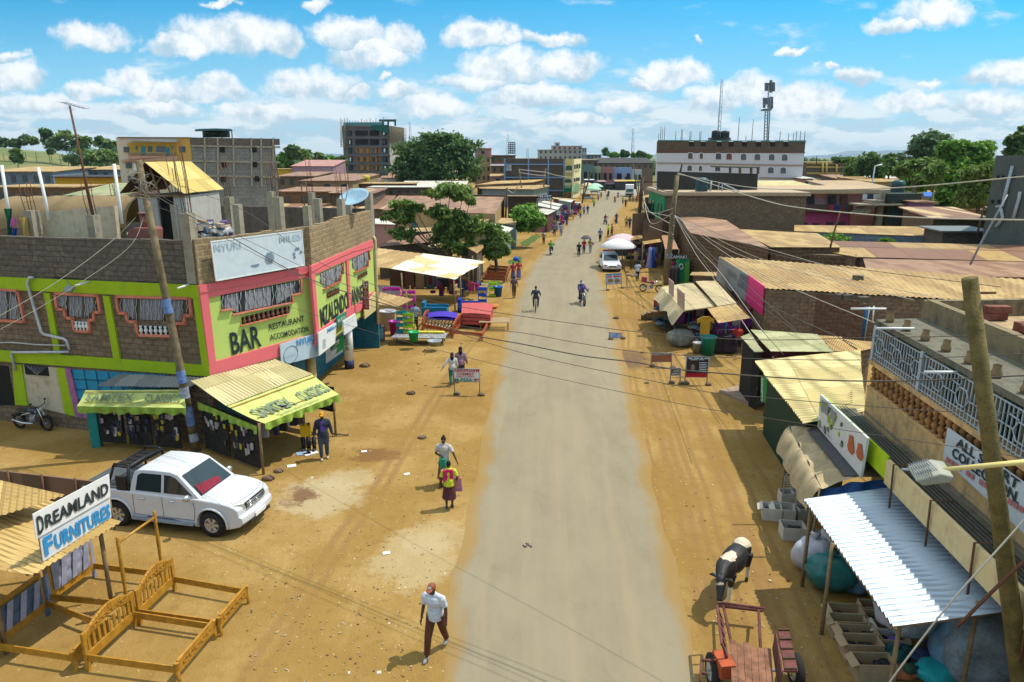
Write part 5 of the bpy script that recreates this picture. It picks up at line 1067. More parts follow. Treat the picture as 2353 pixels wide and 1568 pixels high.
lb=['pale carton nearest the road in the cluster beside the tarpaulin stall','pale carton second in the cluster with a raised flap','white carton standing alone in front of the cluster','dark filled carton at the back of the cluster beside the rack','black filled carton next to the wire rack','blue lined carton at the left of the cluster']
for i,(x,y,w,d)in enumerate(((0,960,.55,.45),(60,960,.6,.5),(125,1100,.65,.5),(95,850,.55,.4),(175,840,.5,.4),(215,960,.55,.4))):Q85(c6(x+(0 if i else-30),y),w,d,.38,R(-15+i*4),Q84,lb[i],flap=i in(0,1),group='cartons beside the tarpaulin stall')
def Q71(name,label,p,r,h,mt,seed,z=0,group=None,tie=True):
 c=g(p,z);k=MB();rd=random.Random(seed)
 def fn(u,v):
  t=2*pi*u;ph=pi*v;q=noise.noise((cos(t)*1.3+seed,sin(t)*1.3,v*2.2));q2=noise.noise((cos(t)*4+seed,sin(t)*4,v*7))
  rr=sin(ph)**.7*(1+.28*q+.10*q2);return c+Vc((r[0]*rr*cos(t),r[1]*rr*sin(t),h*(.5-.5*cos(ph)+.06*q2*sin(ph))))
 k.Q46(fn,28,16)
 if tie:k.Q40([(.04,h*.98),(.05,h*1.02),(.14,h*1.12),(.09,h*1.2)],c,9)
 o=k.Q0(name,mt,loc=c);return tag(o,label,'bag' if 'bag' in name else 'sack',group)
Q86=Q1('white_plastic_bag',(.55,.55,.60),.35,var=.2,sc=3);Q113=Q1('teal_plastic_bag',(.04,.22,.2),.3,var=.3,sc=3);Q95=Q1('pale_blue_bag',(.20,.36,.5),.3,var=.3,sc=3);Q96=Q1('clear_plastic_bag',(.30,.36,.40),.25,var=.35,sc=2)
Q71('sack','white knotted sack beside the thin poles under the roof edge',c6(270,1350),(.55,.45,0),.95,Q86,1)
Q71('plastic_bag','big teal plastic bag slumped beside the white sack',c6(400,1480),(.65,.5,0),.9,Q113,2)
Q71('plastic_bag','teal and white bag behind the big teal bag',c6(420,1260),(.4,.5,0),.95,Q86,3)
Q71('plastic_bag','pale blue plastic bag beside the roof edge, nearest the cartons',c6(580,1500),(.4,.35,0),.5,Q95,4)
Q71('plastic_bag','large clear plastic bag hanging below the roof front edge',c7(1150,1080),(.5,.3,0),.9,Q96,5,z=.9)
Q71('plastic_bag','huge clear plastic bag of goods beside the leaning pole',c7(1800,1560),(.75,.6,0),1.7,Q96,6)
Q71('plastic_bag','tall blue white plastic bag next to the huge clear bag',c7(1560,1480),(.4,.5,0),1.5,Q95,7)
Q71('plastic_bag','green tinged plastic bag behind the leaning pole',c7(2080,1250),(.6,.5,0),1.5,Q1('green_bag',(.08,.2,.12),.35,var=.3),8)
Q71('plastic_bag','turquoise plastic bag on the ground at the photo edge',c7(1420,1560),(.45,.3,0),.45,Q1('turquoise_bag',(.02,.4,.42),.35,var=.2),9,tie=False)
Q71('plastic_bag','orange cloth bundle on the ground by the turquoise bag',c7(1090,1520),(.38,.2,0),.3,Q1('orange_cloth',(.42,.14,.05),.8,var=.3),10,tie=False)
Q71('plastic_bag','small purple plastic bag among the open cartons',c7(985,1270),(.2,.2,0),.38,Q1('purple_bag',(.15,.09,.42),.4,var=.3),12,tie=False)
Q71('plastic_bag','white plastic sheet bunched at the roof corner',c7(930,960),(.3,.5,0),.9,Q86,13,z=.6,tie=False)
k=MB();rd=random.Random(2)
for i in range(40):
 p=g(c7(rd.uniform(860,1650),rd.uniform(1250,1560)));k.ell(p+Vc((0,0,.1+rd.uniform(0,.2))),(rd.uniform(.1,.25),rd.uniform(.08,.2),rd.uniform(.05,.14)),7,m=rd.randrange(4),M=Rot(rd.uniform(0,3),3,'Z'))
tag(k.Q0('clothes_heap',[Q1('heap_teal',(.02,.12,.12)),Q1('heap_dark',(.02,.03,.03)),Q1('heap_navy',(.03,.04,.1)),Q1('heap_green',(.03,.09,.05))],loc=g(c7(1200,1400))),'heap of dark teal clothes on the ground behind the cartons','clothes',kind='stuff')
# shops with yellow roofs up the right side
Q31('shop_row','shop row under a broad yellowed corrugated roof beside the peach balcony building',[b5(1655,900),c6(672,178),c6(215,272),b5(708,1000)],[3.15,3.15,2.7,2.7],Q51,Q1('dark_green_front',(.01,.045,.025),.7),wl=.2,amp=.04,ins=.7,op=False)
yr=Q31('market_stall','stall roof of pale green sheets with a dark ridge gap beyond the yellow roof',[b5(672,716),b5(1270,757),b5(1425,916),b5(862,912)],[2.85,3.1,3.05,2.8],tin('pale_green_sheet',(.40,.40,.20),(.46,.44,.24),(.30,.24,.12),rust=.25),Q1('dark_red_front',(.12,.02,.03),.8),cat='stall',wl=-.19,ins=.4,op=False)
Q31('market_stall','narrow strip of greenish tin beside the dark ridge gap',[b5(660,750),b5(800,914),b5(715,916),b5(583,782)],[2.7,2.7,2.55,2.55],tin('pale_green_sheet',(.40,.40,.20),(.46,.44,.24),(.30,.24,.12),rust=.25),Q14,cat='stall',wl=.19,ins=.3,op=False)
Q31('lean_to','orange rusted sheet roof behind the pale green stall roof',[b5(1272,768),b5(1480,780),b5(1640,908),b5(1430,912)],[3.05]*4,Q12,Q21,wl=-.19,op=False)
Q31('lean_to','tan sheet roof against the brown brick wall',[b5(1490,800),b5(1800,830),b6(620,560),b5(1655,905)],[3.1]*4,Q12,Q21,wl=-.19,op=False)
WYf=Wall(g(b5(708,1000),2.6)+Vc((.7,0,0)),g(c6(215,272),2.6)+Vc((.7,0,0)))
for lab,q,c,tx in(('tall green M-PESA board standing at the dark shop front',[(770,1130),(825,1145),(815,1375),(765,1355)],(.02,.3,.06),'MPESA'),('dark green shutter board at the corner of the shop row',[(690,1000),(740,1020),(735,1260),(665,1210)],(.02,.1,.04),None),('violet blue door board beside the green M-PESA board',[(830,1190),(870,1200),(850,1400),(820,1400)],(.15,.13,.45),None)):
 t=Q17('shop_board',lab,'board',WYf,B(b5,q),.1,.04,Q1('boardc_%.2f%.2f'%(c[0],c[1]),c,.6))
 if tx:
  for i,ch in enumerate(tx):
   p=WYf.at(b5(776,1185+i*42),.12);text(ch,p,WYf.t*.28,(0,0,.26),Q28,t)
k=MB()
for p in(b5(800,1490),b5(965,1570),c6(40,390)):c=g(p);k.Q2([c,c+Vc((.15,0,2.6))],.05,6)
for i,o in enumerate(k.split('post',Q5,None,loc=g(b5(800,1490)))):tag(o,['wooden post at the shop front beside the violet board','wooden post holding the yellow roof edge','wooden post below the yellow roof near the tarpaulin stall'][i],'post')
k=MB();P=[g(b5(*p))for p in((395,1278),(640,1215),(780,1395),(715,1420))];k.Q30(P,[p+Vc((0,0,.12))for p in P]);tag(k.Q0('concrete_step',Q1('step_concrete',(.35,.25,.18),.9),loc=P[0]),'low concrete step in front of the shop row','step')
lb=Q31('long_building','long tan roofed building with a grey and hot pink side wall and brown brick front',[b5(400,62),b6(1800,40),b6(1800,228),b5(815,345)],[3.7,3.7,3.3,3.6],Q12,Q21,ins=.05,seed=3,op=False,wl=.28,amp=.03)
WP=Wall(g(b5(812,340),3.6),g(b5(392,62),3.6))
for q,c,nm in(([(392,62),(655,225),(630,462),(368,268)],Q9('grey_wash',(.30,.30,.28),(.2,.19,.17),.5),'painted_wall'),([(655,225),(795,325),(776,585),(630,462)],Q1('hot_pink',(.75,.03,.2),.6,var=.08),'painted_wall'),([(590,210),(655,240),(640,380),(556,320)],Q1('blue_grey_print',(.17,.2,.24),.7,var=.4),'wall_print')):
 k=MB();k.Q3([WP.at(b5(*p),.08 if nm!='wall_print' else.1)for p in q],-WP.n*.06);k.Q0(nm,c,lb)
Q16('---',WP,b5(470,215),b5(545,270),b5(475,165),Q1('faint_grey',(.22,.22,.22)),lb,off=.1)
WB=Wall(g(b5(812,345),3.5),(19.2,36.6));k=MB();k.Q3([WB.at(b5(*p),.05)for p in((795,345),(1480,412),(1720,490),(1690,800),(762,720))],-WB.n*.2);k.Q0('brick_front',Q25('brown_bricks',(.15,.085,.055),(.2,.125,.09),(.11,.075,.05)),lb)
for x,y,w in((940,430,60),(1010,430,55),(1080,440,60),(1170,440,70),(1110,495,60)):
 k=MB();k.Q3([WB.at(b5(*p),.06)for p in((x,y),(x+w,y+4),(x+w,y+38),(x,y+34))],-WB.n*.02);k.Q0('pale_block',Q90,lb)
Q17('notice_plate','small white notice plate fixed on the brown brick wall','notice',WB,B(b5,[(808,603),(900,605),(898,672),(812,670)]),.12,.03,Q1('notice_blue',(.45,.5,.62),.6))
for i,(a,b_,m)in enumerate(((b6(520,250),b6(490,520),Q1('blue_pipe',(.02,.1,.2),.5)),(b6(580,245),b6(570,370),Q6),(b6(545,250),b6(500,525),Q18))):
 k=MB();k.Q2([at(a,30),at(b_,30)],.07 if i==0 else.03,6);tag(k.Q0('pipe_post',m,loc=at(b_,30)),['dark blue post at the end of the brown brick wall','short white pipe beside the dark blue post','thin pale pole beside the dark blue post'][i],'post')
for i,p in enumerate((b5(1485,420),b5(1540,425),b5(1690,445),b5(1640,250))):
 c=g(p,3.7);k=MB();k.box(c,(.5,.35,.28),.2);tag(k.Q0('loose_block',Q41,loc=c),'loose stone block weighting the tan roof edge above the brick wall','block','blocks on the tan roof')
Q62=Q1('pale_tan_tarpaulin',(.55,.44,.24),.75,var=.2,sc=1.5)
m1=Q31('market_stall','clothes stall under a flat pale tarpaulin roof with two signboards standing on it',[b4(900,702),b4(1222,652),b4(1482,903),b4(1142,946)],[2.35]*4,Q62,Q14,cat='stall',ins=.9,op=False,walls=False)
k=MB();Z=[g(b4(900,702),2.35),g(b4(1142,946),2.35)];k.Q46(lambda u,v:Z[0].lerp(Z[1],u)+Vc((-.5*v-.15*abs(sin(u*9))*v,0,-.9*v*(1-.4*abs(sin(u*6.5))))),40,6);k.Q0('tarpaulin_side',Q62,m1)
m2=Q31('market_stall','second flat pale tarpaulin roof behind the dark gutter gap',[b4(1262,642),b4(1465,630),b4(1690,872),b4(1492,900)],[2.55]*4,Q62,Q14,cat='stall',ins=.9,op=False,walls=False)
m3=Q31('market_stall','clothes stall under an ochre tin sheet at the end of the tarpaulin stalls',[b4(1388,926),b4(1690,880),b4(1835,1030),b4(1502,1082)],[2.5,2.6,2.5,2.25],Q12,Q14,cat='stall',wl=-.19,ins=1.0,op=False,seed=4,walls=False)
for q,c,lbq in(([(978,610),(1030,655),(1025,812),(980,765)],(.35,.2,.17),'faded signboard standing at the road edge of the tarpaulin roof, farther one'),([(1066,706),(1141,772),(1138,944),(1070,888)],(.33,.17,.12),'faded brown signboard on the tarpaulin roof, nearer one')):
 Wx=Wall(g(b4(*q[3]),2.4),g(b4(*q[2]),2.4));Q17('signboard',lbq,'sign',Wx,B(b4,q),0,.04,Q1('faded_board_%.2f'%c[1],c,.7,var=.4,c2=(.5,.38,.3)))
Q31('market_stall','small tan roofed hut behind the tarpaulin stalls beside the grey wall',[b4(1225,545),b4(1480,545),b4(1480,585),b4(1200,575)],[2.9]*4,Q12,Q21,cat='stall',op=False)
def heap(name,label,pts,n,cols,zr,sz,seed,cat='clothes',kind='stuff'):
 k=MB();rd=random.Random(seed);xs=[p[0]for p in pts];ys=[p[1]for p in pts]
 for i in range(n):
  p=g((rd.uniform(min(xs),max(xs)),rd.uniform(min(ys),max(ys))));s=rd.uniform(.6,1.3)
  k.ell(p+Vc((0,0,rd.uniform(*zr))),(sz*s,sz*.7*s,sz*.45*s),7,m=rd.randrange(len(cols)),M=Rot(rd.uniform(0,3),3,'Z')@Rot(rd.uniform(-.5,.5),3,'X'))
 o=k.Q0(name,[Q1(name+label[:8].replace(' ','_')+str(i),c,.85)for i,c in enumerate(cols)],loc=g(pts[0]));return tag(o,label,cat,kind=kind)
heap('clothes_heap','heap of blue denim clothes at the near side of the tarpaulin stall',[b4(850,1180),b4(1060,1060)],70,[(.08,.13,.18),(.12,.17,.2),(.05,.08,.12),(.2,.25,.28)],(.2,1.3),.26,1)
heap('clothes_heap','folded pink and white clothes under the ochre tin sheet',[b4(1450,1250),b4(1700,1180)],60,[(.45,.25,.28),(.5,.5,.5),(.12,.05,.1),(.3,.1,.12)],(.6,1.4),.2,2)
heap('clothes_heap','stacked white and blue cloth bundles beside the teal bin',[b4(1190,1300),b4(1340,1230)],36,[(.4,.45,.48),(.15,.28,.35),(.25,.06,.09)],(.1,1.1),.24,3)
Q71('sack','bulging white and green sack in front of the clothes stall',b4(1100,1320),(.8,.6,0),1.0,Q1('sack_cloth',(.32,.33,.28),.8,var=.3),15,tie=False)
def Q38(p,r,h,c,label,name='plastic_bin',z=0,cat='bin'):
 q=g(p,z);k=MB();k.Q40([(0,.02),(r*.72,.02),(r*.74,0),(r*.98,h*.93),(r*1.08,h*.93),(r*1.08,h),(r*.94,h),(r*.68,.05),(0,.05)],q,18);return tag(k.Q0(name,Q1('bin_%.2f_%.2f_%.2f'%c,c,.4,var=.1),loc=q),label,cat)
Q38(b4(1385,1410),.42,1.05,(.02,.36,.33),'tall turquoise plastic bin on the dirt at the clothes stall')
Q38(b4(1280,1395),.28,.62,(.45,.46,.48),'white plastic bin beside the turquoise one')
Q38(b4(1345,1290),.3,.75,(.01,.04,.4),'blue plastic bin behind the turquoise one')
for i,(x,w)in enumerate(((1515,.85),(1605,.8))):
 c=g(b4(x,1395));t=thing('suitcase',['black suitcase left of the dark purple suitcase','dark purple suitcase with raised handle beside the seated person'][i],'suitcase',c)
 k=MB();k.box(c+Vc((0,0,.55)),(w,.4,.95),.1);Q43(k.Q0('shell',Q1('case_%d'%i,(.015,.014,.016)if i==0 else(.03,.02,.04),.5),t),.05);k=MB();k.Q2([c+Vc((-.2,0,1.02)),c+Vc((-.2,0,1.35)),c+Vc((.2,0,1.35)),c+Vc((.2,0,1.02))],.02,5);k.Q0('handle',Q13,t)
def W2p(p,q,z):return Wall(g(p,z),g(q,z))
gb=thing('green_building','flat roofed building with bright green street wall and rough brown stone side','building',(16.5,75,0));G0=Vc((15.9,75,0));G1=Vc((16.6,88,0));G2=Vc((30,74,0))
k=MB();k.Q30([G0,G2,Vc((31,92,0)),G1],[v+Vc((0,0,6.7))for v in(G0,G2,Vc((31,92,0)),G1)]);k.Q0('wall',Q21,gb)
k=MB();q=[G0+Vc((-.3,-.3,6.7)),G2+Vc((.3,-.3,6.7)),Vc((31.3,92,6.7)),G1+Vc((-.3,.3,6.7))];k.Q30(q,[v+Vc((0,0,.35))for v in q]);k.Q0('roof_slab',Q1('beige_slab',(.5,.38,.25),.9),gb)
WG=Wall(G0,G1);Q123=Q1('bright_green_paint',(.0,.26,.09),.6,var=.2)
k=MB();k.Q3([WG.pt(0,0,.05),WG.pt(WG.L,0,.05),WG.pt(WG.L,6.65,.05),WG.pt(0,6.65,.05)],-WG.n*.1);k.Q3([WG.pt(-.2,0,.2)+Vc((0,0,0)),WG.pt(-.2,6.6,.2),WG.pt(.4,6.6,.22),WG.pt(.4,0,.22)],-WG.n*.1);k.Q0('painted_front',Q123,gb)
for s in(2,4.5,8,10.5):
 for z in(1,4.2):
  k=MB();k.Q3([WG.pt(s,z,.12),WG.pt(s+.9,z,.12),WG.pt(s+.9,z+1.5,.12),WG.pt(s,z+1.5,.12)],-WG.n*.05);k.Q0('window',Q11,gb)
WK=Wall(at(a4(378,1250),80),at(a4(1550,1250),80));tb=thing('terrace_wall','charcoal block terrace storey above the beige slab with an open pillared end','building',WK.A)
k=MB();k.Q3([WK.at(a4(*p))for p in((378,1120),(1165,1140),(1545,1150),(1535,1372),(372,1345))],Vc((0,.25,0)));k.Q0('wall',Q9('charcoal_plaster',(.05,.05,.045),(.025,.025,.02),.5),tb)
k=MB();k.Q3([WK.at(a4(*p),.4)for p in((1165,1062),(1570,1068),(1572,1085),(1168,1080))],Vc((0,6,0)));k.Q0('roof_slab',Q83,tb)
for x in(1215,1330,1460,1540):k=MB();k.Q3([WK.at(a4(*p),.2)for p in((x,1080),(x+22,1081),(x+22,1150),(x,1150))],Vc((0,.3,0)));k.Q0('pillar',Q41,tb)
def tank(p,Y,r,h,label,c=(.02,.07,.08),dome=True):
 q=at(p,Y);k=MB();k.Q40([(r,0),(r,h*.28),(r*1.03,h*.3),(r,h*.33),(r,h*.6),(r*1.03,h*.62),(r,h*.65),(r,h*.85),(r*.6,h*.97),(r*.3,h),(0,h)],q,16);return tag(k.Q0('water_tank',Q1('tank_%.2f'%c[1],c,.45,var=.1),loc=q),label,'water tank')
tank(a4(888,1350),76,.65,1.4,'dark blue water tank standing against the charcoal terrace wall')
tank(a4(1055,728),180,1.05,1.7,'left of two black tanks on the white building roof',(.015,.03,.03));tank(a4(1160,732),180,1.05,1.7,'right of two black tanks on the white building roof',(.015,.03,.03))
tank(a5(1018,835),86,.75,1.4,'dark teal tank on the pink building roof')
pk=thing('stair_rail','white pipe railing on the beige slab in front of the charcoal wall','railing',at(a4(1100,1350),75.5));k=MB();k.Q2([at(a4(*p),75.5)for p in((1085,1335),(1090,1258),(1130,1262),(1360,1370))],.07,5);k.Q2([at(a4(*p),75.5)for p in((1128,1350),(1130,1262))],.07,5);k.Q2([at(a4(*p),75.5)for p in((1258,1368),(1255,1325))],.07,5);k.Q2([at(a4(*p),75.5)for p in((992,1350),(1003,1232))],.1,5);k.Q0('pipe',Q18,pk)
Yw=180;WW=Wall(at(a4(376,1000),Yw),at(a4(2078,1000),Yw-3));wb_=thing('white_building','long white three storey block with a brown brick top floor and arched windows','building',WW.A)
bw_=lambda pts:[a4(*p)for p in pts]
def wpan(nm,pts,off,d,mt,par=None,W=None):
 k=MB();k.Q3([(W or WW).at(p,off)for p in pts],-(W or WW).n*d);return k.Q0(nm,mt,par or wb_)
c0,c1_=WW.at(a4(383,765)),WW.at(a4(2098,775));
k=MB();base=[Vc((c0.x,c0.y,0)),Vc((c1_.x,c1_.y,0)),Vc((c1_.x+3,c1_.y+14,0)),Vc((c0.x+2.5,c0.y+14,0))];k.Q30(base,[Vc((p.x,p.y,11.5))for p in base]);k.Q0('wall',Q1('white_wash',(.66,.64,.66),.8,var=.1),wb_)
zt=c0.z;k=MB();k.Q30([Vc((p.x,p.y,11.5))for p in base],[Vc((p.x,p.y,zt))for p in base]);k.Q0('brick_storey',Q25('brown_top_bricks',(.13,.09,.06),(.17,.12,.085),(.2,.16,.12),bw=.9,bh=.45),wb_)
wpan('band',bw_([(372,878),(2095,898),(2095,908),(372,886)]),.15,.3,Q1('maroon_band',(.25,.1,.07)))
wpan('band',bw_([(368,1016),(2075,1046),(2074,1062),(367,1030)]),.15,.3,Q1('tan_band',(.42,.3,.2)));wpan('band',bw_([(1560,1188),(2058,1196),(2057,1212),(1560,1206)]),.15,.3,Q1('tan_band',(.42,.3,.2)))
wpan('coping',bw_([(383,756),(2102,770),(2102,780),(383,766)]),.2,.4,Q1('teal_coping',(.05,.3,.27)))
def archp(x0,x1,y0,y1):return[a4(x0,y1),a4(x1,y1),a4(x1,y0+14),a4(x1-12,y0+3),a4((x0+x1)/2,y0),a4(x0+12,y0+3),a4(x0,y0+14)]
for x0,x1,y0,y1,c in((733,787,905,976,0),(868,906,907,976,0),(1055,1118,910,982,2),(1178,1242,912,985,3),(1345,1410,916,988,1),(1505,1572,919,991,1),(1672,1737,922,993,1),(1822,1888,924,997,1),(725,778,1052,1115,0),(858,896,1055,1116,0),(1048,1107,1058,1118,2),(1662,1727,1072,1142,1),(1806,1870,1076,1146,1)):
 wpan('window_surround',archp(x0-7,x1+7,y0-6,y1+5),.05,.1,Q6);wpan('window',archp(x0,x1,y0,y1),.09,.1,[Q1('brown_glass',(.13,.10,.08),.4),Q1('grey_glass',(.13,.14,.16),.3),Q11,Q1('red_glass',(.22,.07,.06),.4)][c])
for x in(745,880,1065,1205,1360,1522,1688,1840):wpan('window',bw_([(x,770),(x+58,771),(x+58,833),(x,832)]),.05,.08,Q14);wpan('coping_piece',bw_([(x,768),(x+56,769),(x+56,779),(x,778)]),.25,.2,Q6)
for i,x in enumerate((395,415,435,460,592,655,668,755,770,870,885,1318,1410,1480,1805,1905,1962,1995,2042,2092)):
 p=WW.at(a4(x,765));h=[3,6,5,6,4,5,5,4,4,4,4,10,2,9,4,3,3,4,4,4][i];k=MB();k.Q2([Vc((p.x,p.y+.5,zt-.5)),Vc((p.x,p.y+.5,zt+h*.55))],.09,4);k.Q0('starter_bar',Q1('grey_rod',(.2,.25,.28)),wb_)
wpan('tank_plinth',bw_([(990,728),(1230,730),(1230,765),(990,762)]),-2,3,Q90)
tw=thing('telecom_tower','tall steel telecom tower with panel antennas rising behind the white building','tower',at(a4(1635,770),196));Yt=196
k=MB();pt=lambda x,y,dy=0:at(a4(x,y),Yt+dy)
for a,b_ in(((1610,860),(1630,400)),((1645,860),(1668,120)),((1660,860),(1690,250))):k.Q2([pt(*a),pt(*b_)],.16,5)
for i in range(16):
 y=840-i*36;f=i/16;k.Q2([pt(1612+20*f,y),pt(1660+22*f,y-18)],.06,4);k.Q2([pt(1660+22*f,y),pt(1612+20*f,y-18)],.06,4)
k.Q0('lattice_mast',Q1('galvanised_steel',(.22,.26,.30),.5),tw)
k=MB();k.Q3([pt(1622,395),pt(1705,395),pt(1705,412),pt(1622,412)],Vc((0,3,0)));k.Q0('platform',Q7,tw)
for(x0,x1,y0,y1)in((1633,1682,92,185),(1720,1744,85,190),(1690,1712,60,205),(1612,1632,265,385),(1640,1655,268,345),(1695,1722,255,392),(1665,1684,262,385)):k=MB();k.Q3([pt(x0,y0),pt(x1,y0),pt(x1,y1),pt(x0,y1)],Vc((0,.8,0)));k.Q0('antenna_panel',Q1('antenna_grey',(.13,.16,.18),.5),tw)
def mast(p0,p1,Y,r,label,c=(.3,.4,.45)):
 a=at(p0,Y);b=at(p1,Y);a=Vc((a.x,a.y,0));k=MB();w=r*4
 for j in range(3):o=Vc((w*cos(j*2.09),w*sin(j*2.09),0));k.Q2([a+o,b+o*.5],r*.6,4)
 n=24
 for i in range(n):
  u=i/n;v=(i+1)/n;o0=Vc((w*cos(i*2.09),w*sin(i*2.09),0));o1=Vc((w*cos((i+1)*2.09),w*sin((i+1)*2.09),0));k.Q2([a.lerp(b,u)+o0*(1-u*.5),a.lerp(b,v)+o1*(1-v*.5)],r*.4,4)
 tag(k.Q0('radio_mast',Q1('mast_%.2f'%c[0],c,.6),loc=a),label,'mast')
mast(a4(1088,760),a4(1128,48),210,.16,'thin guyed lattice mast behind the two black tanks')
mast(a4(85,980),a4(94,622),420,.28,'thin mast standing alone beyond the end of the road');mast(a2(1482,420),a2(1466,205),330,.2,'small lattice mast just right of the scaffolded tower block');mast(a3(240,420),a3(252,118),300,.18,'dark pole mast left of the square frame hoarding');mast(a3(498,410),a3(498,292),600,.4,'faint distant mast between hoarding and the stepped hotel')
# town further up the road
Q29=Q9('tan_plaster',(.42,.30,.15),(.2,.13,.07),.6);Q33=Q9('dusty_pink_plaster',(.42,.24,.22),(.25,.15,.13),.5);Q48=Q9('grey_teal_boards',(.20,.27,.26),(.12,.14,.12),.5)
Q32=Q1('weathered_boards',(.16,.115,.075),.9,var=.4,sc=8)
def fb(label,cf,x0,x1,yf,yb,Y,dep,rm,wm,nw=0,name='building',cat='building',group=None,ybase=None,wc=None,rise=None,floors=1):
 a=at(cf(x0,yf),Y);b=at(cf(x1,yf),Y);zf=(a.z+b.z)/2;bk=at(cf((x0+x1)/2,yb),Y+dep).z if yb is not None else zf
 t=thing(name,label,cat,((a.x+b.x)/2,Y,0),group);sx=(Y+dep)/Y
 k=MB();A=Vc((a.x,Y,a.z));Bq=Vc((b.x,Y,b.z));C=Vc((b.x+(b.x*(sx-1))*.4,Y+dep,bk));D=Vc((a.x+(a.x*(sx-1))*.4,Y+dep,bk))
 ov=.4;k.Q72([A+Vc((-ov,-ov,0)),Bq+Vc((ov,-ov,0)),C+Vc((ov,ov,0)),D+Vc((-ov,ov,0))],.12);k.Q0('roof',rm,t)
 k=MB();k.Q30([Vc((p.x,p.y,0))for p in(A,Bq,C,D)],[p-Vc((0,0,.14))for p in(A,Bq,C,D)]);k.Q0('wall',wm,t)
 rd=random.Random(int(x0+yf));
 for fl in range(floors):
  for i in range(nw):
   x=A.x+(Bq.x-A.x)*(i+.5)/nw;w=min(1.2,(Bq.x-A.x)/nw*.4);zt=zf-.7-fl*3.0;k=MB();k.box((x,Y-.02,zt-.6),(w,.12,1.2));k.Q0('window',wc or Q11,t)
 return t
fb('long block with tan roof and dark windows behind the khaki tarpaulin',a1,-150,655,797,775,85,14,Q12,Q21,8)
fb('blue grey walled building under an orange tan roof strip at the left',a1,-150,480,657,612,130,25,Q12,Q1('blue_grey_wall',(.17,.24,.30),.8,var=.3),6)
fb('building with a bright yellow wall behind the leaning antenna mast',a1,500,1135,706,690,112,10,Q1('dark_roof',(.05,.045,.05),.8),Q1('bright_yellow_wall',(.62,.36,.01),.7,var=.2),0)
fb('orange tan roof between the hillside trees and the cream apartment block',a1,740,1100,640,600,150,25,Q12,Q1('blue_grey_wall',(.17,.24,.30),.8,var=.3),4)
gt=fb('low shelter with a green edged hipped roof behind the white plastic pipes',a1,640,1088,876,765,60,13,tin('olive_sheet',(.33,.36,.16),(.38,.38,.18),(.36,.26,.12),wave=.1),Q33,0,cat='shelter')
k=MB();a=at(a1(640,876),59.5);b=at(a1(1088,884),59.5);k.Q3([a,b,b-Vc((0,0,1.1)),a-Vc((0,0,.9))],(0,.1,0));k.Q0('fascia',Q123,gt)
Yh=95;WH=Wall(at(a1(1085,500),Yh),at(a1(1765,500),Yh-3));WH2=Wall(at(a1(1765,500),Yh-3),at(a2(235,500),Yh+1))
ht=thing('apartment_block','cream and yellow apartment block with a grey stone side and balcony','building',WH.A)
hc0,hc1,hc2=WH.at(a1(1078,342)),WH.at(a1(1740,345)),WH2.at(a2(222,358))
def pan(W,cf,pts,off,d,mt,nm,par):k=MB();k.Q3([W.at(cf(*p),off)for p in pts],-W.n*d);return k.Q0(nm,mt,par)
k=MB();q=[WH.A,WH.pt(WH.L,0),WH2.pt(WH2.L,0),WH2.pt(WH2.L,0)+Vc((-7,14,0)),WH.A+Vc((-1,12,0))];zs=[hc0.z,hc1.z,hc2.z,hc2.z,hc0.z];q=[Vc((v.x,v.y,0))for v in q]
k.Q30(q,[v+Vc((0,0,z-.05))for v,z in zip(q,zs)]);k.Q0('wall',Q9('cream_block_wall',(.60,.52,.38),(.45,.38,.27),.3),ht)
pan(WH,a1,[(1605,345),(1742,347),(1765,555),(1618,555)],.1,.2,Q1('mustard_wall',(.62,.38,.08),.8,var=.1),'painted_wall',ht)
pan(WH,a1,[(1168,395),(1612,400),(1622,510),(1178,505)],.1,.2,Q1('yellow_recess',(.55,.36,.06),.8),'balcony_recess',ht)
pan(WH,a1,[(1175,512),(1625,515),(1628,556),(1110,553),(1112,575),(1178,560)],.35,.3,Q1('salmon_balcony',(.62,.36,.24),.8),'balcony_wall',ht)
pan(WH,a1,[(1150,372),(1165,362),(1610,362),(1605,388)],.9,.9,Q1('pale_roof_strip',(.5,.5,.5),.6),'awning',ht)
pan(WH,a1,[(1078,340),(1740,343),(1742,352),(1079,350)],.2,.4,Q1('brown_coping',(.22,.14,.08),.8),'coping',ht)
for x0,x1,y0,y1,m in((1135,1185,432,482,0),(1245,1262,425,458,0),(1297,1332,428,508,1),(1358,1395,428,475,0),(1435,1520,428,480,2),(1525,1555,440,508,1),(1572,1588,425,455,0),(1648,1702,428,482,0),(1155,1203,580,628,0),(1175,1220,700,745,0),(1230,1262,585,650,3)):
 pan(WH,a1,[(x0,y0),(x1,y0),(x1,y1),(x0,y1)],.15,.1,[Q11,Q1('turquoise_door',(.02,.25,.33),.6),Q1('laundry_window',(.2,.25,.3),.7,var=.5,sc=8),Q6][m],'window' if m in(0,2)else 'door',ht)
k=MB()
for i in range(26):k.Q2([WH.at(a1(1180+i*17,485),.4),WH.at(a1(1180+i*17,512),.4)],.03,4)
k.Q2([WH.at(a1(1178,485),.4),WH.at(a1(1622,488),.4)],.05,4);k.Q0('balcony_railing',Q13,ht)
Q130=Q25('pale_grey_blocks',(.30,.29,.26),(.24,.235,.21),(.17,.16,.14),bw=.9,bh=.45)
k=MB();k.Q3([WH2.pt(0,0,.1),WH2.pt(WH2.L,0,.1),Vc((hc2.x,hc2.y,hc2.z))+WH2.n*.1,WH2.pt(0,hc1.z,.1)],-WH2.n*.2);k.Q0('stone_wall',Q130,ht)
def h2(x,y,of=.25):return WH2.at(a1(x,y),of)
for x in(1880,2000,2145,2310,2400,2510):k=MB();k.Q3([h2(x-8,350),h2(x+8,350),h2(x+14,800),h2(x-2,800)],-WH2.n*.2);k.Q0('pillar',Q45,ht)
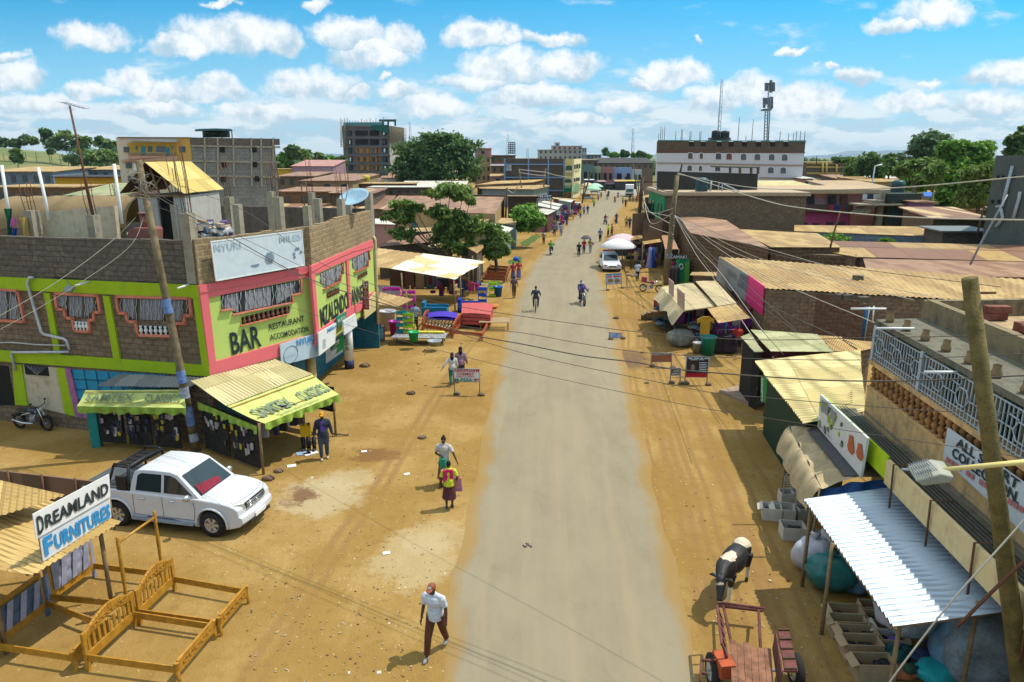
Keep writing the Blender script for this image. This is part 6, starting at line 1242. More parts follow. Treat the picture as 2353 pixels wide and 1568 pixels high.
for y in(415,555,690):k=MB();k.Q3([h2(1755,y),h2(2575,y+12),h2(2577,y+30),h2(1757,y+14)],-WH2.n*.2);k.Q0('beam',Q45,ht)
k=MB();k.Q3([h2(1745,348,.2),h2(2570,358,.2),h2(2572,416,.2),h2(1750,412,.2)],-WH2.n*.15);k.Q0('parapet',Q41,ht)
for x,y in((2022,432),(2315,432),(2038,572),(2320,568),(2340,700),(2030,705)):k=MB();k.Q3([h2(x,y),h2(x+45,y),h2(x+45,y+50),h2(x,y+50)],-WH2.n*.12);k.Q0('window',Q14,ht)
tc_=thing('tank_canopy','flat canopy sheltering black water tanks on the apartment block roof','canopy',at(a1(1950,340),97));
k=MB();k.Q72([at(a1(1790,272),96),at(a1(1985,262),95),at(a1(2135,272),96),at(a1(2110,266),101),at(a1(1830,266),101)],.25);k.Q0('roof',Q1('teal_roof_sheet',(.03,.1,.12),.6),tc_)
k=MB();
for x in(1865,1900,2035,2130):k.Q2([at(a1(x,275),97),at(a1(x+5,350),97)],.1,4)
k.split('post',Q13,tc_)
for i,x in enumerate((1930,1990,2060)):tank(a1(x,345),97.5,.75,1.0,['leftmost','middle','rightmost'][i]+' black water tank under the canopy on the apartment block',(.012,.02,.02))
Yt2=340;WT=Wall(at(a2(860,500),Yt2),at(a2(1282,500),Yt2));WT2=Wall(at(a2(1282,500),Yt2),at(a2(1425,500),Yt2+26))
tt=thing('tower_block','tall unfinished grey tower block with scaffolding and green netting on top','building',WT.A);zt=WT.at(a2(1000,236)).z
q=[WT.A,WT.pt(WT.L,0),WT2.pt(WT2.L,0),WT.A+Vc((2,26,0))];k=MB();k.Q30([Vc((v.x,v.y,0))for v in q],[Vc((v.x,v.y,zt))for v in q]);k.Q0('wall',Q1('raw_grey_wall',(.17,.155,.15),.9,var=.3,sc=.4),tt)
k=MB();k.Q3([WT2.pt(0,0,.2),WT2.pt(WT2.L,0,.2),WT2.pt(WT2.L,17,.2),WT2.pt(0,17,.2)],-WT2.n*.3);k.Q0('side_wall',Q1('pale_side_wall',(.45,.42,.36),.9),tt)
for i,y in enumerate((238,345,428,508,585,662)):pan(WT,a2,[(862+i*5,y),(1284+i*3,y),(1285+i*3,y+10),(863+i*5,y+10)],.5,.7,Q1('floor_edge',(.2,.17,.16),.9),'floor_slab',tt)
for r,(y,h)in enumerate(((282,48),(362,52),(440,50),(520,50),(600,48))):
 for c,(x,w2)in enumerate(((900,35),(968,55),(1025,60),(1100,75),(1160,24),(1215,40))):
  x+=r*3;orange=r>=2 and c in(1,2,3,4)
  pan(WT,a2,[(x,y),(x+w2,y),(x+w2,y+h),(x,y+h)],.15,.2,Q1('orange_balcony_wall',(.50,.20,.03),.8)if orange else Q14 if r<2 or c in(0,5)else Q11,'balcony' if 1<=c<=4 else 'window',tt)
  if orange or c in(0,5):pan(WT,a2,[(x+8,y+8),(x+w2*.55,y+8),(x+w2*.55,y+h-6),(x+8,y+h-6)],.3,.1,Q6 if(r+c)%2 and c in(0,5)else Q11,'pane',tt)
pan(WT,a2,[(858,208),(1215,205),(1215,235),(858,236)],.6,.2,Q1('blue_green_net',(.08,.3,.33),.8),'safety_net',tt)
pan(WT,a2,[(1110,236),(1275,228),(1285,300),(1250,305),(1200,285),(1120,272)],.9,.2,Q1('green_net',(.01,.12,.10),.8),'safety_net',tt)
k=MB();k.Q72([at(a2(1185,184),Yt2+4),at(a2(1340,184),Yt2+4),at(a2(1345,178),Yt2+14),at(a2(1190,178),Yt2+14)],.8)
for x in(1222,1270,1335):k.Q2([at(a2(x,190),Yt2+6),at(a2(x,240),Yt2+6)],.5,4)
k.Q0('roof_canopy',Q1('dark_green_canopy',(.03,.08,.07),.8),tt)
rd=random.Random(6);k=MB()
for i in range(15):x=868+i*26;k.Q2([WT.at(a2(x,240),.5),WT.at(a2(x+rd.uniform(-6,6),rd.uniform(150,205)),.5)],.16,4)
for x in(835,845,870):k.Q2([WT.at(a2(x,430),2),WT.at(a2(x,150+x%7*8),2)],.16,4)
for i in range(10):y=250+i*20;k.Q2([WT.at(a2(830,y),2),WT.at(a2(878,y+3),2)],.14,4)
for i in range(14):y=245+i*11;k.Q2([WT2.at(a2(1285,y),1),WT2.at(a2(1440,y+22+i*2),1)],.13,4)
for i in range(8):x=1290+i*20;k.Q2([WT2.at(a2(x,235+i*12),1.2),WT2.at(a2(x,390),1.2)],.13,4)
k.Q0('scaffold_pole',Q1('scaffold_wood',(.28,.22,.14),.9),tt)
fb('pink hall with a faded red roof behind the rebar columns',a2,385,765,608,552,230,30,tin('pink_red_roof',(.50,.25,.2),(.46,.22,.17),(.35,.16,.1),wave=.2),Q1('mauve_hall_wall',(.33,.2,.24),.8,var=.2),0)
fb('low yellow wall beside the pink hall',a2,235,385,634,630,232,5,Q29,Q1('bright_yellow_wall',(.62,.36,.01),.7,var=.2),0,name='wall',cat='wall')
fb('brown roofed block between the stone flats and the scaffolded tower',a2,250,590,700,660,170,30,Q15,Q21,4)
fb('long red brown roof in front of the scaffolded tower',a2,600,1050,716,682,165,32,Q15,Q67,0)
fb('low building with a stone side wall beside the yellow tank',a2,470,940,742,712,140,24,Q15,Q67,3)
fb('dark roofed row with small tan awnings under the big spreading tree',a2,940,1500,768,756,150,10,Q12,Q32,6,wc=Q1('awning_white',(.6,.6,.55)))
fb('timber kiosk row behind the leafy tree at the middle left',a2,1100,1640,800,790,128,9,Q10,Q32,7)
fb('tan sheet roof building right of the long concrete yard wall',a2,745,1130,852,812,105,18,Q27,Q32,0)
fb('dark brown roof row left of the tan sheet roof',a2,250,740,840,800,110,20,Q15,Q21,3)
tank(a2(1070,748),163,.8,1.3,'yellow water tank on the brown roofs',(.55,.45,.02))
Q=lambda f,l:[f(*p)for p in l]
Q31('low_building','wide striped rust and cream roofed building behind the bar building',Q(a2,[(-90,868),(1345,880),(1236,1002),(-90,1005)]),[4.1,4.1,3.6,3.6],Q27,Q21,wl=.0)
Q31('low_building','big plain rust brown roof with tan end wall behind the leafy tree',Q(d3,[(375,322),(2030,345),(1885,610),(112,548)]),[4.6,4.6,3.6,3.6],Q15,Q29,ins=.05)
k=MB();P=[g(d3(*p),z)for p,z in(((372,312),4.7),((2042,332),4.7))];k.Q2(P,.18,6);tag(k.Q0('wall',Q1('dark_ridge',(.07,.05,.04),.9),loc=P[0]),'dark ridge wall along the top of the big rust brown roof','wall')
Q31('low_building','pink walled house with a white roof strip beside the drainpipe',Q(d3,[(-160,680),(130,690),(330,778),(-60,765)]),3.5,Q10,Q33)
Q31('low_building','tan roofed shack just left of the leafy tree trunk',Q(d3,[(500,835),(990,822),(1000,885),(375,895)]),3.3,Q12,Q32,seed=2)
Q31('shack','patched rust and tan roofed timber shack behind the furniture stall',Q(d3,[(230,1028),(905,905),(918,1048),(20,1130)]),[3.2,3.2,2.9,2.9],Q27,Q32,cat='shack',seed=5)
Q31('shack','small cream roofed timber hut right of the patched shack',Q(d3,[(905,1030),(1010,1030),(1010,1142),(822,1128)]),2.7,Q51,Q32,cat='shack',seed=1)
Q31('shack','tan roofed hut partly hidden by the dense roadside tree',Q(d3,[(1330,1070),(1700,1065),(1700,1140),(1600,1228)]),2.8,Q12,Q32,cat='shack',seed=3)
Q31('kiosk','grey teal kiosk with a bright white roof beside the dark pole',Q(d3,[(1820,752),(1700,815),(2085,905),(2170,835)]),[2.9,2.9,2.6,2.6],Q10,Q48,cat='kiosk',seed=7,op=False)
Q31('kiosk','mustard roofed kiosk behind the white roofed kiosk',Q(d1,[(560,1160),(900,1180),(860,1300),(440,1268)]),2.9,Q12,Q48,cat='kiosk',seed=6,op=False)
Q31('kiosk','tan hipped kiosk roof left of the small roadside tree',Q(d1,[(870,890),(1110,940),(1000,975),(680,960)]),3.1,Q12,Q32,cat='kiosk',seed=9)
Q31('low_building','tan sheet roof low to the ground beside the rust brown roof',Q(d3,[(1650,640),(1870,640),(1740,740),(1640,780)]),2.9,Q12,Q32,seed=8,op=False)
WN=Wall(g(d3(1435,690),1.2),g(d3(1625,640),1.2));wn_=Q17('metal_sheet','bright green metal sheet standing among the tree branches','panel',WN,Q(d3,[(1430,495),(1622,462),(1628,640),(1436,692)]),0,.1,Q1('emerald_sheet',(.01,.42,.14),.6,var=.2))
Q16('KT',WN,d3(1545,545),d3(1590,540),d3(1545,515),Q119,wn_,off=.02)
Q17('metal_sheet','white upright metal sheet at the corner of the tan end wall','panel',Wall(g(d3(1785,760),.5),g(d3(1878,755),.5)),Q(d3,[(1785,700),(1876,640),(1880,768),(1785,765)]),0,.1,Q6)
Q31('long_building','long shed with a thin tan upper roof before the blue framed block',Q(d1,[(425,390),(1515,350),(1190,418),(15,468)]),[5.0,5.0,4.6,4.6],Q12,Q21,ins=.5,op=False)
Q31('long_building','lower tan eave row in front of the thin tan roof',Q(d1,[(65,516),(1475,468),(1580,492),(1250,562),(95,545)]),[4.0,4.2,4.2,3.9,3.9],Q12,Q48,ins=.6,op=False)
vb=fb('dark brown building carrying the VELVET CENTRE lettering',d1,690,1290,700,690,105,14,Q15,Q1('dark_brown_wall',(.09,.055,.035),.9,var=.3),0)
WV=Wall(at(d1(1285,740),112),at(d1(1620,740),112));vs_=Q17('shop_sign','dark board with white VELVET CENTRE lettering above the market roofs','sign',WV,Q(d1,[(1285,682),(1612,682),(1612,805),(1285,805)]),0,.15,Q1('velvet_board',(.08,.08,.12),.6))
Q16('VELVET',WV,d1(1295,732),d1(1600,732),d1(1295,690),Q28,vs_,off=.03,bold=.03);Q16('CENTRE',WV,d1(1290,798),d1(1605,798),d1(1290,752),Q28,vs_,off=.03,bold=.03)
k=MB();
for x in(1310,1590):a=WV.at(d1(x,800));k.Q2([Vc((a.x,a.y+.1,0)),a+Vc((0,.1,0))],.08,5)
k.split('post',Q5,vs_)
Yb=190;WBf=Wall(at(a3(215,600),Yb),at(a3(972,600),Yb));WBy=Wall(at(a3(972,600),Yb),at(a3(1085,600),Yb-1));WBs=Wall(at(a3(1085,600),Yb-1),at(a3(1172,600),Yb+26))
bf=thing('framed_building','three storey brown block with pale blue concrete frame and cream arched corner','building',WBf.A);zt=WBf.at(a3(600,424)).z
q=[WBf.A,WBf.pt(WBf.L,0),WBy.pt(WBy.L,0),WBs.pt(WBs.L,0),WBf.A+Vc((2,26,0))];k=MB();k.Q30([Vc((v.x,v.y,0))for v in q],[Vc((v.x,v.y,zt))for v in q]);k.Q0('wall',Q25('far_brown_blocks',(.12,.095,.075),(.15,.12,.09),(.1,.08,.06),bw=1.,bh=.5),bf)
Q114=Q1('pale_blue_frame',(.22,.32,.5),.7,var=.1)
for x in(218,516,765,962):pan(WBf,a3,[(x-9,422),(x+9,422),(x+5,905),(x-13,905)],.3,.4,Q114,'frame_column',bf)
for y in(487,652,815):pan(WBf,a3,[(215,y),(960,y+2),(960,y+18),(215,y+14)],.28,.35,Q114,'frame_beam',bf)
pan(WBf,a3,[(232,492),(303,492),(303,580),(232,580)],.2,.2,Q1('pale_opening',(.55,.52,.5),.7,var=.4,sc=3),'window',bf)
Q126=Q1('cream_yellow',(.72,.58,.22),.8,var=.1);Q115=Q1('cream_pale',(.74,.66,.36),.8,var=.1)
pan(WBy,a3,[(975,424),(1088,430),(1072,920),(950,915)],.2,.4,Q126,'corner_wall',bf);pan(WBs,a3,[(1088,430),(1180,424),(1160,905),(1072,920)],.2,.4,Q115,'corner_wall',bf)
for W,f,l in((WBy,a3,[(980,1058,508,600),(968,1050,680,755)]),(WBs,a3,[(1092,1108,498,560),(1116,1142,492,555),(1150,1166,488,550),(1088,1104,668,720),(1112,1136,662,715),(1142,1158,658,708)])):
 for x0,x1,y0,y1 in l:
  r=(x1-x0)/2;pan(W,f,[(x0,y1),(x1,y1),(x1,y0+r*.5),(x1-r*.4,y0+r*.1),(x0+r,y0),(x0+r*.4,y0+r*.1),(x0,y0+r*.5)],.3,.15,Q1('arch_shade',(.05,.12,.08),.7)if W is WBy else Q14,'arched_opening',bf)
  pan(W,f,[(x0,y1-28 if W is WBy else y1-5),(x1,y1-28 if W is WBy else y1-5),(x1,y1+8),(x0,y1+8)],.6,.2,Q115,'balustrade',bf)
pan(WBy,a3,[(960,765),(1078,762),(1066,918),(950,918)],.5,.2,Q1('shop_green',(.0,.2,.09),.6,var=.1),'shop_front',bf);pan(WBs,a3,[(1078,762),(1162,740),(1158,835),(1070,850)],.5,.2,Q1('green_white_print',(.3,.5,.25),.6,var=.5,sc=1),'shop_board',bf)
Q16('LOPEA',WBy,a3(970,795),a3(1045,790),a3(970,770),Q28,bf,off=.6,bold=.02)
pan(WBy,a3,[(965,850),(1040,835),(1045,915),(968,918)],.8,.1,Q1('orange_display',(.4,.2,.05),.7,var=.5,sc=1),'poster',bf)
Q124=Q1('pinkish_cream',(.50,.42,.36),.8,var=.1)
hh=fb('stepped cream hotel with terraces beyond the blue framed block',a3,640,1190,312,310,420,25,Q1('hotel_roof',(.45,.2,.1),.8),Q124,9,floors=3)
a=at(a3(810,262),424);fb('upper storey of the stepped cream hotel',a3,812,1188,262,260,425,18,Q1('teal_rail_roof',(.3,.45,.45),.7),Q124,6,name='building',cat='building');fb('stair tower on top of the stepped hotel',a3,848,908,222,221,428,8,Q1('orange_cap',(.5,.2,.08),.8),Q124,1,name='stair_tower',cat='tower')
fb('narrow striped tower right of the stepped hotel',a3,1186,1244,292,290,400,12,Q14,Q1('striped_tower_wall',(.45,.42,.42),.8),2,floors=3)
fb('grey hall right of the stepped hotel',a3,1246,1430,372,352,400,40,Q1('pale_blue_roof',(.35,.42,.45),.6),Q1('grey_hall',(.22,.22,.25),.8),4)
fb('brown block with a rooftop clutter left of the square frame hoarding',a3,42,350,385,378,270,22,Q1('cluttered_roof',(.07,.06,.06),.9),Q21,4,floors=2)
fh=thing('frame_hoarding','empty square lattice hoarding standing on a brown block roof','hoarding',at(a3(305,360),272));k=MB()
for i in range(4):x=266+i*26;k.Q2([at(a3(x,222),272),at(a3(x,365),272)],.25,4)
for i in range(6):y=222+i*26;k.Q2([at(a3(264,y),272),at(a3(346,y),272)],.25,4)
k.Q0('lattice',Q1('hoarding_frame',(.1,.13,.16),.6),fh)
fb('tan and pink apartment block beside the spreading tree',a2,2080,2212,520,515,260,18,Q33,Q29,3,floors=3)
fb('pink upper storey of the tan apartment block',a2,2070,2212,445,442,262,18,Q33,Q1('brick_pink',(.42,.22,.17),.8,var=.2),1,name='building')
fb('row of brown houses with lilac roofs behind the tan apartment block',a2,2215,2345,605,590,240,20,Q1('lilac_roof',(.3,.25,.28),.7),Q21,2)
fb('small gabled house left of the blue framed block',a2,2215,2340,700,680,200,14,Q29,Q33,1,name='house',cat='house')
fb('brown building with an open roof storey closing the end of the road',a3,1385,2082,478,412,285,28,Q1('dark_open_roof',(.06,.055,.05),.9),Q21,10)
fb('brown building with a tan awning left of the road end',a3,1180,1388,440,432,290,20,Q15,Q21,3)
m_f=lambda k_,c:Q1('front_'+k_,c,.7,var=.15)
for lab,x0,x1,y0,c in(('pale blue painted shop front at the end of the road',1575,1815,535,(.25,.33,.55)),('white hoarding panel at the end of the road',1818,1935,562,(.42,.5,.5)),('yellow shop front at the end of the road',1742,1866,612,(.55,.42,.02)),('pink shop front at the end of the road',1430,1575,530,(.35,.17,.15)),('teal shop front at the far bend',1180,1330,500,(.12,.22,.2)),('pale green house front at the far bend',1332,1425,525,(.35,.4,.3)),('cream shop front beside the pale blue one',1700,1745,610,(.5,.42,.3))):
 Wn=Wall(at(a3(x0,600),276 if c[0]!=.42 else 274),at(a3(x1,600),274));b0=at(a3(x0,y0),275);t=thing('shop',lab,'shop',b0,'shops at the road end');k=MB();k.Q3([Wn.at(a3(x0,y0)),Wn.at(a3(x1,y0)),Wn.pt(Wn.L,0),Wn.pt(0,0)],Vc((0,3,0)));k.Q0('front',m_f('%.2f%.2f'%c[:2],c),t)
 for i in range(2):xx=x0+(x1-x0)*(.2+.45*i);k=MB();k.Q3([Wn.at(a3(xx,y0+(700-y0)*.45),.2),Wn.at(a3(xx+(x1-x0)*.25,y0+(700-y0)*.45),.2),Wn.at(a3(xx+(x1-x0)*.25,690),.2),Wn.at(a3(xx,690),.2)],Vc((0,.1,0)));k.Q0('window',Q14,t)
for i,(lab,x0,x1,yf,yb,Y,c)in enumerate((('tan awning among the dark kiosks at the road end',1615,1730,708,688,240,TAN),('dark kiosk row left of the lorry',1480,1720,745,738,245,(.04,.04,.05)),('white roofed kiosk at the far bend',1235,1330,690,680,250,(.6,.62,.65)),('pink kiosk with a blue drum at the far bend',1402,1475,712,695,240,(.35,.25,.22)),('dark kiosk behind the green umbrellas',1330,1400,720,715,262,(.03,.03,.035)),('yellow canopy above the dark kiosks',1735,1870,705,690,248,(.5,.38,.02)))):
 shw=fb(lab,a3,x0,x1,yf,yb,Y,6,Q1('awn_%d'%i,c,.7),Q1('kw_%d'%(i%3),[(.05,.05,.06),(.1,.07,.06),(.03,.05,.08)][i%3],.8),2,name='kiosk',cat='kiosk')
Q102=[Q1('goods_mix_%d'%i,c,.8,var=.4,sc=3)for i,c in enumerate([(.5,.04,.2),(.25,.05,.3),(.5,.45,.42),(.05,.12,.3),(.3,.05,.05),(.35,.28,.1),(.03,.04,.05)])]
def Q63(t,A,Bp,z0,z1,n,seed,dep=.5):
 rd=random.Random(seed);ks={}
 for i in range(n):
  c=rd.randrange(7);k=ks.setdefault(c,MB());p=Vc(A).lerp(Vc(Bp),rd.random());k.box((p.x+rd.uniform(-dep,dep),p.y+rd.uniform(-dep,dep),rd.uniform(z0,z1)),(rd.uniform(.2,.6),rd.uniform(.15,.5),rd.uniform(.2,.7)),rd.uniform(0,3))
 for c,k in ks.items():k.Q0('goods',Q102[c],t)
for i,(q,lab,m)in enumerate((([(1400,958),(1692,1003),(1520,1092),(1180,1040)],'nearest market stall with a clean white roof on the left verge',Q10),([(1345,842),(1782,940),(1722,992),(1262,892)],'second market stall with a white and tan roof on the left verge',Q10),([(1440,800),(1835,876),(1768,918),(1388,832)],'third market stall roof behind the wooden pole on the left verge',Q10),([(1800,765),(2062,790),(2010,836),(1725,785)],'fourth white roofed stall below the VELVET CENTRE board',Q10),([(1612,728),(2132,768),(2110,795),(1640,760)],'long tan roofed stall just behind the fourth white roof',Q12))):
 t=Q31('market_stall',lab,[d1(*p)for p in q],[2.9,2.8,2.6,2.7],m,[Q1('maroon_boards',(.14,.06,.055),.8,var=.3),Q48][i%2],cat='stall',op=False,group='market stalls on the left verge',ins=.35)
 P=[g(d1(*p),2.6)for p in q];Q63(t,Vc((P[1].x+.3,P[1].y,0)),Vc((P[2].x+.3,P[2].y,0)),.3,1.9,14,i,.5)
for i,(x,y,lab)in enumerate(((1920,1120,'rack of pink and purple clothes at the market stalls'),(1600,1300,'pile of mixed goods beside the nearest white roofed stall'),(1930,1200,'table of goods beside the walking woman with a basin'),(2060,1080,'rack of striped cloth at the roadside'),(1720,1230,'white tables of goods by the verge'))):
 p=g(d1(x,y));t=thing('goods_table',lab,'market goods',p,'goods tables on the left verge');k=MB();k.box(p+Vc((0,0,.75)),(2.2,1.1,.06));k.Q0('table_top',Q5,t);k=MB()
 for a,b in((-1,-.45),(1,-.45),(-1,.45),(1,.45)):k.box(p+Vc((a,b,.37)),(.07,.07,.72))
 k.split('leg',Q5,t);Q63(t,p+Vc((-.8,0,0)),p+Vc((.8,0,0)),.85,1.3 if i else 2.0,16,i+20,.3)
g1=crop(2400,480,.793)
Q31('long_building','long tan roofed shed with a blue grey wall behind the magenta house',Q(a5,[(-60,1178),(1300,1195),(1440,1300),(-60,1240)]),[3.9,3.9,3.4,3.6],Q12,Q1('blue_grey_wall',(.17,.24,.30),.8,var=.3),ins=.2,op=False)
Q31('long_building','very long roof of alternating tan and rust brown sheets',Q(a5,[(205,1340),(2500,1395),(2500,1562),(600,1512)]),[3.9,3.9,3.5,3.5],tin('wide_striped_sheets',(.33,.165,.09),(.50,.32,.11),(.24,.12,.06),wave=.1,sheet=2.4,share=.62,lap=30),Q21,ins=.2,op=False)
Q31('low_building','tan sheet roof with green plants growing at its edge',Q(a5,[(-330,1255),(150,1262),(410,1400),(600,1512),(-60,1395)]),[3.8]*5,Q12,Q21,ins=.2,op=False)
Q31('long_building','reddish brown long roof just behind the hot pink walled building',[g1(835,440),g1(1420,452),g1(1420,500),g1(850,492)],3.5,Q15,Q1('crimson_wall',(.35,.03,.08),.8),ins=.2,op=False)
Q31('long_building','brown roofed stone building facing the street near the mid pole',[g1(245,298),g1(400,318),g1(535,406),g1(285,358)],[4.6,4.6,4.2,4.2],Q15,Q25('rough_brown_stone',(.17,.10,.055),(.12,.075,.045),(.25,.17,.1),bw=.6,bh=.3,ms=.03),ins=.05,op=False)
Q31('low_building','tan roof patch right of the brown roofed stone building',[g1(425,346),g1(690,360),g1(765,404),g1(542,403)],[4.2]*4,Q12,Q25('rough_brown_stone',0,0,0),ins=.1,op=False)
Q31('boundary_wall','rough brown stone wall running right from the brown roofed building',[g1(500,410),g1(815,428),g1(815,434),g1(520,418)],3.7,Q21,Q25('rough_brown_stone',0,0,0),cat='wall',ins=.02,op=False)
Q31('low_building','tan sheeted roof beyond the mid pole stalls',[d2(1030,1035),d2(1480,1065),d2(1400,1190),d2(1020,1170)],3.2,Q12,Q32,ins=.3,seed=4)
Yp=92;WPk=Wall(at(a5(-20,1000),Yp),at(a5(560,1000),Yp));ph_=thing('pink_house','two storey pink house with slab roof, laundry and a dark magenta ground floor','building',WPk.A)
z1=WPk.at(a5(300,845)).z;k=MB();q=[at(a4(1755,1400),Yp),at(a5(930,900),Yp),at(a5(930,900),Yp)+Vc((2,12,0)),at(a4(1755,1400),Yp)+Vc((1,12,0))];q=[Vc((v.x,v.y,0))for v in q]
k.Q30(q,[v+Vc((0,0,z1))for v in q]);k.Q0('wall',Q1('rose_pink_wall',(.62,.30,.27),.8,var=.12),ph_)
k=MB();k.Q30([v+Vc((0,-1.2 if i<2 else.5,z1))for i,v in enumerate(q)],[v+Vc((0,-1.2 if i<2 else.5,z1+.5))for i,v in enumerate(q)]);k.Q0('roof_slab',Q9('sandy_slab',(.45,.33,.2),(.25,.18,.12),.4),ph_)
pan(WPk,a5,[(-20,962),(560,972),(560,1048),(-20,1040)],1.0,.9,Q1('brown_balcony',(.1,.06,.055),.9),'balcony_wall',ph_);pan(WPk,a5,[(-20,1044),(520,1060),(520,1190),(-20,1190)],.4,.3,Q1('magenta_wall',(.40,.07,.20),.8,var=.2),'ground_floor_wall',ph_)
pan(WPk,a4,[(1758,1345),(1945,1350),(1940,1570),(1752,1570)],.3,.3,Q1('lilac_wall',(.42,.22,.36),.8,var=.2),'ground_floor_wall',ph_);pan(WPk,a4,[(1800,1370),(1888,1372),(1885,1503),(1798,1500)],.4,.1,Q11,'window',ph_)
for x0,x1,y0,y1,m in((75,152,855,960,Q11),(300,380,862,965,Q11),(430,500,868,990,Q1('brown_door',(.16,.07,.04))),(-40,0,850,960,Q14),(10,80,1155,1178,Q11),(130,200,1158,1180,Q11),(272,348,1148,1176,Q11),(385,470,1150,1180,Q11)):pan(WPk,a5,[(x0,y0),(x1,y0),(x1,y1),(x0,y1)],.45,.2,m,'window' if m is Q11 else 'door',ph_)
for nm,lb,c,qd in(('laundry','red cloth hung over the pink house balcony',(.35,.03,.06),[(312,968),(350,966),(350,1030),(312,1035)]),('laundry','navy cloth hung over the pink house balcony',(.03,.04,.14),[(352,972),(418,972),(414,1035),(352,1032)]),('laundry','white shirts on the line by the stairs',(.6,.62,.66),[(660,855),(705,858),(700,918),(652,915)]),('laundry','dark blue cloth between white laundry',(.02,.06,.12),[(706,860),(765,862),(762,920),(704,918)]),('laundry','white trousers at the end of the line',(.6,.6,.62),[(770,860),(880,852),(870,900),(800,925),(768,915)])):
 Wl=Wall(at(a5(0,1000),Yp-1.6),at(a5(900,1000),Yp-1.6));k=MB();k.Q3([Wl.at(a5(*p))for p in qd],Vc((0,.08,0)));tag(k.Q0(nm,Q1('ldry_%.2f'%c[0]+'%.2f'%c[2],c,.8),loc=Wl.at(a5(*qd[0]))),lb,'laundry')
db=thing('stair_block','tall mossy black block with open concrete stairs beside the pink house','building',at(a5(1000,1000),Yp-4));Wd=Wall(at(a5(925,1000),Yp-4),at(a5(1255,1000),Yp-3))
k=MB();ztd=Wd.at(a5(1100,852)).z;q=[Wd.pt(0,0),Wd.pt(Wd.L,0),Wd.pt(Wd.L,0)+Vc((1,10,0)),Wd.pt(0,0)+Vc((1,10,0))];k.Q30(q,[v+Vc((0,0,ztd))for v in q]);k.Q0('wall',Q9('mossy_black',(.045,.06,.05),(.02,.03,.025),.6),db)
k=MB()
for i in range(8):p=at(a5(620+i*22,1048-i*18),Yp-3);k.box(p,(1.3,2,.18))
k.split('stair_step',Q45,db);k=MB();p=at(a5(800,962),Yp-3);k.box(p,(5.5,3,.2));p=at(a5(830,1080),Yp-3);k.box(p,(.6,.6,6));k.split('landing',Q45,db)
fbld=fb('yellow framed dark block in front of the distant blue hills',a5,72,515,520,515,260,15,Q29,Q41,3,name='framed_building')
for y in(520,560,625):
 k=MB();a=at(a5(72,y),259.5);b=at(a5(515,y+4),259.5);k.Q3([a,b,b-Vc((0,0,.7)),a-Vc((0,0,.7))],(0,.3,0));k.Q0('frame_beam',Q1('mustard_frame',(.4,.3,.08),.8),fbld)
for x in(235,380,512,275):k=MB();a=at(a5(x,525),259.5);b=at(a5(x,700),259.5);k.Q2([a,b],.4,4);k.Q0('frame_column',Q1('mustard_frame',(.4,.3,.08),.8),fbld)
fb('sandy hip roofed building behind the pink house',a5,400,960,790,712,120,22,tin('sandy_roof',(.52,.36,.2),(.48,.33,.17),(.38,.24,.13),wave=.15),Q1('white_fascia_wall',(.55,.55,.52)),0)
fb('pale yellow roof between the white building and the pink house',a4,1555,2240,1305,1228,118,20,Q51,Q29,0)
fb('white roof strip at the right end of the white building',a5,25,140,690,655,170,20,Q10,Q33,1)
fb('dark row of houses below the yellow framed block',a5,500,760,720,650,190,30,Q15,Q41,3)
fb('tan roofs among the trees right of the street lamp',a5,760,1100,725,672,150,30,Q12,Q29,3)
fb('mauve walled house with a blue tarpaulin at the green trees',a5,1235,1400,935,905,84,8,Q15,Q1('mauve_house',(.36,.2,.34),.8),1,name='house',cat='house')
k=MB();k.Q72([at(a5(1285,832),86),at(a5(1385,835),86),at(a5(1375,880),84),at(a5(1300,878),84)],.1);tag(k.Q0('blue_tarpaulin',Q1('bright_blue_tarp',(.01,.12,.45),.6),loc=at(a5(1330,880),85)),'bright blue tarpaulin stretched behind the mauve house','tarpaulin')
fb('gabled house with a rust striped roof beside the dark tall block',a5,1400,1945,1105,990,70,10,Q27,Q21,1,name='house',cat='house')
fb('low dark store with a corrugated drum roof behind the bushes',a5,1500,1960,1235,1190,62,5,Q1('grey_drum_roof',(.2,.22,.22),.6),Q41,0)
Wt=Wall(at(a5(1990,800),58),at(a5(2500,800),55));dt=thing('tall_block','tall dark grey block with pale drain pipes at the right edge','building',Wt.A);zt=Wt.at(a5(2200,450)).z
q=[Wt.pt(0,0),Wt.pt(Wt.L,0),Wt.pt(Wt.L,0)+Vc((12,14,0)),Wt.pt(0,0)+Vc((11,14,0))];k=MB();k.Q30([v+Vc((0,0,0))for v in q],[v+Vc((0,0,zt))for v in q]);k.Q0('wall',Q9('grey_green_render',(.10,.115,.105),(.05,.06,.055),.5),dt)
for i,(p)in enumerate(([(2222,560),(2140,880),(2120,975),(2050,990)],[(2300,830),(2290,900),(2265,985),(2230,1110)],[(2100,1000),(2120,1100),(2050,1200)])):k=MB();k.Q2([Wt.at(a5(*v),.2)for v in p],.12,5);k.Q0('drain_pipe',Q18,dt)
for x,y in((2060,660),(2110,660),(2185,660),(2230,660),(2000,915),(2065,915)):k=MB();k.Q3([Wt.at(a5(*v),.1)for v in((x,y),(x+24,y),(x+18,y+35),(x-6,y+35))],-Wt.n*.1);k.Q0('window',Q14,dt)
rd=random.Random(42);rms=[Q12,Q15,Q27,Q15,Q12,Q10];wms=[Q21,Q29,Q33,Q48,Q41,Q67]
words=['rust brown','tan','rust striped','dark brown','ochre','pale white'];n=0
sides=[('left',a)for a in np.linspace(-130,-14,13)]+[('right',a)for a in np.linspace(26,150,13)]
def clear(x,Y):
 px=CX+x/(Y*.968+1.5)*FP
 return not((1235<px<1500))
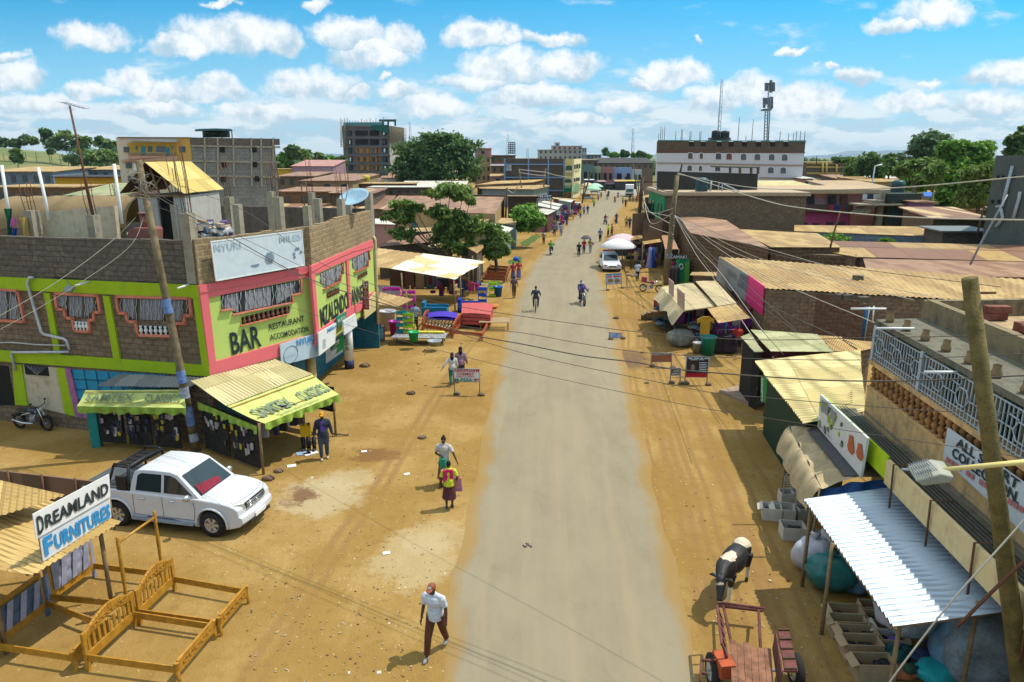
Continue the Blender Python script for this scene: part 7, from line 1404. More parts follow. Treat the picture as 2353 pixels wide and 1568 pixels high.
for Y in(120,150,185,225,270,320,380):
 for s_,a_ in sides:
  x=a_*(Y/150)**.9+rd.uniform(-4,4);y=Y+rd.uniform(-12,12);w_=rd.uniform(9,17)*(1+.2*(Y>200));d_=rd.uniform(7,12);h=rd.uniform(2.6,3.4)
  if not clear(x,y)or not clear(x+w_,y)or not clear(x-w_/2,y)or abs(x)>.78*y:continue
  px=CX+x/(y*.968)*FP
  if y<165 and(120<px<640 and y<110 or 1500<px<1860 or 1770<px<2120 and y<140):continue
  j=rd.randrange(6);n+=1;ang=rd.uniform(-.12,.12)
  t=thing('house','small low house number %d with a %s roof %s'%(n,words[j],rd.choice(['on the far left side of town','in the far left rows'])if s_=='left' else rd.choice(['on the far right side of town','in the far right rows'])),'house',(x,y,0),'small far houses of the town')
  t['label']='%s roofed low house in the crowded rows on the %s side of town'%(words[j],s_)
  c,sn=cos(ang),sin(ang);T_=lambda X,Yy,Z:Vc((x+X*c-Yy*sn,y+X*sn+Yy*c,Z));r_=rd.uniform(.5,1.2)
  k=MB();k.Q30([T_(-w_/2,-d_/2,0),T_(w_/2,-d_/2,0),T_(w_/2,d_/2,0),T_(-w_/2,d_/2,0)],[T_(-w_/2,-d_/2,h),T_(w_/2,-d_/2,h),T_(w_/2,d_/2,h),T_(-w_/2,d_/2,h)]);k.Q0('wall',wms[rd.randrange(6)],t)
  k=MB();e=.4;k.Q72([T_(-w_/2-e,-d_/2-e,h),T_(w_/2+e,-d_/2-e,h),T_(w_/2+e,0,h+r_),T_(-w_/2-e,0,h+r_)],.08);k.Q72([T_(-w_/2-e,d_/2+e,h),T_(w_/2+e,d_/2+e,h),T_(w_/2+e,0,h+r_),T_(-w_/2-e,0,h+r_)],.08);k.Q0('roof',rms[j],t)
  if rd.random()<.6 and y<260:
   k=MB();k.box(T_(rd.uniform(-w_/3,w_/3),-d_/2-.02,1.4),(1.0,.1,1.1));k.Q0('window',Q14,t)
# trees
def Q68(name,clumps,n,size,mt,parent,seed,loc,flat=.0):
 rg=np.random.default_rng(seed);G=max(8,n//34);vol=np.array([r[0]*r[1]+r[0]*r[2]for c,r in clumps]);pr=vol/vol.sum();gi=rg.choice(len(clumps),G,p=pr)
 C=np.array([list(c)for c,r in clumps])[gi];Rr=np.array([list(r)for c,r in clumps])[gi];d=rg.normal(size=(G,3));d/=np.linalg.norm(d,axis=1)[:,None]
 GC=C+d*Rr*(rg.uniform(.15,1.12,G)**.6)[:,None];w_=rg.integers(0,G,n);d=d[w_];e=rg.normal(size=(n,3))*np.array([1,1,.62]);sg=np.minimum(Rr[w_].mean(1)*.22,size*4.6)*rg.uniform(.5,1.4,G)[w_];P=GC[w_]+e*sg[:,None]
 nn=d*.5+rg.normal(size=(n,3))*.6+np.array([0,0,.5]);nn/=np.linalg.norm(nn,axis=1)[:,None]
 a=np.cross(nn,rg.normal(size=(n,3)));a/=np.linalg.norm(a,axis=1)[:,None];b=np.cross(nn,a);s=size*rg.uniform(.5,1.3,n)[:,None]
 a=a*s;b=b*s*.5;tip=nn*s*.18
 V=np.stack([P-a,P+b+tip,P+a,P-b+tip],1).reshape(-1,3)-np.array(loc)
 me=bpy.data.meshes.new(name);me.vertices.add(4*n);me.vertices.foreach_set('co',V.ravel());me.loops.add(4*n);me.loops.foreach_set('vertex_index',np.arange(4*n,dtype=np.int32));me.polygons.add(n);me.polygons.foreach_set('loop_start',np.arange(0,4*n,4,dtype=np.int32));me.materials.append(mt);me.update(calc_edges=True)
 o=bpy.data.objects.new(name,me);S.collection.objects.link(o);
 if parent:o.parent=parent
 else:o.location=loc
 o['_b']=tuple(loc);return o
Q23=Q44('leaf_mid',(.15,.24,.05),(.24,.32,.09),(.10,.17,.04));Q24=Q44('leaf_dark',(.06,.14,.045),(.11,.20,.055),(.04,.10,.035),sc=.25);Q20=Q44('leaf_bright',(.13,.30,.04),(.21,.38,.06),(.09,.21,.03),sc=.3);Q64=Q44('leaf_bluegreen',(.09,.17,.09),(.14,.22,.11),(.06,.12,.06),sc=.3)
Q97=Q1('bark',(.2,.16,.11),.95,var=.4,bump=.4,sc=6)
def tree(name,label,cf,Y,clumps,base,n,size,mt,seed,dr=.8,group=None,tr=.25,cat='tree',limbs=True,fork=.35):
 if base is None:cx=sum(c[0]for c in clumps)/len(clumps);p=at(cf(cx,clumps[-1][1]),Y);b=Vc((p.x,p.y,0))
 else:p=at(cf(*base),Y);b=Vc((p.x,p.y,0))
 cl=[];sc=Y*1.03/FP;rd=random.Random(seed)
 k0=(cf(1,0)[0]-cf(0,0)[0])
 for(x,y,rx,ry)in clumps:
  c=at(cf(x,y),Y);rX=rx*k0*sc;rZ=ry*k0*sc;c.y+=rd.uniform(-.5,.5)*rX*dr;rX*=1.13;rZ*=1.1;cl.append((c,(rX,max(rX*dr,rZ),rZ)))
 t=thing(name,label,cat,b,group)
 Q68('crown',cl,n,size,mt,t,seed,tuple(b))
 zb=min(c.z for c,r in cl);top=sum((c for c,r in cl),Vc())/len(cl);f=Vc((b.x*.6+top.x*.4,b.y*.6+top.y*.4,max(.6,(zb*.6+.4*top.z)*fork*2)))
 k=MB();k.Q2([b,b.lerp(f,.5)+Vc((tr*.5,0,0)),f],[tr*1.35,tr,tr*.8],8);k.Q0('trunk',Q97,t)
 if limbs:
  k=MB()
  for c,r in cl[:14]:
   m=f.lerp(c,.5)+Vc((rd.uniform(-.1,.1),rd.uniform(-.1,.1),-.12))*(c-f).length*.6;k.Q2([f,m,c],[tr*.5,tr*.28,tr*.1],5)
  k.Q0('limbs',Q97,t)
 return t
tree('spreading_tree','huge flat topped dark spreading tree beside the scaffolded tower',a2,225,[(1760,345,160,30),(1850,340,60,18),(1600,425,190,42),(1900,410,180,45),(1480,480,140,55),(1750,500,220,70),(2000,520,105,85),(1600,580,200,80),(1850,620,200,90),(1400,620,100,75),(2040,650,75,75),(1470,700,120,55),(1700,700,160,50)],(1740,760),17000,.62,Q24,1,tr=.9)
tree('leafy_tree','broad thin leaved tree with pale limbs behind the furniture stall roof',d3,64,[(1180,215,240,60),(1000,285,190,50),(1380,330,150,60),(1500,405,90,50),(450,480,170,60),(620,520,140,60),(340,600,130,60),(190,640,90,50),(480,705,140,50),(400,935,180,80),(560,1000,60,50),(1000,560,170,80),(1200,700,230,110),(1080,850,140,110),(1540,780,140,130),(1480,900,180,70),(1150,1000,200,110),(1280,1130,190,80),(1500,1120,110,90),(1350,1230,90,60)],(1290,1290),15000,.23,Q23,2,dr=.6,tr=.22,fork=.25)
tree('dense_tree','dense dark green roadside tree left of the stacked bed frames',d3,66,[(1830,880,130,100),(1940,1030,140,120),(1800,1130,130,110),(1700,880,90,70),(1990,1180,90,90),(1860,1240,110,60)],(1900,1330),11000,.2,Q23,3,tr=.16)
tree('small_tree','small leaning tree with sparse crown beside the nearest white market roof',d1,86,[(1190,880,80,45),(1050,1000,180,80),(1120,1130,240,100),(980,1080,140,80),(1250,1250,140,80),(1080,1330,180,60),(1380,1190,80,45),(900,1150,90,50)],(660,1560),9000,.26,Q20,4,tr=.14)
for i,(lab,Y,cl,base,n,s,m)in enumerate((('wispy tall eucalyptus trees behind the bright double crowned tree',150,[(1440,255,100,35),(1330,290,110,50),(1500,330,90,60),(1240,350,70,50),(1400,400,110,60),(1180,430,50,50),(1300,480,100,50),(1460,470,90,60),(1350,560,70,60)],(1330,640),9000,.42,Q64),('big bright green tree with two rounded crowns at the right',110,[(1570,360,90,50),(1680,345,80,55),(1600,430,110,45),(1860,370,90,50),(1940,400,80,70),(1830,450,110,55),(1760,490,100,60),(1640,560,130,90),(1590,690,160,100),(1680,830,170,110),(1520,880,120,90),(1850,540,110,55)],(1640,980),20000,.4,Q20),('bright green rounded tree left of the double crowned tree',125,[(1200,640,90,70),(1230,720,110,80),(1150,740,60,60)],(1200,800),5000,.4,Q20),('yellowish green bushy tree between the double crowned tree and the tall dark block',100,[(1850,640,120,60),(1900,740,130,90),(1820,860,110,90),(1960,600,80,50),(1900,900,120,60)],(1880,980),8000,.38,Q44('leaf_yellow',(.17,.24,.04),(.22,.28,.07),(.1,.17,.03))),('tall dark tree rising beyond the tall grey block at the edge',125,[(2330,210,60,50),(2280,310,80,60),(2370,300,100,90),(2250,400,70,40),(2340,430,120,50),(2185,270,25,20),(2130,400,30,15)],(2330,520),6000,.42,Q24),('dark rounded tree in the treeline above the tan roofs',170,[(740,480,70,50),(700,560,80,70),(790,560,70,70),(820,640,60,50)],(750,690),7000,.5,Q24),('flat dark tree in the treeline right of the rounded one',175,[(935,480,55,40),(900,560,80,60),(960,600,70,50)],(930,680),5000,.5,Q24),('low green tree beside the yellow framed block',185,[(560,570,60,50),(620,520,60,45),(580,640,80,50)],(590,690),5000,.5,Q23),('small umbrella shaped tree right of the flat dark tree',190,[(1045,470,45,25),(1040,520,50,30),(1090,560,60,40)],(1050,640),3500,.5,Q64),('distant low tree below the blue hills right of the white building',240,[(380,500,40,20),(450,500,60,15),(520,500,50,15)],(440,530),2500,.6,Q24),('spiky banana like tree by the mauve house',95,[(1400,640,70,50),(1450,600,50,40),(1350,620,40,30)],(1400,760),2500,.6,Q23),('dark tree filling the gap above the gabled house',120,[(1290,560,80,60),(1150,560,80,50),(1380,540,80,40),(1080,600,60,50)],(1200,650),5000,.45,Q23))):
 tree('tree',lab,a5,Y,cl,base,n,s,m,20+i,tr=.3,group='trees at the right of town')
lab_h=['leaning lone tree standing highest on the left hill','airy pale tree beside the leaning lone tree','dark double tree at the left of the hill','round green tree left of the dark double tree','slim cypress on the hill','rounded tree below the leaning lone tree','dark tree below the airy pale tree','dark domed tree behind the antenna mast','low spreading tree right of the antenna mast','tree with a small top knot near the apartment block','big rounded tree touching the apartment block','tree behind the apartment block corner','long green thicket on the slope right of the antenna','thicket beside the apartment block wall','green bush at the foot of the antenna mast','tree cut by the photo edge on the hill','small bush in the middle of the grassy slope','bush near the grassy track','lower bush on the grassy slope']
for i,(x,y,rx,ry)in enumerate(((420,300,48,26),(595,330,75,50),(215,375,80,45),(145,400,50,45),(312,375,14,34),(455,385,60,55),(540,415,90,55),(785,375,55,40),(700,430,110,55),(915,365,45,30),(975,410,95,45),(1035,440,85,55),(850,520,190,55),(970,530,140,65),(700,560,110,50),(15,390,70,35),(155,490,40,35),(465,470,26,18),(150,540,55,30))):
 Y=400 if i<12 or i==15 else 330
 tree('tree',lab_h[i],a1,Y,[(x-rx*.3,y,rx*.6,ry*.8),(x+rx*.35,y+ry*.1,rx*.6,ry*.8),(x,y-ry*.3,rx*.5,ry*.6)],(x,y+ry),1300,1.0,[Q24,Q23,Q64][i%3],60+i,tr=.15,group='trees on the left hill',limbs=False)
lab_m=['rounded tree behind the stone apartment block','dark tree top left of the pink hall','light green tree beside the stone apartment block','low bush by the yellow wall','small dark round tree over the pink hall roof','tree row behind the pink hall','tree between the pink hall and the scaffolded tower']
for i,(x,y,rx,ry)in enumerate(((395,480,70,48),(480,500,85,42),(310,570,75,70),(350,620,60,40),(640,525,40,32),(740,550,70,28),(845,560,40,38))):
 tree('tree',lab_m[i],a2,300,[(x-rx*.3,y,rx*.6,ry*.8),(x+rx*.35,y+ry*.1,rx*.6,ry*.8),(x,y-ry*.3,rx*.5,ry*.6)],(x,y+ry),1500,.9,[Q24,Q23,Q20][i%3],90+i,tr=.2,group='trees behind the left town',limbs=False)
lab_f=['narrow tall cypress beyond the road end','low round tree beyond the road end','domed tree beyond the road end','tiny tree left of the thin mast','broad tree right of the thin mast','low tree against the white building']
for i,(x,y,rx,ry)in enumerate(((1482,335,26,48),(1580,378,60,28),(1712,360,55,38),(1830,390,18,24),(1920,372,52,34),(2000,396,50,18))):
 tree('tree',lab_f[i],a3,380,[(x-rx*.3,y,rx*.6,ry*.8),(x+rx*.35,y+ry*.1,rx*.6,ry*.8),(x,y-ry*.3,rx*.5,ry*.6)],(x,y+ry),1300,1.0,[Q24,Q20][i%2],120+i,tr=.4,group='trees beyond the road end',limbs=False)
lab_b=['big leafy bush under the tall grey block','second leafy bush left of the big one','bush at the far right below the tall grey block','small bush before the gabled house','bush left of the drum roofed store','weeds along the tan roof edge','weeds against the long blue grey wall']
for i,(x,y,rx,ry,Y,m)in enumerate(((2050,1320,170,65,66,Q20),(1720,1300,150,60,67,Q20),(2280,1370,110,40,66,Q23),(1375,1180,60,50,75,Q20),(1450,1270,90,35,68,Q23),(370,1330,150,32,66,Q20),(900,1345,70,14,66,Q20))):
 tree('bush',lab_b[i],a5,Y,[(x-rx*.4,y,rx*.5,ry*.7),(x+rx*.4,y+ry*.1,rx*.5,ry*.7),(x,y-ry*.2,rx*.55,ry*.8)],(x,y+ry),2600,.22,m,140+i,tr=.08,group='bushes at the right',cat='bush',limbs=False)
rg=np.random.default_rng(5);cl=[]
for Y in(460,560,700,900,1200):
 for px in range(-260,2640,26 if Y<800 else 20):
  x=(px-CX+rg.uniform(-12,12))/FP*Y*.99;h=rg.uniform(3,8)*(Y/600)**.5;cl.append((Vc((x,Y+rg.uniform(-30,30),h*.45)),(Y*.011,8,h*.55)))
leaf=Q68('woodland',cl,60000,2.6,Q24,None,6,(0,600,0));tag(leaf,'distant belt of woodland along the whole horizon','woodland',kind='stuff')
# poles and cables
def pole(label,pt,pb,r=.14,mt=Q74,arms=(),name='utility_pole',Y=None,posters=()):
 b=g(pb);Yp_=Y or b.y
 if Y:b=at(pb,Y);b.z=max(0,b.z)
 t_=at(pt,Yp_);b0=Vc((b.x,b.y,0))if not Y else b
 t=thing(name,label,'pole',b0);k=MB();k.Q2([b0-Vc((0,0,.2)),b0.lerp(t_,.3),b0.lerp(t_,.65),t_],[r*1.3,r*1.18,r*1.05,r*.9],10);k.Q0('shaft',mt,t)
 for(f,w)in arms:
  c=b0.lerp(t_,f);k=MB();k.box(c,(w,.12,.14),.1);k.Q0('crossarm',Q4,t)
 for f0,f1,c in posters:
  a=b0.lerp(t_,f0);bb=b0.lerp(t_,f1);k=MB();rr=r*1.3;k.Q2([a+Vc((0,-.02,0)),bb+Vc((0,-.02,0))],rr,10,caps=False);k.Q0('pasted_poster',Q1('poster_%.2f'%c[0],c,.7,var=.4,sc=8),t)
 return t_
TL=pole('tall knotty wooden pole standing between the two lime awning stalls',(318,368),(452,1037),.125,posters=((.04,.07,(.5,.55,.6)),(.1,.17,(.25,.35,.65)),(.2,.24,(.45,.5,.6)),(.255,.3,(.2,.32,.62)),(.5,.55,(.2,.35,.7))))
k=MB();rd=random.Random(3)
for i in range(14):
 c=TL+Vc((.1*cos(i),-.1,-.5-.09*(i%9)));k.Q2([c+Vc((rd.uniform(-.3,.4),rd.uniform(-.3,.2),rd.uniform(-.3,.25)))for _ in range(5)],.012,4)
tag(k.Q0('wire_tangle',Q1('pale_cable',(.35,.32,.26),.7),loc=TL),'tangle of loose wires round the top of the tall knotty pole','wires')
TR_=at((2228,640),10.5);BR_=at((2348,1590),10.5);t=thing('utility_pole','thick leaning wooden pole with mossy stains at the right edge of the photo','pole',BR_)
k=MB();dirp=(BR_-TR_).normalized();k.Q2([BR_+dirp*3,BR_,TR_.lerp(BR_,.5),TR_],[.18,.16,.133,.112],12);k.Q0('shaft',Q1('mossy_pole_wood',(.20,.145,.05),.85,var=.45,bump=.5,sc=3,c2=(.08,.07,.02)),t)
k=MB();c=TR_.lerp(BR_,.03);k.Q2([c,c+Vc((.3,-.1,.02))],.02,5);k.Q0('bolt',Q26,t)
TM=pole('grey wooden pole with a fan of service wires beside the tarpaulin stalls',(1556,403),(1530,655),.2,posters=((.25,.3,(.3,.3,.3)),))
T2_=pole('dark pole with a long crossarm and pasted blue papers beyond the parasols',(1476,407),d2(880,1560),.2,Q4,((.93,3.6),),posters=((.12,.18,(.3,.42,.6)),(.24,.29,(.32,.42,.55))))
pole('thin bare pole leaning beside the dark crossarm pole',d2(900,250),d2(935,800),.12)
pole('bent pole reaching up left of the dark crossarm pole',d2(822,25),d2(905,640),.12)
for i,(a,b_,r,m,lb)in enumerate(((a3(395,548),a3(455,1020),.14,Q74,'slim leaning pole with white papers in front of the brown VELVET building'),(a3(730,543),a3(682,1008),.16,Q74,'straight wooden pole between the white market roofs'),(a3(1105,560),a3(1095,915),.14,Q5,'brown pole at the corner of the green Lopea shop front'),(a3(1310,568),a3(1180,985),.15,Q4,'dark pole leaning strongly to the left over the verge'),(a3(1225,690),a3(1190,950),.12,Q4,'short dark post beside the strongly leaning pole'),(a3(1385,448),a3(1385,735),.14,Q18,'pale steel pole at the far bend'),(a3(1640,450),a3(1638,680),.12,Q18,'thin grey pole before the blue shop front'),(a3(245,792),a3(215,1395),.13,Q4,'dark pole standing at the white roofed kiosk'),(a3(1252,450),a3(1262,640),.14,Q4,'dark pole before the teal shop fronts'))):pole(lb,a,b_,r,m)
sl=thing('street_lamp','street lamp on a pole between the trees and tan roofs at right','street lamp',Vc((at(a5(765,700),140).x,140,0)));p=at(a5(785,560),140);k=MB();k.Q2([Vc((p.x-.4,140,0)),p],.12,6);k.Q0('post',Q18,sl);k=MB();k.Q2([p,at(a5(858,546),140)],[.08,.16],6);k.Q0('lamp_head',Q6,sl)
pole('dark thin pole between the tan roofs and the green tree',a5(1065,580),a5(1040,690),.1,Q4,Y=150);pole('thin dark pole before the yellow framed block',a5(178,455),a5(172,530),.12,Q4,Y=220)
pole('slender rusty pole rising by the blue grey wall',a5(420,1030),a5(315,1405),.05,Q26,Y=48);pole('rusty pole before the gabled house',a5(1945,915),a5(1860,1240),.06,Q26,Y=58);pole('steel stay pole rising from the striped long roof',a5(2170,860),a5(1785,1560),.05,Q13,Y=44);pole('short bare pole by the twisted scaffold',a4(665,1035),a4(630,1180),.12,Q4,Y=95)
def Q34(label,pts,Y0,Y1,r=.018,c=None,group='overhead cables',ysmp=None):
 n=len(pts);xs=[p[0]for p in pts];L=[0]
 for i in range(1,n):L.append(L[-1]+math.hypot(pts[i][0]-pts[i-1][0],pts[i][1]-pts[i-1][1]))
 W=[]
 for i in range(n):
  f=L[i]/L[-1];W.append(at(pts[i],1/((1-f)/Y0+f/Y1)))
 S_=[]
 for i in range(n-1):
  p0=W[max(i-1,0)];p1=W[i];p2=W[i+1];p3=W[min(i+2,n-1)]
  for j in range(6):
   t=j/6;S_.append(.5*((2*p1)+(p2-p0)*t+(2*p0-5*p1+4*p2-p3)*t*t+(3*p1-p0-3*p2+p3)*t**3))
 S_.append(W[-1]);k=MB();k.Q2(S_,r,5);return tag(k.Q0('overhead_cable',c or Q65,loc=W[0]),label,'cable',group)
Q65=Q1('cable_grey',(.13,.11,.09),.7);Q19=Q1('cable_pale',(.5,.46,.36),.6)
Q34('highest of the cables crossing the road from the left knotty pole',[(325,392),(438,436),(568,488),(711,590),(804,632),(890,665),(1042,702),(1206,728),(1321,744),(1466,763),(1723,781),(2010,776),(2353,770),(2500,766)],24.5,10.5,.0075)
Q34('second cable from the top crossing the road',[(335,430),(438,488),(717,624),(804,658),(1013,739),(1206,766),(1321,787),(1475,810),(1723,824),(2010,827),(2353,813),(2500,806)],24.5,10.5,.0075)
Q34('thick twisted cable crossing the road below the second one',[(340,440),(434,495),(514,536),(669,622),(788,669),(936,715),(1068,765),(1206,792),(1321,815),(1385,824),(1462,833),(1563,850),(1838,871),(2002,876),(2161,873),(2353,863),(2500,858)],24.5,10.5,.014)
Q34('fourth cable crossing the road below the twisted one',[(345,470),(434,505),(621,602),(804,686),(980,741),(1206,813),(1551,886),(1651,904),(1807,918),(1935,929),(2161,945),(2353,950),(2500,953)],24.5,10.5,.0075)
Q34('lowest cable crossing from the coral wall to the right',[(648,700),(890,774),(1206,853),(1551,926),(1684,949),(1858,976),(1968,993),(2285,1041),(2500,1080)],27,10.5,.007)
Q34('upper cable running from the knotty pole off to the left',[(312,500),(250,560),(120,655),(-60,760)],24.4,21,.009,Q19);Q34('lower cable running from the knotty pole off to the left',[(330,500),(290,575),(120,690),(-60,790)],24.4,21,.008,Q19)
fan=[[(1770,640),(2010,742)],[(1750,690),(1960,790)],[(1800,610),(2230,700)],[(1720,680),(1880,800)],[(1740,600),(2100,690)],[(1690,690),(1800,815)],[(1650,620),(1760,770)],[(1700,640),(1830,760)],[(1640,640),(1740,790)],[(1850,600),(2300,660)],[(1720,560),(2000,640)]]
for i,f in enumerate(fan):Q34('service wire in the fan running down from the grey mid pole to the shops',[(1550,495),((1550+f[0][0])/2,(495+f[0][1])/2+10),f[0],f[1]],58,24+i%4*2,.014,[Q19,Q65][i%2],group='service wires from the mid pole')
Q34('long thick cable from the mid pole top sloping over the brown roofs',[(1558,398),(1640,425),(1760,462),(1838,478),(2000,494),(2146,502),(2353,506),(2480,507)],59,22,.03,Q19)
Q34('high cable rising to the right edge over the white building',[(1556,400),(1700,428),(1838,436),(2058,432),(2353,406),(2480,394)],59,22,.025,Q19)
Q34('sagging wire from the black wall corner to the mid pole',[(1498,428),(1530,440),(1560,436)],86,59,.05,Q65)
for i,f in enumerate([[(1500,560),(1545,490)],[(1505,500),(1545,480)],[(1478,470),(1550,520)],[(1480,520),(1548,540)],[(1475,450),(1552,500)]]):Q34('short slack wire strung between the dark pole and the mid pole',[(1478,440+i*15),((1478+f[0][0])/2+5,(440+i*15+f[0][1])/2+12),f[1]],84,59,.03,Q19,group='slack wires between two poles')
for i,f in enumerate([[a3(405,562),a3(560,578),a3(728,596)],[a3(405,600),a3(560,625),a3(728,640)],[a3(250,810),a3(330,850),a3(398,720)],[a3(738,600),a3(900,640),a3(1095,665)]]):Q34(['top','second','slack','long'][i]+' wire strung between the poles over the market roofs',f,130,110 if i<3 else 150,.06,Q19,group='market pole wires')
Q34('pale stay wire slanting across the shiny ribbed roof',[(2380,1165),(2300,1255),(2180,1390),(2050,1560),(2030,1600)],9.3,9.0,.014,Q19)
Q34('brown stay rod slanting by the leaning pole over the ribbed roof',[(2410,1240),(2310,1330),(2200,1440)],9.8,10.6,.03,Q26,group='stay rods')
ln=thing('street_lamp','street light head on a white arm reaching in from the right edge','street lamp',Vc((7.3,8,0)));hA=at((2110,1084),8);hB=at((2172,1078),8);arm=[at((2165,1080),8),at((2353,1062),8),Vc((7.0,8,6.95)),Vc((7.3,8,6.4)),Vc((7.3,8,0))]
k=MB();k.Q2(arm,[.03,.035,.05,.06,.08],8);k.Q0('arm',Q126,ln)
k=MB();c=at((2138,1082),8);dd=(hB-hA).normalized();n2_=Vc((0,1,0));hw=.15
P=[at((2092,1088),8),at((2150,1072),8),at((2182,1078),8),at((2172,1092),8),at((2110,1100),8)]
k.Q30([p-Vc((0,.12,.05))for p in(P[0],P[4],P[3],P[2],P[1])],[p+Vc((0,.12,.05))for p in(P[0],P[4],P[3],P[2],P[1])]);Q43(k.Q0('lamp_head',Q1('lamp_head_grey',(.30,.31,.24),.5),ln),.02)
k=MB();
for i in range(9):a=P[0].lerp(P[1],.1+i*.09)+Vc((0,-.12,.02));k.Q2([a,a+Vc((0,.24,.04))],.006,4)
k.Q0('cooling_fin',Q13,ln)
# people
PEND=[]
def Q58(o,vox,smooth=3,fac=.6):
 r=o.modifiers.new('remesh','REMESH');r.mode='VOXEL';r.voxel_size=vox;r.use_smooth_shade=True
 if smooth:s=o.modifiers.new('smooth','SMOOTH');s.iterations=smooth;s.factor=fac
 PEND.append(o)
Q98=Q1('dark_skin',(.085,.042,.024),.5,var=.12);Q69=Q1('black_hair',(.012,.01,.01),.8)
def person(label,foot,h=1.7,face=0.,stride=.0,top=(.5,.5,.5),bot=(.04,.04,.05),skirt=0,cap=None,hair='short',arms=((.0,.05),(.0,.05)),lean=0.,fine=False,seat=None,sleeve=.5,shoe=(.05,.04,.04),topm=None,group=None,fold=None,handz=None):
 b=foot if isinstance(foot,Vc)else g(foot);s=h/1.75;fr=R(face);fwd=Vc((-sin(fr),cos(fr),0));rt=Vc((cos(fr),sin(fr),0))
 def T(x,y,z,l=True):
  yy=y+(lean*max(0,z-.9)if l else 0);zz=z
  return b+(rt*x+fwd*yy)*s+Vc((0,0,zz*s+(seat or 0)))
 t=thing('person',label,'person',b,group);vox=.013 if fine else.03 if h*FP/b.y<90 else.022
 st=stride;kn=[];an=[]
 for sd in(-1,1):
  f=st*sd
  if seat is None:hip=T(.09*sd,0,.93);knee=T(.10*sd,f*.55+.04,.50,0);ank=T(.10*sd,f-.02*abs(st),.085+(.07 if f<-.1 else 0),0)
  else:hip=T(.09*sd,0,.45);knee=T(.13*sd,.42,.47,0);ank=T(.12*sd,.40,.06,0)
  kn.append((hip,knee,ank))
 dz=0 if seat is None else-.48
 def U(x,y,z):return T(x,y,z+dz)if seat is None else b+(rt*x+fwd*y)*s+Vc((0,0,(z+dz)*s+seat))
 hands=[];body=MB()
 sh_=[];el_=[];wr_=[]
 for i,sd in enumerate((-1,1)):
  sw,outw=arms[i];S0=U(.185*sd,0,1.42);
  if fold and fold[i]:ex,ey,ez,wx,wy,wz=fold[i];E=U(ex*sd,ey,ez);W_=U(wx*sd,wy,wz)
  else:E=U((.22+outw)*sd,sw*.5-.02,1.14);W_=U((.235+outw*1.6)*sd,sw+.05,.90)
  sh_.append(S0);el_.append(E);wr_.append(W_)
  body.Q2([S0,E.lerp(S0,.5),E],[.052*s,.047*s,.038*s],8);body.Q2([E,E.lerp(W_,.35),W_],[.038*s,.037*s,.025*s],8);body.ell(S0,.055*s,8);body.ell(E,.039*s,8)
  d=(W_-E).normalized();pc=W_+d*.045*s;side=rt*sd;body.ell(pc,(.022*s,.036*s,.048*s),8,M=d.to_track_quat('Z','Y').to_matrix())
  q=d.orthogonal().normalized();q2=d.cross(q)
  fd=fwd-d*fwd.dot(d);fd=fd.normalized()if fd.length>.05 else q;inn=-rt*sd;inn=(inn-d*inn.dot(d));inn=inn.normalized()if inn.length>.05 else q2
  for j,(o_,l_)in enumerate(((-.026,.052),(-.009,.06),(.009,.057),(.026,.046))):
   a=pc+d*.035*s+fd*o_*s;body.Q2([a,a+d*l_*.55*s+inn*.008*s,a+d*l_*.9*s+inn*.028*s],[.0095*s,.0085*s,.007*s],5)
  a=pc-d*.01*s+fd*.028*s;body.Q2([a,a+fd*.022*s+d*.025*s,a+fd*.026*s+d*.05*s+inn*.01*s],[.011*s,.0095*s,.008*s],5);hands.append(pc+d*.05*s)
 for hip,knee,ank in kn:
  body.Q2([hip,knee.lerp(hip,.5),knee],[.085*s,.07*s,.052*s],9);body.Q2([knee,knee.lerp(ank,.35),ank],[.05*s,.052*s,.034*s],9);body.ell(knee,.053*s,8)
  body.ell(ank+fwd*.06*s-Vc((0,0,.045*s)),(.045*s,.12*s,.04*s),8,M=Rot(fr,3,'Z'))
 Mh=Rot(fr,3,'Z')
 body.ell(U(0,0,.95),(.155*s,.11*s,.13*s),10,M=Mh);body.ell(U(0,0,1.12),(.13*s,.095*s,.16*s),10,M=Mh);body.ell(U(0,.01,1.32),(.165*s,.105*s,.17*s),10,M=Mh);body.Q2([U(0,0,1.40),U(0,.02,1.56)],[.06*s,.05*s],8)
 hd=U(0,.045,1.645);body.ell(hd,(.075*s,.095*s,.112*s),12,M=Mh);body.ell(hd+fwd*.035*s-Vc((0,0,.06*s)),(.05*s,.06*s,.05*s),8,M=Mh)
 body.Q2([hd+fwd*.085*s+Vc((0,0,.02*s)),hd+fwd*.115*s-Vc((0,0,.02*s))],[.012*s,.02*s],6)
 for sd in(-1,1):body.ell(hd+rt*sd*.075*s-Vc((0,0,.01)),(.012*s,.022*s,.032*s),6,M=Mh)
 o=body.Q0('body',Q98,t);Q58(o,vox if not fine else.011,2)
 if fine or b.y<40:
  k=MB()
  for sd in(-1,1):k.ell(hd+fwd*.088*s+rt*sd*.03*s+Vc((0,0,.012*s)),(.013*s,.008*s,.007*s),6,M=Mh)
  k.split('eye',Q1('eye_white',(.6,.58,.55),.3),t);k=MB();k.ell(hd+fwd*.098*s-Vc((0,0,.058*s)),(.026*s,.01*s,.009*s),7,M=Mh);k.Q0('mouth',Q1('lips',(.13,.04,.035),.5),t)
 e=.016;sl=sleeve;k=MB();tm=topm or Q1('cloth_%.2f_%.2f_%.2f'%top,top,.85,var=.22,sc=6)
 k.ell(U(0,.01,1.32),(.205*s,.14*s,.175*s),10,M=Mh);k.ell(U(0,0,1.12),(.178*s,.137*s,.185*s),10,M=Mh);k.ell(U(0,0,.97),(.182*s,.142*s,.12*s),10,M=Mh);k.Q2([U(0,0,.88),U(0,0,1.1)],[.185*s,.17*s],10)
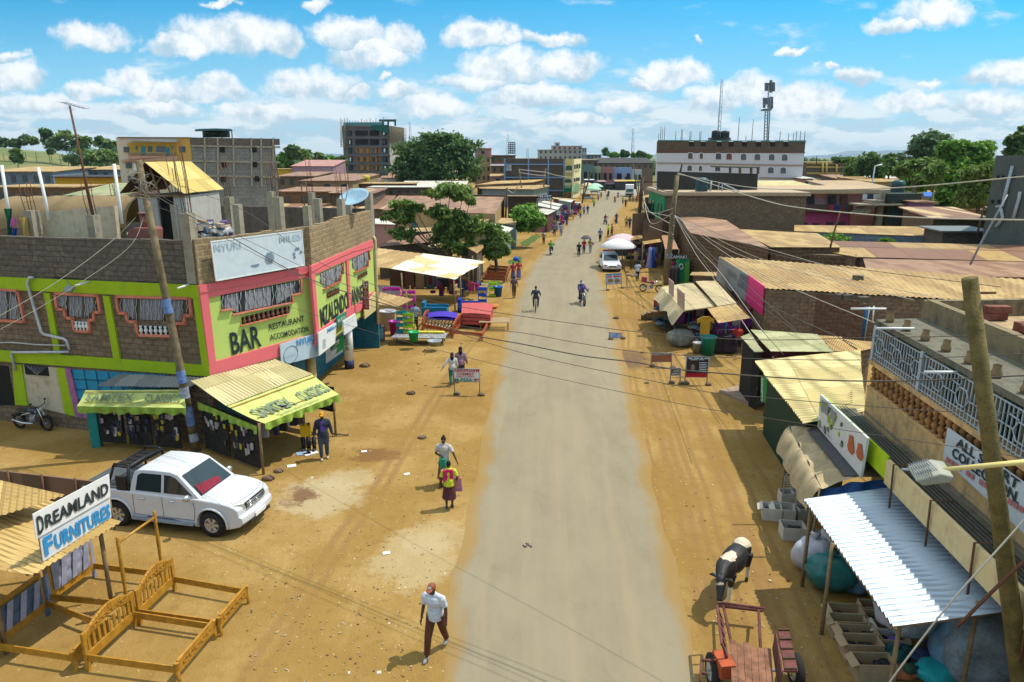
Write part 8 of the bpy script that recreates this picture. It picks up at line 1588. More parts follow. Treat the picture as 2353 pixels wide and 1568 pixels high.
 k.Q2([U(-.17,0,1.43),U(0,0,1.475),U(.17,0,1.43)],[.055*s,.075*s,.055*s],8)
 for S0,E,W_ in zip(sh_,el_,wr_):
  if sl<=.5:k.Q2([S0,S0.lerp(E,sl*1.5)],[.083*s,.075*s],8)
  else:k.Q2([S0,E,E.lerp(W_,.88)],[.08*s,.066*s,.05*s],8)
  k.ell(S0,.068*s,8)
 o=k.Q0('shirt',tm,t);Q58(o,vox,2)
 if skirt:
  k=MB();bt=Q1('cloth_%.2f_%.2f_%.2f'%bot,bot,.85,var=.25,sc=6)
  def fn(u,v):
   a=u*2*pi;r=(.165+(.07+.03*st)*v+.016*sin(a*7)*v)*s;return U(0,0,.98-(.98-skirt)*v)+Vc((0,0,-0.0))+(rt*cos(a)*r+fwd*sin(a)*r*(.75+st*v))
  k.Q46(fn,28,8);k.Q0('skirt',bt,t)
 else:
  k=MB();bt=Q1('cloth_%.2f_%.2f_%.2f'%bot,bot,.85,var=.25,sc=6);k.ell(U(0,0,.95),(.19*s,.145*s,.125*s),10,M=Mh)
  for hip,knee,ank in kn:k.Q2([hip+Vc((0,0,.03*s)),hip.lerp(knee,.5),knee],[.118*s,.102*s,.082*s],9);k.Q2([knee,knee.lerp(ank,.9)],[.082*s,.066*s],9);k.ell(knee,.08*s,8)
  o=k.Q0('trousers',bt,t);Q58(o,vox,2)
 for hip,knee,ank in kn:
  k=MB();c=ank+fwd*.055*s-Vc((0,0,.05*s));k.ell(c,(.05*s,.135*s,.05*s),8,M=Mh);k.Q0('shoe',Q1('shoe_%.2f'%shoe[0],shoe,.6),t)
 if hair=='short':k=MB();k.ell(hd+Vc((0,0,.018*s))-fwd*.014*s,(.08*s,.095*s,.108*s),10,M=Mh);k.Q0('hair',Q69,t)
 elif hair=='bun':k=MB();k.ell(hd+Vc((0,0,.03*s))-fwd*.014*s,(.088*s,.10*s,.10*s),10,M=Mh);k.ell(hd+Vc((0,0,.14*s))-fwd*.02*s,(.04*s,.04*s,.035*s),8);k.Q0('hair',Q69,t)
 elif hair=='long':k=MB();k.ell(hd+Vc((0,0,.02*s))-fwd*.02*s,(.095*s,.105*s,.115*s),10,M=Mh);k.Q2([hd-fwd*.05*s,hd-fwd*.085*s-Vc((0,0,.15*s)),hd-fwd*.11*s-Vc((0,0,.28*s))],[.085*s,.1*s,.06*s],9);k.Q0('hair',Q69,t)
 elif hair=='scarf':k=MB();k.ell(hd+Vc((0,0,.02*s))-fwd*.012*s,(.09*s,.105*s,.115*s),10,M=Mh);k.Q2([hd-fwd*.03*s,hd-fwd*.05*s-Vc((0,0,.2*s))],[.09*s,.15*s],9);k.Q0('headscarf',Q1('cloth_%.2f_%.2f_%.2f'%top,top,.85),t)
 if cap:
  cm=Q1('cap_%.2f_%.2f'%cap[:2],cap,.7,var=.15);k=MB();k.ell(hd+Vc((0,0,.045*s))-fwd*.005*s,(.088*s,.105*s,.088*s),12,M=Mh);k.ell(hd+fwd*.12*s+Vc((0,0,.035*s)),(.068*s,.075*s,.012*s),10,M=Mh@Rot(R(-12),3,'X'));k.Q0('cap',cm,t)
  if fine:k=MB();k.Q3([hd+fwd*.098*s+rt*x*s+Vc((0,0,z*s))for x,z in((-.032,.055),(.032,.055),(.03,.105),(-.03,.105))],fwd*.006);k.Q0('cap_badge',Q6,t)
 t['_h']=0;return t,hands,hd,U
f1=g(c4(625,1300));f2=g(c4(835,1075));mid=(f1+f2)/2
person('man in white shirt with red collar, brown cap and trousers walking down the dirt verge',Vc((mid.x,mid.y-.05,0)),1.78,face=162,stride=.30,top=(.62,.66,.74),bot=(.13,.045,.022),cap=(.28,.08,.04),lean=.16,fine=True,arms=((.05,.03),(.12,.06)),fold=(None,(.25,.02,1.14,.22,.24,.95)),shoe=(.3,.28,.27))
wt=S.objects[[o.name for o in S.objects if o.name.startswith('person')and o.parent is None][-1]]
hd_=None
_,hA_,hd_,U_=person('woman in white wrap and maroon dress carrying a green jug on the dirt verge',g(c3(375,1235)),1.72,face=170,stride=.12,top=(.55,.50,.46),bot=(.30,.08,.07),skirt=.25,hair='bun',fine=True,arms=((0,.14),(.1,.05)),fold=((.34,.03,1.16,.46,.1,.94),(.27,.05,1.15,.02,.2,1.12)))
jp=hA_[0];t=thing('water_jug','green plastic jug held by the woman in the white wrap','jug',jp-Vc((0,0,.3)))
hx=max(hA_,key=lambda v:-v.x);jp=hx;k=MB();k.Q40([(.0,-.42),(.09,-.42),(.105,-.4),(.115,-.1),(.10,-.05),(.11,-.03),(0,-.03)],jp-Vc((.03,0,.0)),12);k.Q0('jug_body',Q1('jug_green',(.01,.26,.17),.4),t);k=MB();k.Q2([jp+Vc((-.13,0,-.3)),jp+Vc((-.2,0,-.2)),jp+Vc((-.13,0,-.08))],.014,6);k.Q0('handle',Q1('jug_green',(.01,.26,.17),.4),t)
_,hB_,hdB,UB=person('woman in lime yellow top, maroon skirt and pink shawl seen from behind',g(c3(415,1435)),1.58,face=8,stride=.12,top=(.60,.68,.04),bot=(.10,.03,.035),skirt=.42,hair='short',fine=True,arms=((.0,.05),(.02,.12)),fold=(None,(.28,-.02,1.15,.26,.1,1.02)))
k=MB();k.Q46(lambda u,v:UB(-.20+.34*u,-.125-.02*sin(u*9),1.46-.42*v*(1-.3*u)+.04*sin(u*3)),12,10);k.Q46(lambda u,v:UB(-.20+.34*u,-.125+.26*v,1.47+.03*sin(v*3.1)-.02*v),12,6);S.objects;pp=[o for o in S.objects if o.name.startswith('person')and o.parent is None][-1];k.Q0('shawl',Q1('hot_pink_cloth',(.65,.02,.15),.8),pp)
hb=max(hB_,key=lambda v:v.x);t=thing('carrier_bag','patterned orange and violet cloth bag on the arm of the woman in lime','bag',hb-Vc((0,0,.3)));k=MB();k.Q30([hb+Vc((x,y,-.34))for x,y in((-.16,-.07),(.2,-.07),(.2,.07),(-.16,.07))],[hb+Vc((x,y,.12))for x,y in((-.13,-.04),(.17,-.04),(.17,.04),(-.13,.04))]);Q43(k.Q0('bag_body',Q1('bag_pattern',(.65,.25,.03),.7,var=0,sc=12,c2=(.2,.12,.4)),t),.03)
k=MB();k.Q2([hb+Vc((-.1,0,.1)),hb+Vc((0,0,.3)),hb+Vc((.12,0,.1))],.015,5);k.Q0('strap',Q1('hot_pink_cloth',(.65,.02,.15),.8),t)
person('woman in white top and teal trousers with long hair walking behind the chemist sign',g(c3(440,405)),1.62,face=10,stride=.2,top=(.62,.60,.58),bot=(.02,.20,.18),hair='long',arms=((-.1,.2),(.1,.03)),sleeve=.9)
person('woman with long braids in a plaid shirt just ahead of the white topped one',g(c3(510,375)),1.75,face=5,stride=.12,top=(.32,.2,.24),bot=(.05,.05,.1),hair='long',sleeve=.9)
person('man in yellow cap, violet shirt and dark jacket standing at the corner stall',g(c2(1445,1172)),1.78,face=195,stride=.08,top=(.03,.04,.06),bot=(.06,.08,.11),cap=(.65,.28,.01),sleeve=.9,shoe=(.5,.42,.33));pp=[o for o in S.objects if o.name.startswith('person')and o.parent is None][-1]
bb_=Vc(pp.location);k=MB();fw=Vc((sin(R(15)),-cos(R(15)),0));k.Q46(lambda u,v:bb_+fw*(.135+.01*sin(u*6))+Vc((cos(R(15)),sin(R(15)),0))*(-.07+.14*u)+Vc((0,0,.98+.48*v)),6,6);k.Q0('shirt_front',Q1('violet_cloth',(.16,.06,.5),.8),pp)
PP=[(b3(685,1098),1.7,0,.1,(.30,.42,.55),(.05,.06,.06),'short',None,0,'man in light blue shirt standing with his back turned at the plastics stall'),(b3(1715,768),1.7,10,.2,(.10,.07,.08),(.16,.08,.05),'short',None,0,'slim person in dark patterned top and shorts walking up the verge past the green basins'),(b3(1705,585),1.65,185,.1,(.35,.04,.06),(.12,.12,.25),'short',None,.2,'woman with a yellow scarf carrying a blue bundle beside the brown bed frames'),(b3(1765,570),1.7,180,.1,(.5,.08,.05),(.2,.2,.4),'short',None,.15,'woman with an orange headscarf walking beside the blue bundle carrier'),(b4(650,640),1.7,0,.18,(.55,.60,.70),(.03,.03,.035),'short',None,0,'person in white top and black trousers carrying a bag right of the wagon car'),(b4(40,388),1.6,175,.22,(.04,.04,.05),(.03,.03,.04),'short',None,0,'person in black walking in front of the umbrella carrier'),(b4(92,357),1.65,180,.12,(.55,.04,.06),(.08,.10,.18),'short',None,0,'woman in a red top walking under a grey umbrella'),(b4(158,352),1.68,185,.16,(.45,.35,.12),(.40,.45,.50),'long',None,0,'woman in yellow top and pale jeans holding a pink bundle by the umbrella'),(b4(262,232),1.75,0,.08,(.17,.22,.28),(.07,.04,.035),'short',None,0,'man in blue grey shirt walking away on the right lane'),(b4(347,180),1.7,90,.1,(.35,.75,.05),(.12,.05,.04),'short',None,0,'man in a bright lime safety vest behind the parasols'),(b4(385,172),1.7,100,.1,(.42,.18,.04),(.12,.06,.03),'short',None,0,'person in orange brown beside the lime vest man'),(b4(425,370),1.7,120,.0,(.05,.045,.05),(.03,.03,.035),'short',None,0,'dark dressed vendor standing under the white parasol'),(a3(705,1500),1.65,10,.1,(.25,.22,.22),(.12,.05,.05),'short',None,0,'person with a white bag walking below the maroon signboard'),(a3(840,1395),1.75,0,.12,(.14,.17,.21),(.05,.05,.06),'short',None,0,'man in a grey blue shirt walking with a shopping bag on the left verge'),(a3(875,1335),1.65,0,.1,(.45,.48,.6),(.3,.32,.45),'short',None,.2,'person in a white shirt between two walkers on the left verge'),(a3(922,1395),1.75,0,.14,(.32,.34,.48),(.25,.27,.4),'short',None,0,'man in pale lilac clothes carrying a bag at the road edge'),(a3(995,1262),1.65,0,.1,(.03,.03,.05),(.13,.14,.28),'short',None,.15,'woman carrying a basin on her head by the market stalls'),(a3(1165,1177),1.7,0,.15,(.55,.48,.04),(.08,.05,.05),'short',None,0,'person in a yellow top with a pale bag near the parked cars'),(a3(1210,1127),1.75,0,.1,(.17,.35,.58),(.06,.05,.06),'short',None,0,'man in a sky blue shirt walking up the verge'),(a3(1256,1127),1.78,0,.14,(.05,.05,.08),(.28,.28,.3),'short',None,0,'man in a dark shirt with a backpack beside the sky blue one'),(a3(1335,1036),1.7,180,.1,(.28,.45,.04),(.05,.05,.05),'short',(.3,.5,.05),0,'person in green vest and cap near the umbrella carts'),(a3(1388,952),1.7,180,.1,(.08,.3,.5),(.2,.04,.06),'short',None,0,'person in a light blue top under the green umbrellas'),(a3(1425,920),1.75,0,.1,(.35,.30,.04),(.25,.2,.05),'short',None,0,'person in an olive yellow outfit by the green umbrellas'),(a3(1615,1240),1.7,0,.12,(.04,.08,.18),(.04,.08,.18),'scarf',None,.1,'woman in a long navy dress and headscarf with a red bag'),(a3(1742,1290),1.75,350,.2,(.45,.35,.03),(.1,.04,.03),'short',None,0,'man in a yellow jacket walking arm in arm on the right verge'),(a3(1782,1305),1.8,0,.18,(.05,.05,.1),(.06,.05,.22),'short',None,0,'tall man in dark blue beside the yellow jacket man'),(a3(1850,1282),1.7,180,.1,(.22,.20,.03),(.03,.03,.03),'short',None,0,'man in an olive shirt at the dark pole'),(a3(1697,996),1.7,0,.12,(.45,.42,.06),(.05,.05,.06),'short',None,0,'person in a pale yellow shirt crossing before the lorry'),(a3(1732,1036),1.85,0,.12,(.04,.04,.05),(.03,.03,.035),'short',None,0,'tall person in black crossing before the lorry'),(a3(1518,905),1.8,0,.0,(.06,.05,.03),(.04,.04,.04),'short',None,0,'dark figure standing on the road behind a rider'),(a3(1785,960),1.7,180,.1,(.03,.03,.03),(.2,.08,.04),'short',None,0,'dark figure at the front of the lorry'),(a3(1825,965),1.7,180,.1,(.2,.45,.5),(.3,.1,.06),'short',None,0,'person in pale teal right of the lorry'),(a3(1870,975),1.7,180,.1,(.4,.06,.04),(.2,.05,.04),'short',None,0,'person in red right of the lorry')]
for(p,h,f,st,tc,bc,hr,cap,sk,lb_)in PP:person(lb_,g(p),h,f,st,tc,bc,skirt=sk,hair=hr,cap=cap)
person('person in red sitting in front of the dark clothes stall',g(b5(548,930)),1.7,face=170,top=(.55,.05,.04),bot=(.03,.02,.03),seat=.42,hair='short')
k=MB();c=g(b5(548,920));k.box(c+Vc((0,.05,.40)),(.42,.42,.04));k.box(c+Vc((0,.26,.68)),(.42,.04,.5));
for a,b_ in((-.18,-.14),(.18,-.14),(-.18,.24),(.18,.24)):k.box(c+Vc((a,b_,.19)),(.04,.04,.38))
ch=thing('plastic_chair','dark plastic chair under the seated person in red','chair',c);prt=k.split('chair_part',Q7,ch)
for i,o in enumerate(prt):o.name='seat' if i==0 else 'backrest' if i==1 else 'leg'
t=thing('umbrella','open grey umbrella held over the woman in red','umbrella',g(b4(92,357))+Vc((.2,0,1.4)));c=Vc(t.location);k=MB()
k.Q40([(0,.72),(.25,.66),(.48,.48),(.6,.3)],c,8);k.Q0('canopy',Q1('grey_umbrella',(.09,.085,.09),.8),t);k=MB();k.Q2([c+Vc((-.1,0,-.3)),c+Vc((0,0,.7))],.014,5);k.Q0('shaft',Q13,t)
for o_,lb_,nm,c_,p,z in((.22,'blue plastic bundle carried on the head beside the brown beds','bundle',(.02,.12,.55),b3(1735,560),1.75),(.2,'pale pink cloth bundle in the arms of the yellow topped woman','bundle',(.6,.35,.4),b4(178,350),1.15),(.16,'pale bag hanging from the hand of the white topped walker','bag',(.5,.5,.55),b4(632,640),.55),(.25,'dark basin carried on the head at the market stalls','basin',(.05,.05,.06),a3(995,1262),1.75),(.15,'red bag beside the woman in navy','bag',(.5,.05,.08),a3(1597,1238),.5),(.15,'lilac shopping bag of the grey blue shirt man','bag',(.35,.33,.5),a3(820,1390),.45),(.15,'pale carrier bag of the lilac dressed man','bag',(.5,.5,.6),a3(938,1385),.5),(.15,'pale bag carried by the yellow topped walker','bag',(.45,.5,.55),a3(1140,1170),.5),(.13,'white bag on the shoulder of the walker below the signboard','bag',(.6,.58,.55),a3(712,1500),1.25)):
 q=g(p)+Vc((0,-.05,z));k=MB();k.ell(q,(o_*1.3,o_*.9,o_),9);k.Q2([q+Vc((-o_*.5,0,o_*.7)),q+Vc((0,0,o_*1.5)),q+Vc((o_*.5,0,o_*.7))],.012,4);tag(k.Q0(nm,Q1('carry_%.2f_%.2f'%(c_[0],c_[2]),c_,.6,var=.3,sc=8),loc=q),lb_,nm)
# motorcycles and bicycle
def Q99(label,p,head,col=(.03,.03,.035),Q54=None,name='motorcycle',box=None,lean=0):
 o=p if isinstance(p,Vc)else g(p);T=xf(o,R(head));t=thing(name,label,'motorcycle',o);rw=.31
 for x in(.66,-.62):
  k=MB()
  def ring(rr,th,x=x):
   k.Q2([T(x+rr*cos(a),0,rw+rr*sin(a))for a in np.linspace(0,2*pi,25)],th,6,caps=False)
  ring(rw-.05,.05);w_=k.Q0('wheel',Q50,t);k=MB()
  for a in np.linspace(0,pi*2,11)[:-1]:k.Q2([T(x,0,rw),T(x+.24*cos(a),0,rw+.24*sin(a))],.006,3)
  k.Q2([T(x,-.07,rw),T(x,.07,rw)],.05,8);k.Q0('spokes',Q13,w_)
  k=MB();k.Q46(lambda u,v:T(x+(rw+.035)*cos(.5+u*2.1),-.06+.12*v,rw+(rw+.035)*sin(.5+u*2.1)),8,2);k.Q0('mudguard',Q7,t)
 cm=Q1('moto_%.2f_%.2f'%col[:2],col,.3,spec=.5)
 k=MB();k.ell(T(.12,0,.80),(.27,.13,.12),10,M=Rot(R(head),3,'Z'));k.Q0('tank',cm,t)
 k=MB();k.ell(T(-.33,0,.79),(.36,.13,.06),10,M=Rot(R(head),3,'Z'));k.Q0('seat',Q7,t)
 k=MB();k.ell(T(.05,0,.45),(.17,.12,.16),8,M=Rot(R(head),3,'Z'));k.box(T(.1,0,.58),(.2,.16,.16),R(head));k.Q0('engine',Q13,t)
 k=MB();
 for y in(-.08,.08):k.Q2([T(.66,y,rw),T(.42,y,.95)],.025,5);k.Q2([T(-.62,y,rw),T(-.35,y,.62),T(.35,y,.8)],.02,5);k.Q2([T(-.62,y,rw),T(0,y,.32),T(.3,y,.7)],.02,5)
 k.Q0('frame',Q35,t)
 k=MB();k.Q2([T(.36,-.36,1.02),T(.42,-.12,.98),T(.42,.12,.98),T(.36,.36,1.02)],.015,5);k.Q2([T(.42,-.28,1.02),T(.42,-.33,1.18)],.01,4);k.Q2([T(.42,.28,1.02),T(.42,.33,1.18)],.01,4)
 for y in(-.33,.33):k.ell(T(.42,y,1.2),(.05,.05,.04),6)
 k.Q0('handlebar',Q7,t);k=MB();k.ell(T(.5,0,.88),(.07,.09,.09),8,M=Rot(R(head),3,'Z'));k.Q0('headlight',Q1('lamp_lens',(.45,.48,.42),.12,spec=.7),t)
 k=MB();k.Q2([T(.15,-.13,.3),T(-.3,-.16,.3),T(-.75,-.17,.42)],[.025,.045,.045],6);k.Q0('exhaust',Q35,t)
 if box:k=MB();k.box(T(-.55,0,1.0),(.4,.4,.38),R(head));k.Q0('carrier_bundle',Q1('bund_%.2f'%box[0],box,.7,var=.4),t)
 return t,T
def Q54(label,T,col,bot,head,helmet=None,z0=.84,x0=-.12,h=1.68,vox=.03):
 b=T(x0,0,0);t=thing('person',label,'person',b+Vc((0,0,z0)));s=h/1.75;k=MB();cl=MB();tr_=MB();Mh=Rot(R(head)-R(90),3,'Z')
 P=lambda x,y,z:T(x0+x*s,y*s,z0+z*s)
 k.ell(P(0,0,.05),(.15*s,.12*s,.12*s),9,M=Mh);k.ell(P(.02,0,.38),(.17*s,.11*s,.22*s),9,M=Mh);k.Q2([P(.03,0,.5),P(.05,0,.66)],.055*s,7);hd=P(.07,0,.74);k.ell(hd,(.075*s,.095*s,.112*s),10,M=Mh);k.Q2([hd+(T(.08,0,0)-T(0,0,0)),hd+(T(.115,0,-.02)-T(0,0,0))],.018,5)
 cl.ell(P(.02,0,.38),(.22*s,.16*s,.24*s),9,M=Mh);cl.ell(P(0,0,.15),(.2*s,.16*s,.17*s),9,M=Mh)
 for sd in(-1,1):
  S0=P(.03,.19*sd,.52);E=P(.26,.27*sd,.32);W_=T(.34,.34*sd,1.04 if z0<.9 else 1.1);k.Q2([S0,E,W_],[.05*s,.04*s,.028*s],7);cl.Q2([S0,E,E.lerp(W_,.8)],[.088*s,.072*s,.06*s],7);d=(W_-E).normalized();k.ell(W_+d*.03,(.035,.03,.045),7)
  for j in range(4):a=W_+d*.04+(T(0,.018*(j-1.5),0)-T(0,0,0));k.Q2([a,a+d*.03+Vc((0,0,-.02)),a+d*.01+Vc((0,0,-.05))],.009,4)
  k.Q2([W_,W_+(T(0,-.04*sd,-.02)-T(0,0,0))],.011,4)
  hp=P(.0,.09*sd,.02);kn_=P(.38,.17*sd,-.02);an_=T(x0+.22,.15*sd,.36 if z0<.9 else.28);k.Q2([hp,kn_,an_],[.08*s,.055*s,.036*s],8);tr_.Q2([hp,kn_,an_.lerp(kn_,.1)],[.122*s,.092*s,.068*s],8);k.ell(an_+(T(.06,0,-.03)-T(0,0,0)),(.05,.1,.04),7,M=Mh)
 tr_.ell(P(0,0,.06),(.165*s,.14*s,.12*s),9,M=Mh)
 for kk,nm,m in((k,'body',Q98),(cl,'shirt',Q1('cloth_%.2f_%.2f_%.2f'%col,col,.85,var=.22,sc=6)),(tr_,'trousers',Q1('cloth_%.2f_%.2f_%.2f'%bot,bot,.85,var=.25,sc=6))):o=kk.Q0(nm,m,t);Q58(o,vox,2)
 kk=MB();kk.ell(hd+Vc((0,0,.02)),(.115 if helmet else.085,.13 if helmet else.1,.12 if helmet else.105),10,M=Mh);kk.Q0('helmet' if helmet else 'hair',Q1('helmet_%.2f_%.2f'%helmet[:2],helmet,.3)if helmet else Q69,t)
 return t
t,T_=Q99('motorcycle coming down the road towards the camera with two riders',b4(75,885),-82,(.05,.05,.06));Q54('rider in a purple top and pale cap on the nearest motorcycle',T_,(.14,.08,.28),(.06,.05,.05),-82,(.45,.5,.6));Q54('passenger behind the purple topped rider',T_,(.05,.06,.12),(.05,.05,.05),-82,None,.9,-.5)
t,T_=Q99('motorcycle riding away with a rider in a green vest',g((1266,586)),80,(.04,.04,.04));Q54('rider in a green safety vest and orange helmet',T_,(.10,.38,.10),(.04,.04,.04),80,(.6,.25,.05),vox=.04)
t,T_=Q99('dark red motorcycle on the open road beyond the umbrella walkers',a3(1478,1248),-80,(.2,.02,.03));Q54('rider in maroon with open arms beyond the umbrella walkers',T_,(.22,.05,.07),(.14,.1,.09),-80,None,vox=.04)
t,T_=Q99('motorcycle with a pink dressed rider, farthest of the pair',a3(1637,915),-85,(.1,.02,.08));Q54('rider in pink on the farthest motorcycle of the pair',T_,(.5,.08,.25),(.2,.05,.12),-85,None,vox=.05)
t,T_=Q99('motorcycle with a red dressed rider, nearer of the pair',a3(1597,975),-85,(.05,.05,.05));Q54('rider in red on the nearer motorcycle of the pair',T_,(.45,.04,.05),(.05,.05,.06),-85,(.6,.6,.6),vox=.05)
t,T_=Q99('motorcycle heading up the left lane past the green vest person',a3(1503,940),85,(.05,.06,.1));Q54('rider in dark blue heading up the left lane',T_,(.05,.07,.14),(.04,.04,.05),85,(.1,.1,.12),vox=.05)
Q99('black motorcycle parked in the shade by the mauve doorway',g(b1(265,1310)),-12,(.03,.04,.06));Q99('motorcycle with a red bundle parked in front of the shops',b4(790,755),-20,(.25,.03,.05),box=(.5,.08,.08))
bo=g((1231,716));T_=xf(bo,R(86));t=thing('bicycle','black bicycle ridden away up the left lane','bicycle',bo)
for x in(-.52,.52):
 k=MB();k.Q2([T_(x+.33*cos(a),0,.34+.33*sin(a))for a in np.linspace(0,6.2832,25)],.022,5,caps=False);w_=k.Q0('wheel',Q50,t);k=MB()
 for a in np.linspace(0,6.28,13)[:-1]:k.Q2([T_(x,0,.34),T_(x+.32*cos(a),0,.34+.32*sin(a))],.004,3)
 k.Q0('spokes',Q13,w_)
k=MB()
for a,b_ in(((-.52,.34),(-.15,.85)),((-.52,.34),(0,.3)),((0,.3),(-.18,.95)),((0,.3),(.38,.85)),((-.15,.85),(.38,.88)),((.52,.34),(.36,1.0))):k.Q2([T_(a[0],0,a[1]),T_(b_[0],0,b_[1])],.02,5)
k.Q2([T_(.36,-.28,1.03),T_(.36,.28,1.03)],.014,5);k.Q0('frame',Q7,t);k=MB();k.ell(T_(-.18,0,.98),(.07,.13,.035),7);k.Q0('saddle',Q7,t)
Q54('cyclist in a dark hoodie riding away up the left lane',T_,(.05,.05,.07),(.06,.06,.09),86,None,1.0,-.18,1.7)
# cow
cf_=(g(c5(715,600))+g(c5(585,752)))/2;ca=math.atan2(-.80,-.60);Tc=xf(Vc((cf_.x+.05,cf_.y,0)),ca)
cw=thing('cow','black and white cow standing on the dirt with its head turned down beside the cart','cow',(cf_.x,cf_.y,0));k=MB();Mc=Rot(ca,3,'Z')
k.ell(Tc(-.12,0,.90),(.62,.29,.31),14,M=Mc);k.ell(Tc(.42,0,.92),(.30,.24,.33),12,M=Mc);k.ell(Tc(-.62,0,.97),(.26,.25,.25),12,M=Mc);k.ell(Tc(-.15,0,.78),(.45,.27,.25),12,M=Mc)
k.Q2([Tc(.55,0,1.02),Tc(.80,.03,1.05),Tc(1.0,.08,.98)],[.22,.16,.12],10);k.ell(Tc(.55,0,.85),(.14,.12,.25),8,M=Mc)
hd=Tc(1.08,.12,.95);hv=(Tc(1.32,.20,.62)-hd).normalized();k.Q2([hd-hv*.05,hd+hv*.15,hd+hv*.34,hd+hv*.42],[.125,.11,.075,.07],10);k.ell(hd,(.12,.13,.12),10);k.ell(hd+hv*.42,(.075,.07,.06),8)
for sd in(-1,1):
 k.Q2([hd+(Tc(0,.08*sd,.05)-Tc(0,0,0)),hd+(Tc(-.03,.22*sd,.07)-Tc(0,0,0)),hd+(Tc(0,.30*sd,.05)-Tc(0,0,0))],[.025,.05,.012],7)
 k.Q2([hd+(Tc(0,.07*sd,.09)-Tc(0,0,0)),hd+(Tc(.02,.12*sd,.18)-Tc(0,0,0)),hd+(Tc(.05,.12*sd,.24)-Tc(0,0,0))],[.025,.02,.008],6)
 for x,yo in((.42,.0),(-.66,.05)):
  st=(.12 if(sd>0)==(x>0)else-.08)
  if x>0:pts=[Tc(x,.15*sd,.80),Tc(x+st*.3,.15*sd,.48),Tc(x+st*.6,.15*sd,.40),Tc(x+st,.15*sd,.07)];rr=[.12,.065,.06,.042]
  else:pts=[Tc(x+.05,.15*sd,.86),Tc(x+.12,.18*sd,.58),Tc(x-.08+st*.4,.16*sd,.40),Tc(x+st,.16*sd,.07)];rr=[.17,.10,.055,.042]
  k.Q2(pts,rr,8);k.ell(pts[-1]+(Tc(.02,0,-.035)-Tc(0,0,0)),(.055,.05,.04),8)
k.ell(Tc(-.35,0,.62),(.14,.11,.09),8);k.Q2([Tc(-.84,0,1.1),Tc(-.93,0,.95),Tc(-.92,0,.5)],[.035,.022,.014],6);k.ell(Tc(-.92,0,.42),(.04,.04,.1),7)
def cowm(q,b):
 tc=q.node('ShaderNodeTexCoord').outputs['Object'];n=q.noise(tc,3.2,3);f=None
 for c,r in((Tc(.30,0,1.28),.27),(Tc(-.70,0,1.25),.30),(Tc(1.16,.15,.92),.10),(Tc(.1,0,.5),.26),(Tc(-.62,.2,.35),.26),(Tc(.5,.2,.2),.3),(Tc(.5,-.2,.2),.3)):
  c=c-Vc((cf_.x,cf_.y,0));v=q.node('ShaderNodeVectorMath',operation='DISTANCE');q.l.new(tc,v.inputs[0]);v.inputs[1].default_value=c;d=q.math('ADD',v.outputs['Value'],q.math('MULTIPLY',q.math('SUBTRACT',n,.5),.3));m=q.ramp(d,r+.012,r-.012);f=m if f is None else q.math('MAXIMUM',f,m)
 q.put(b.inputs['Base Color'],q.mix(f,(.014,.013,.013),(.62,.52,.38)));b.inputs['Roughness'].default_value=.6
o=k.Q0('body',mat('cow_hide',cowm),cw);Q58(o,.018,3)
k=MB();
for sd in(-1,1):k.ell(hd+(Tc(.06,.115*sd,.01)-Tc(0,0,0)),.018,6)
k.split('eye',Q7,cw);k=MB();k.ell(hd+hv*.47,(.055,.055,.035),8);k.Q0('muzzle',Q1('pink_muzzle',(.3,.2,.17),.5),cw)
# hand cart
ct=thing('hand_cart','reddish wooden hand cart with ladder sides and a yoke bar at the lower right','cart',g(c5(870,1400)));Q131=Q1('red_brown_planks',(.30,.14,.08),.9,var=.4,sc=4,c2=(.13,.06,.035));Q116=Q1('maroon_wood',(.17,.06,.05),.85,var=.3)
pz=.72;A=g(c5(672,1150),pz);Bq=g(c5(1085,1238),pz);Cc=g(c5(1110,1568),pz);D=g(c5(690,1568),pz);dl=(D-A).normalized();D=A+dl*2.6;Cc=Bq+(Cc-Bq).normalized()*2.4
k=MB()
for i in range(6):
 u=i/6;a=A.lerp(Bq,u);b_=A.lerp(Bq,u+.155);c_=D.lerp(Cc,u+.155);d_=D.lerp(Cc,u);rd=random.Random(i);e=rd.uniform(-.06,.06);a=a-dl*e;b_=b_-dl*e;k.Q72([a,b_,c_,d_],.045)
k.split('plank',Q131,ct)
def ladder(P0,P1,h,out_,nm,n=4):
 k=MB();u=Vc((0,0,h))
 o0=P0+out_;o1=P1+out_
 for a,b_ in((P0,P1),(o0+u,o1+u)):k.Q2([a,b_],.035,4,smooth=False)
 for i in range(n+1):a=P0.lerp(P1,i/n);b_=(o0+u).lerp(o1+u,i/n);k.Q2([a,b_],.025,4,smooth=False)
 k.Q0(nm,Q116,ct)
ladder(g(c5(590,930),pz+.1),g(c5(640,1320),pz+.05),.3,Vc((-.12,0,0)),'side_frame');
k=MB();E0=g(c5(1150,1045),pz+.35);E1=g(c5(1215,1450),pz+.35);k.Q72([E0,E0+Vc((.22,0,0)),E1+Vc((.26,0,0)),E1],.05);k.Q3([E0-Vc((.02,0,.04)),E1-Vc((.02,0,.04)),E1-Vc((.05,0,.45)),E0-Vc((.05,0,.45))],(-.03,0,0));k.Q0('side_board',Q116,ct)
k=MB();
for i in range(5):a=E0.lerp(E1,i/4.2+.02)+Vc((.12,0,.02));k.box(a,(.24,.035,.03))
k.split('cleat',Q4,ct)
k=MB();y0=g(c5(560,800),.42);y1=g(c5(1000,850),.42);k.Q2([y0,y1],.05,6);k.Q2([y0+Vc((-.02,.02,.06)),y1+Vc((.03,0,.05))],.03,5);k.Q0('yoke_bar',Q116,ct)
k=MB();k.Q2([y0.lerp(y1,.1),A.lerp(Bq,.05)-Vc((0,0,.1)),],.035,5);k.Q2([y0.lerp(y1,.9),A.lerp(Bq,.75)-Vc((0,0,.1))],.035,5);k.split('shaft',Q116,ct)
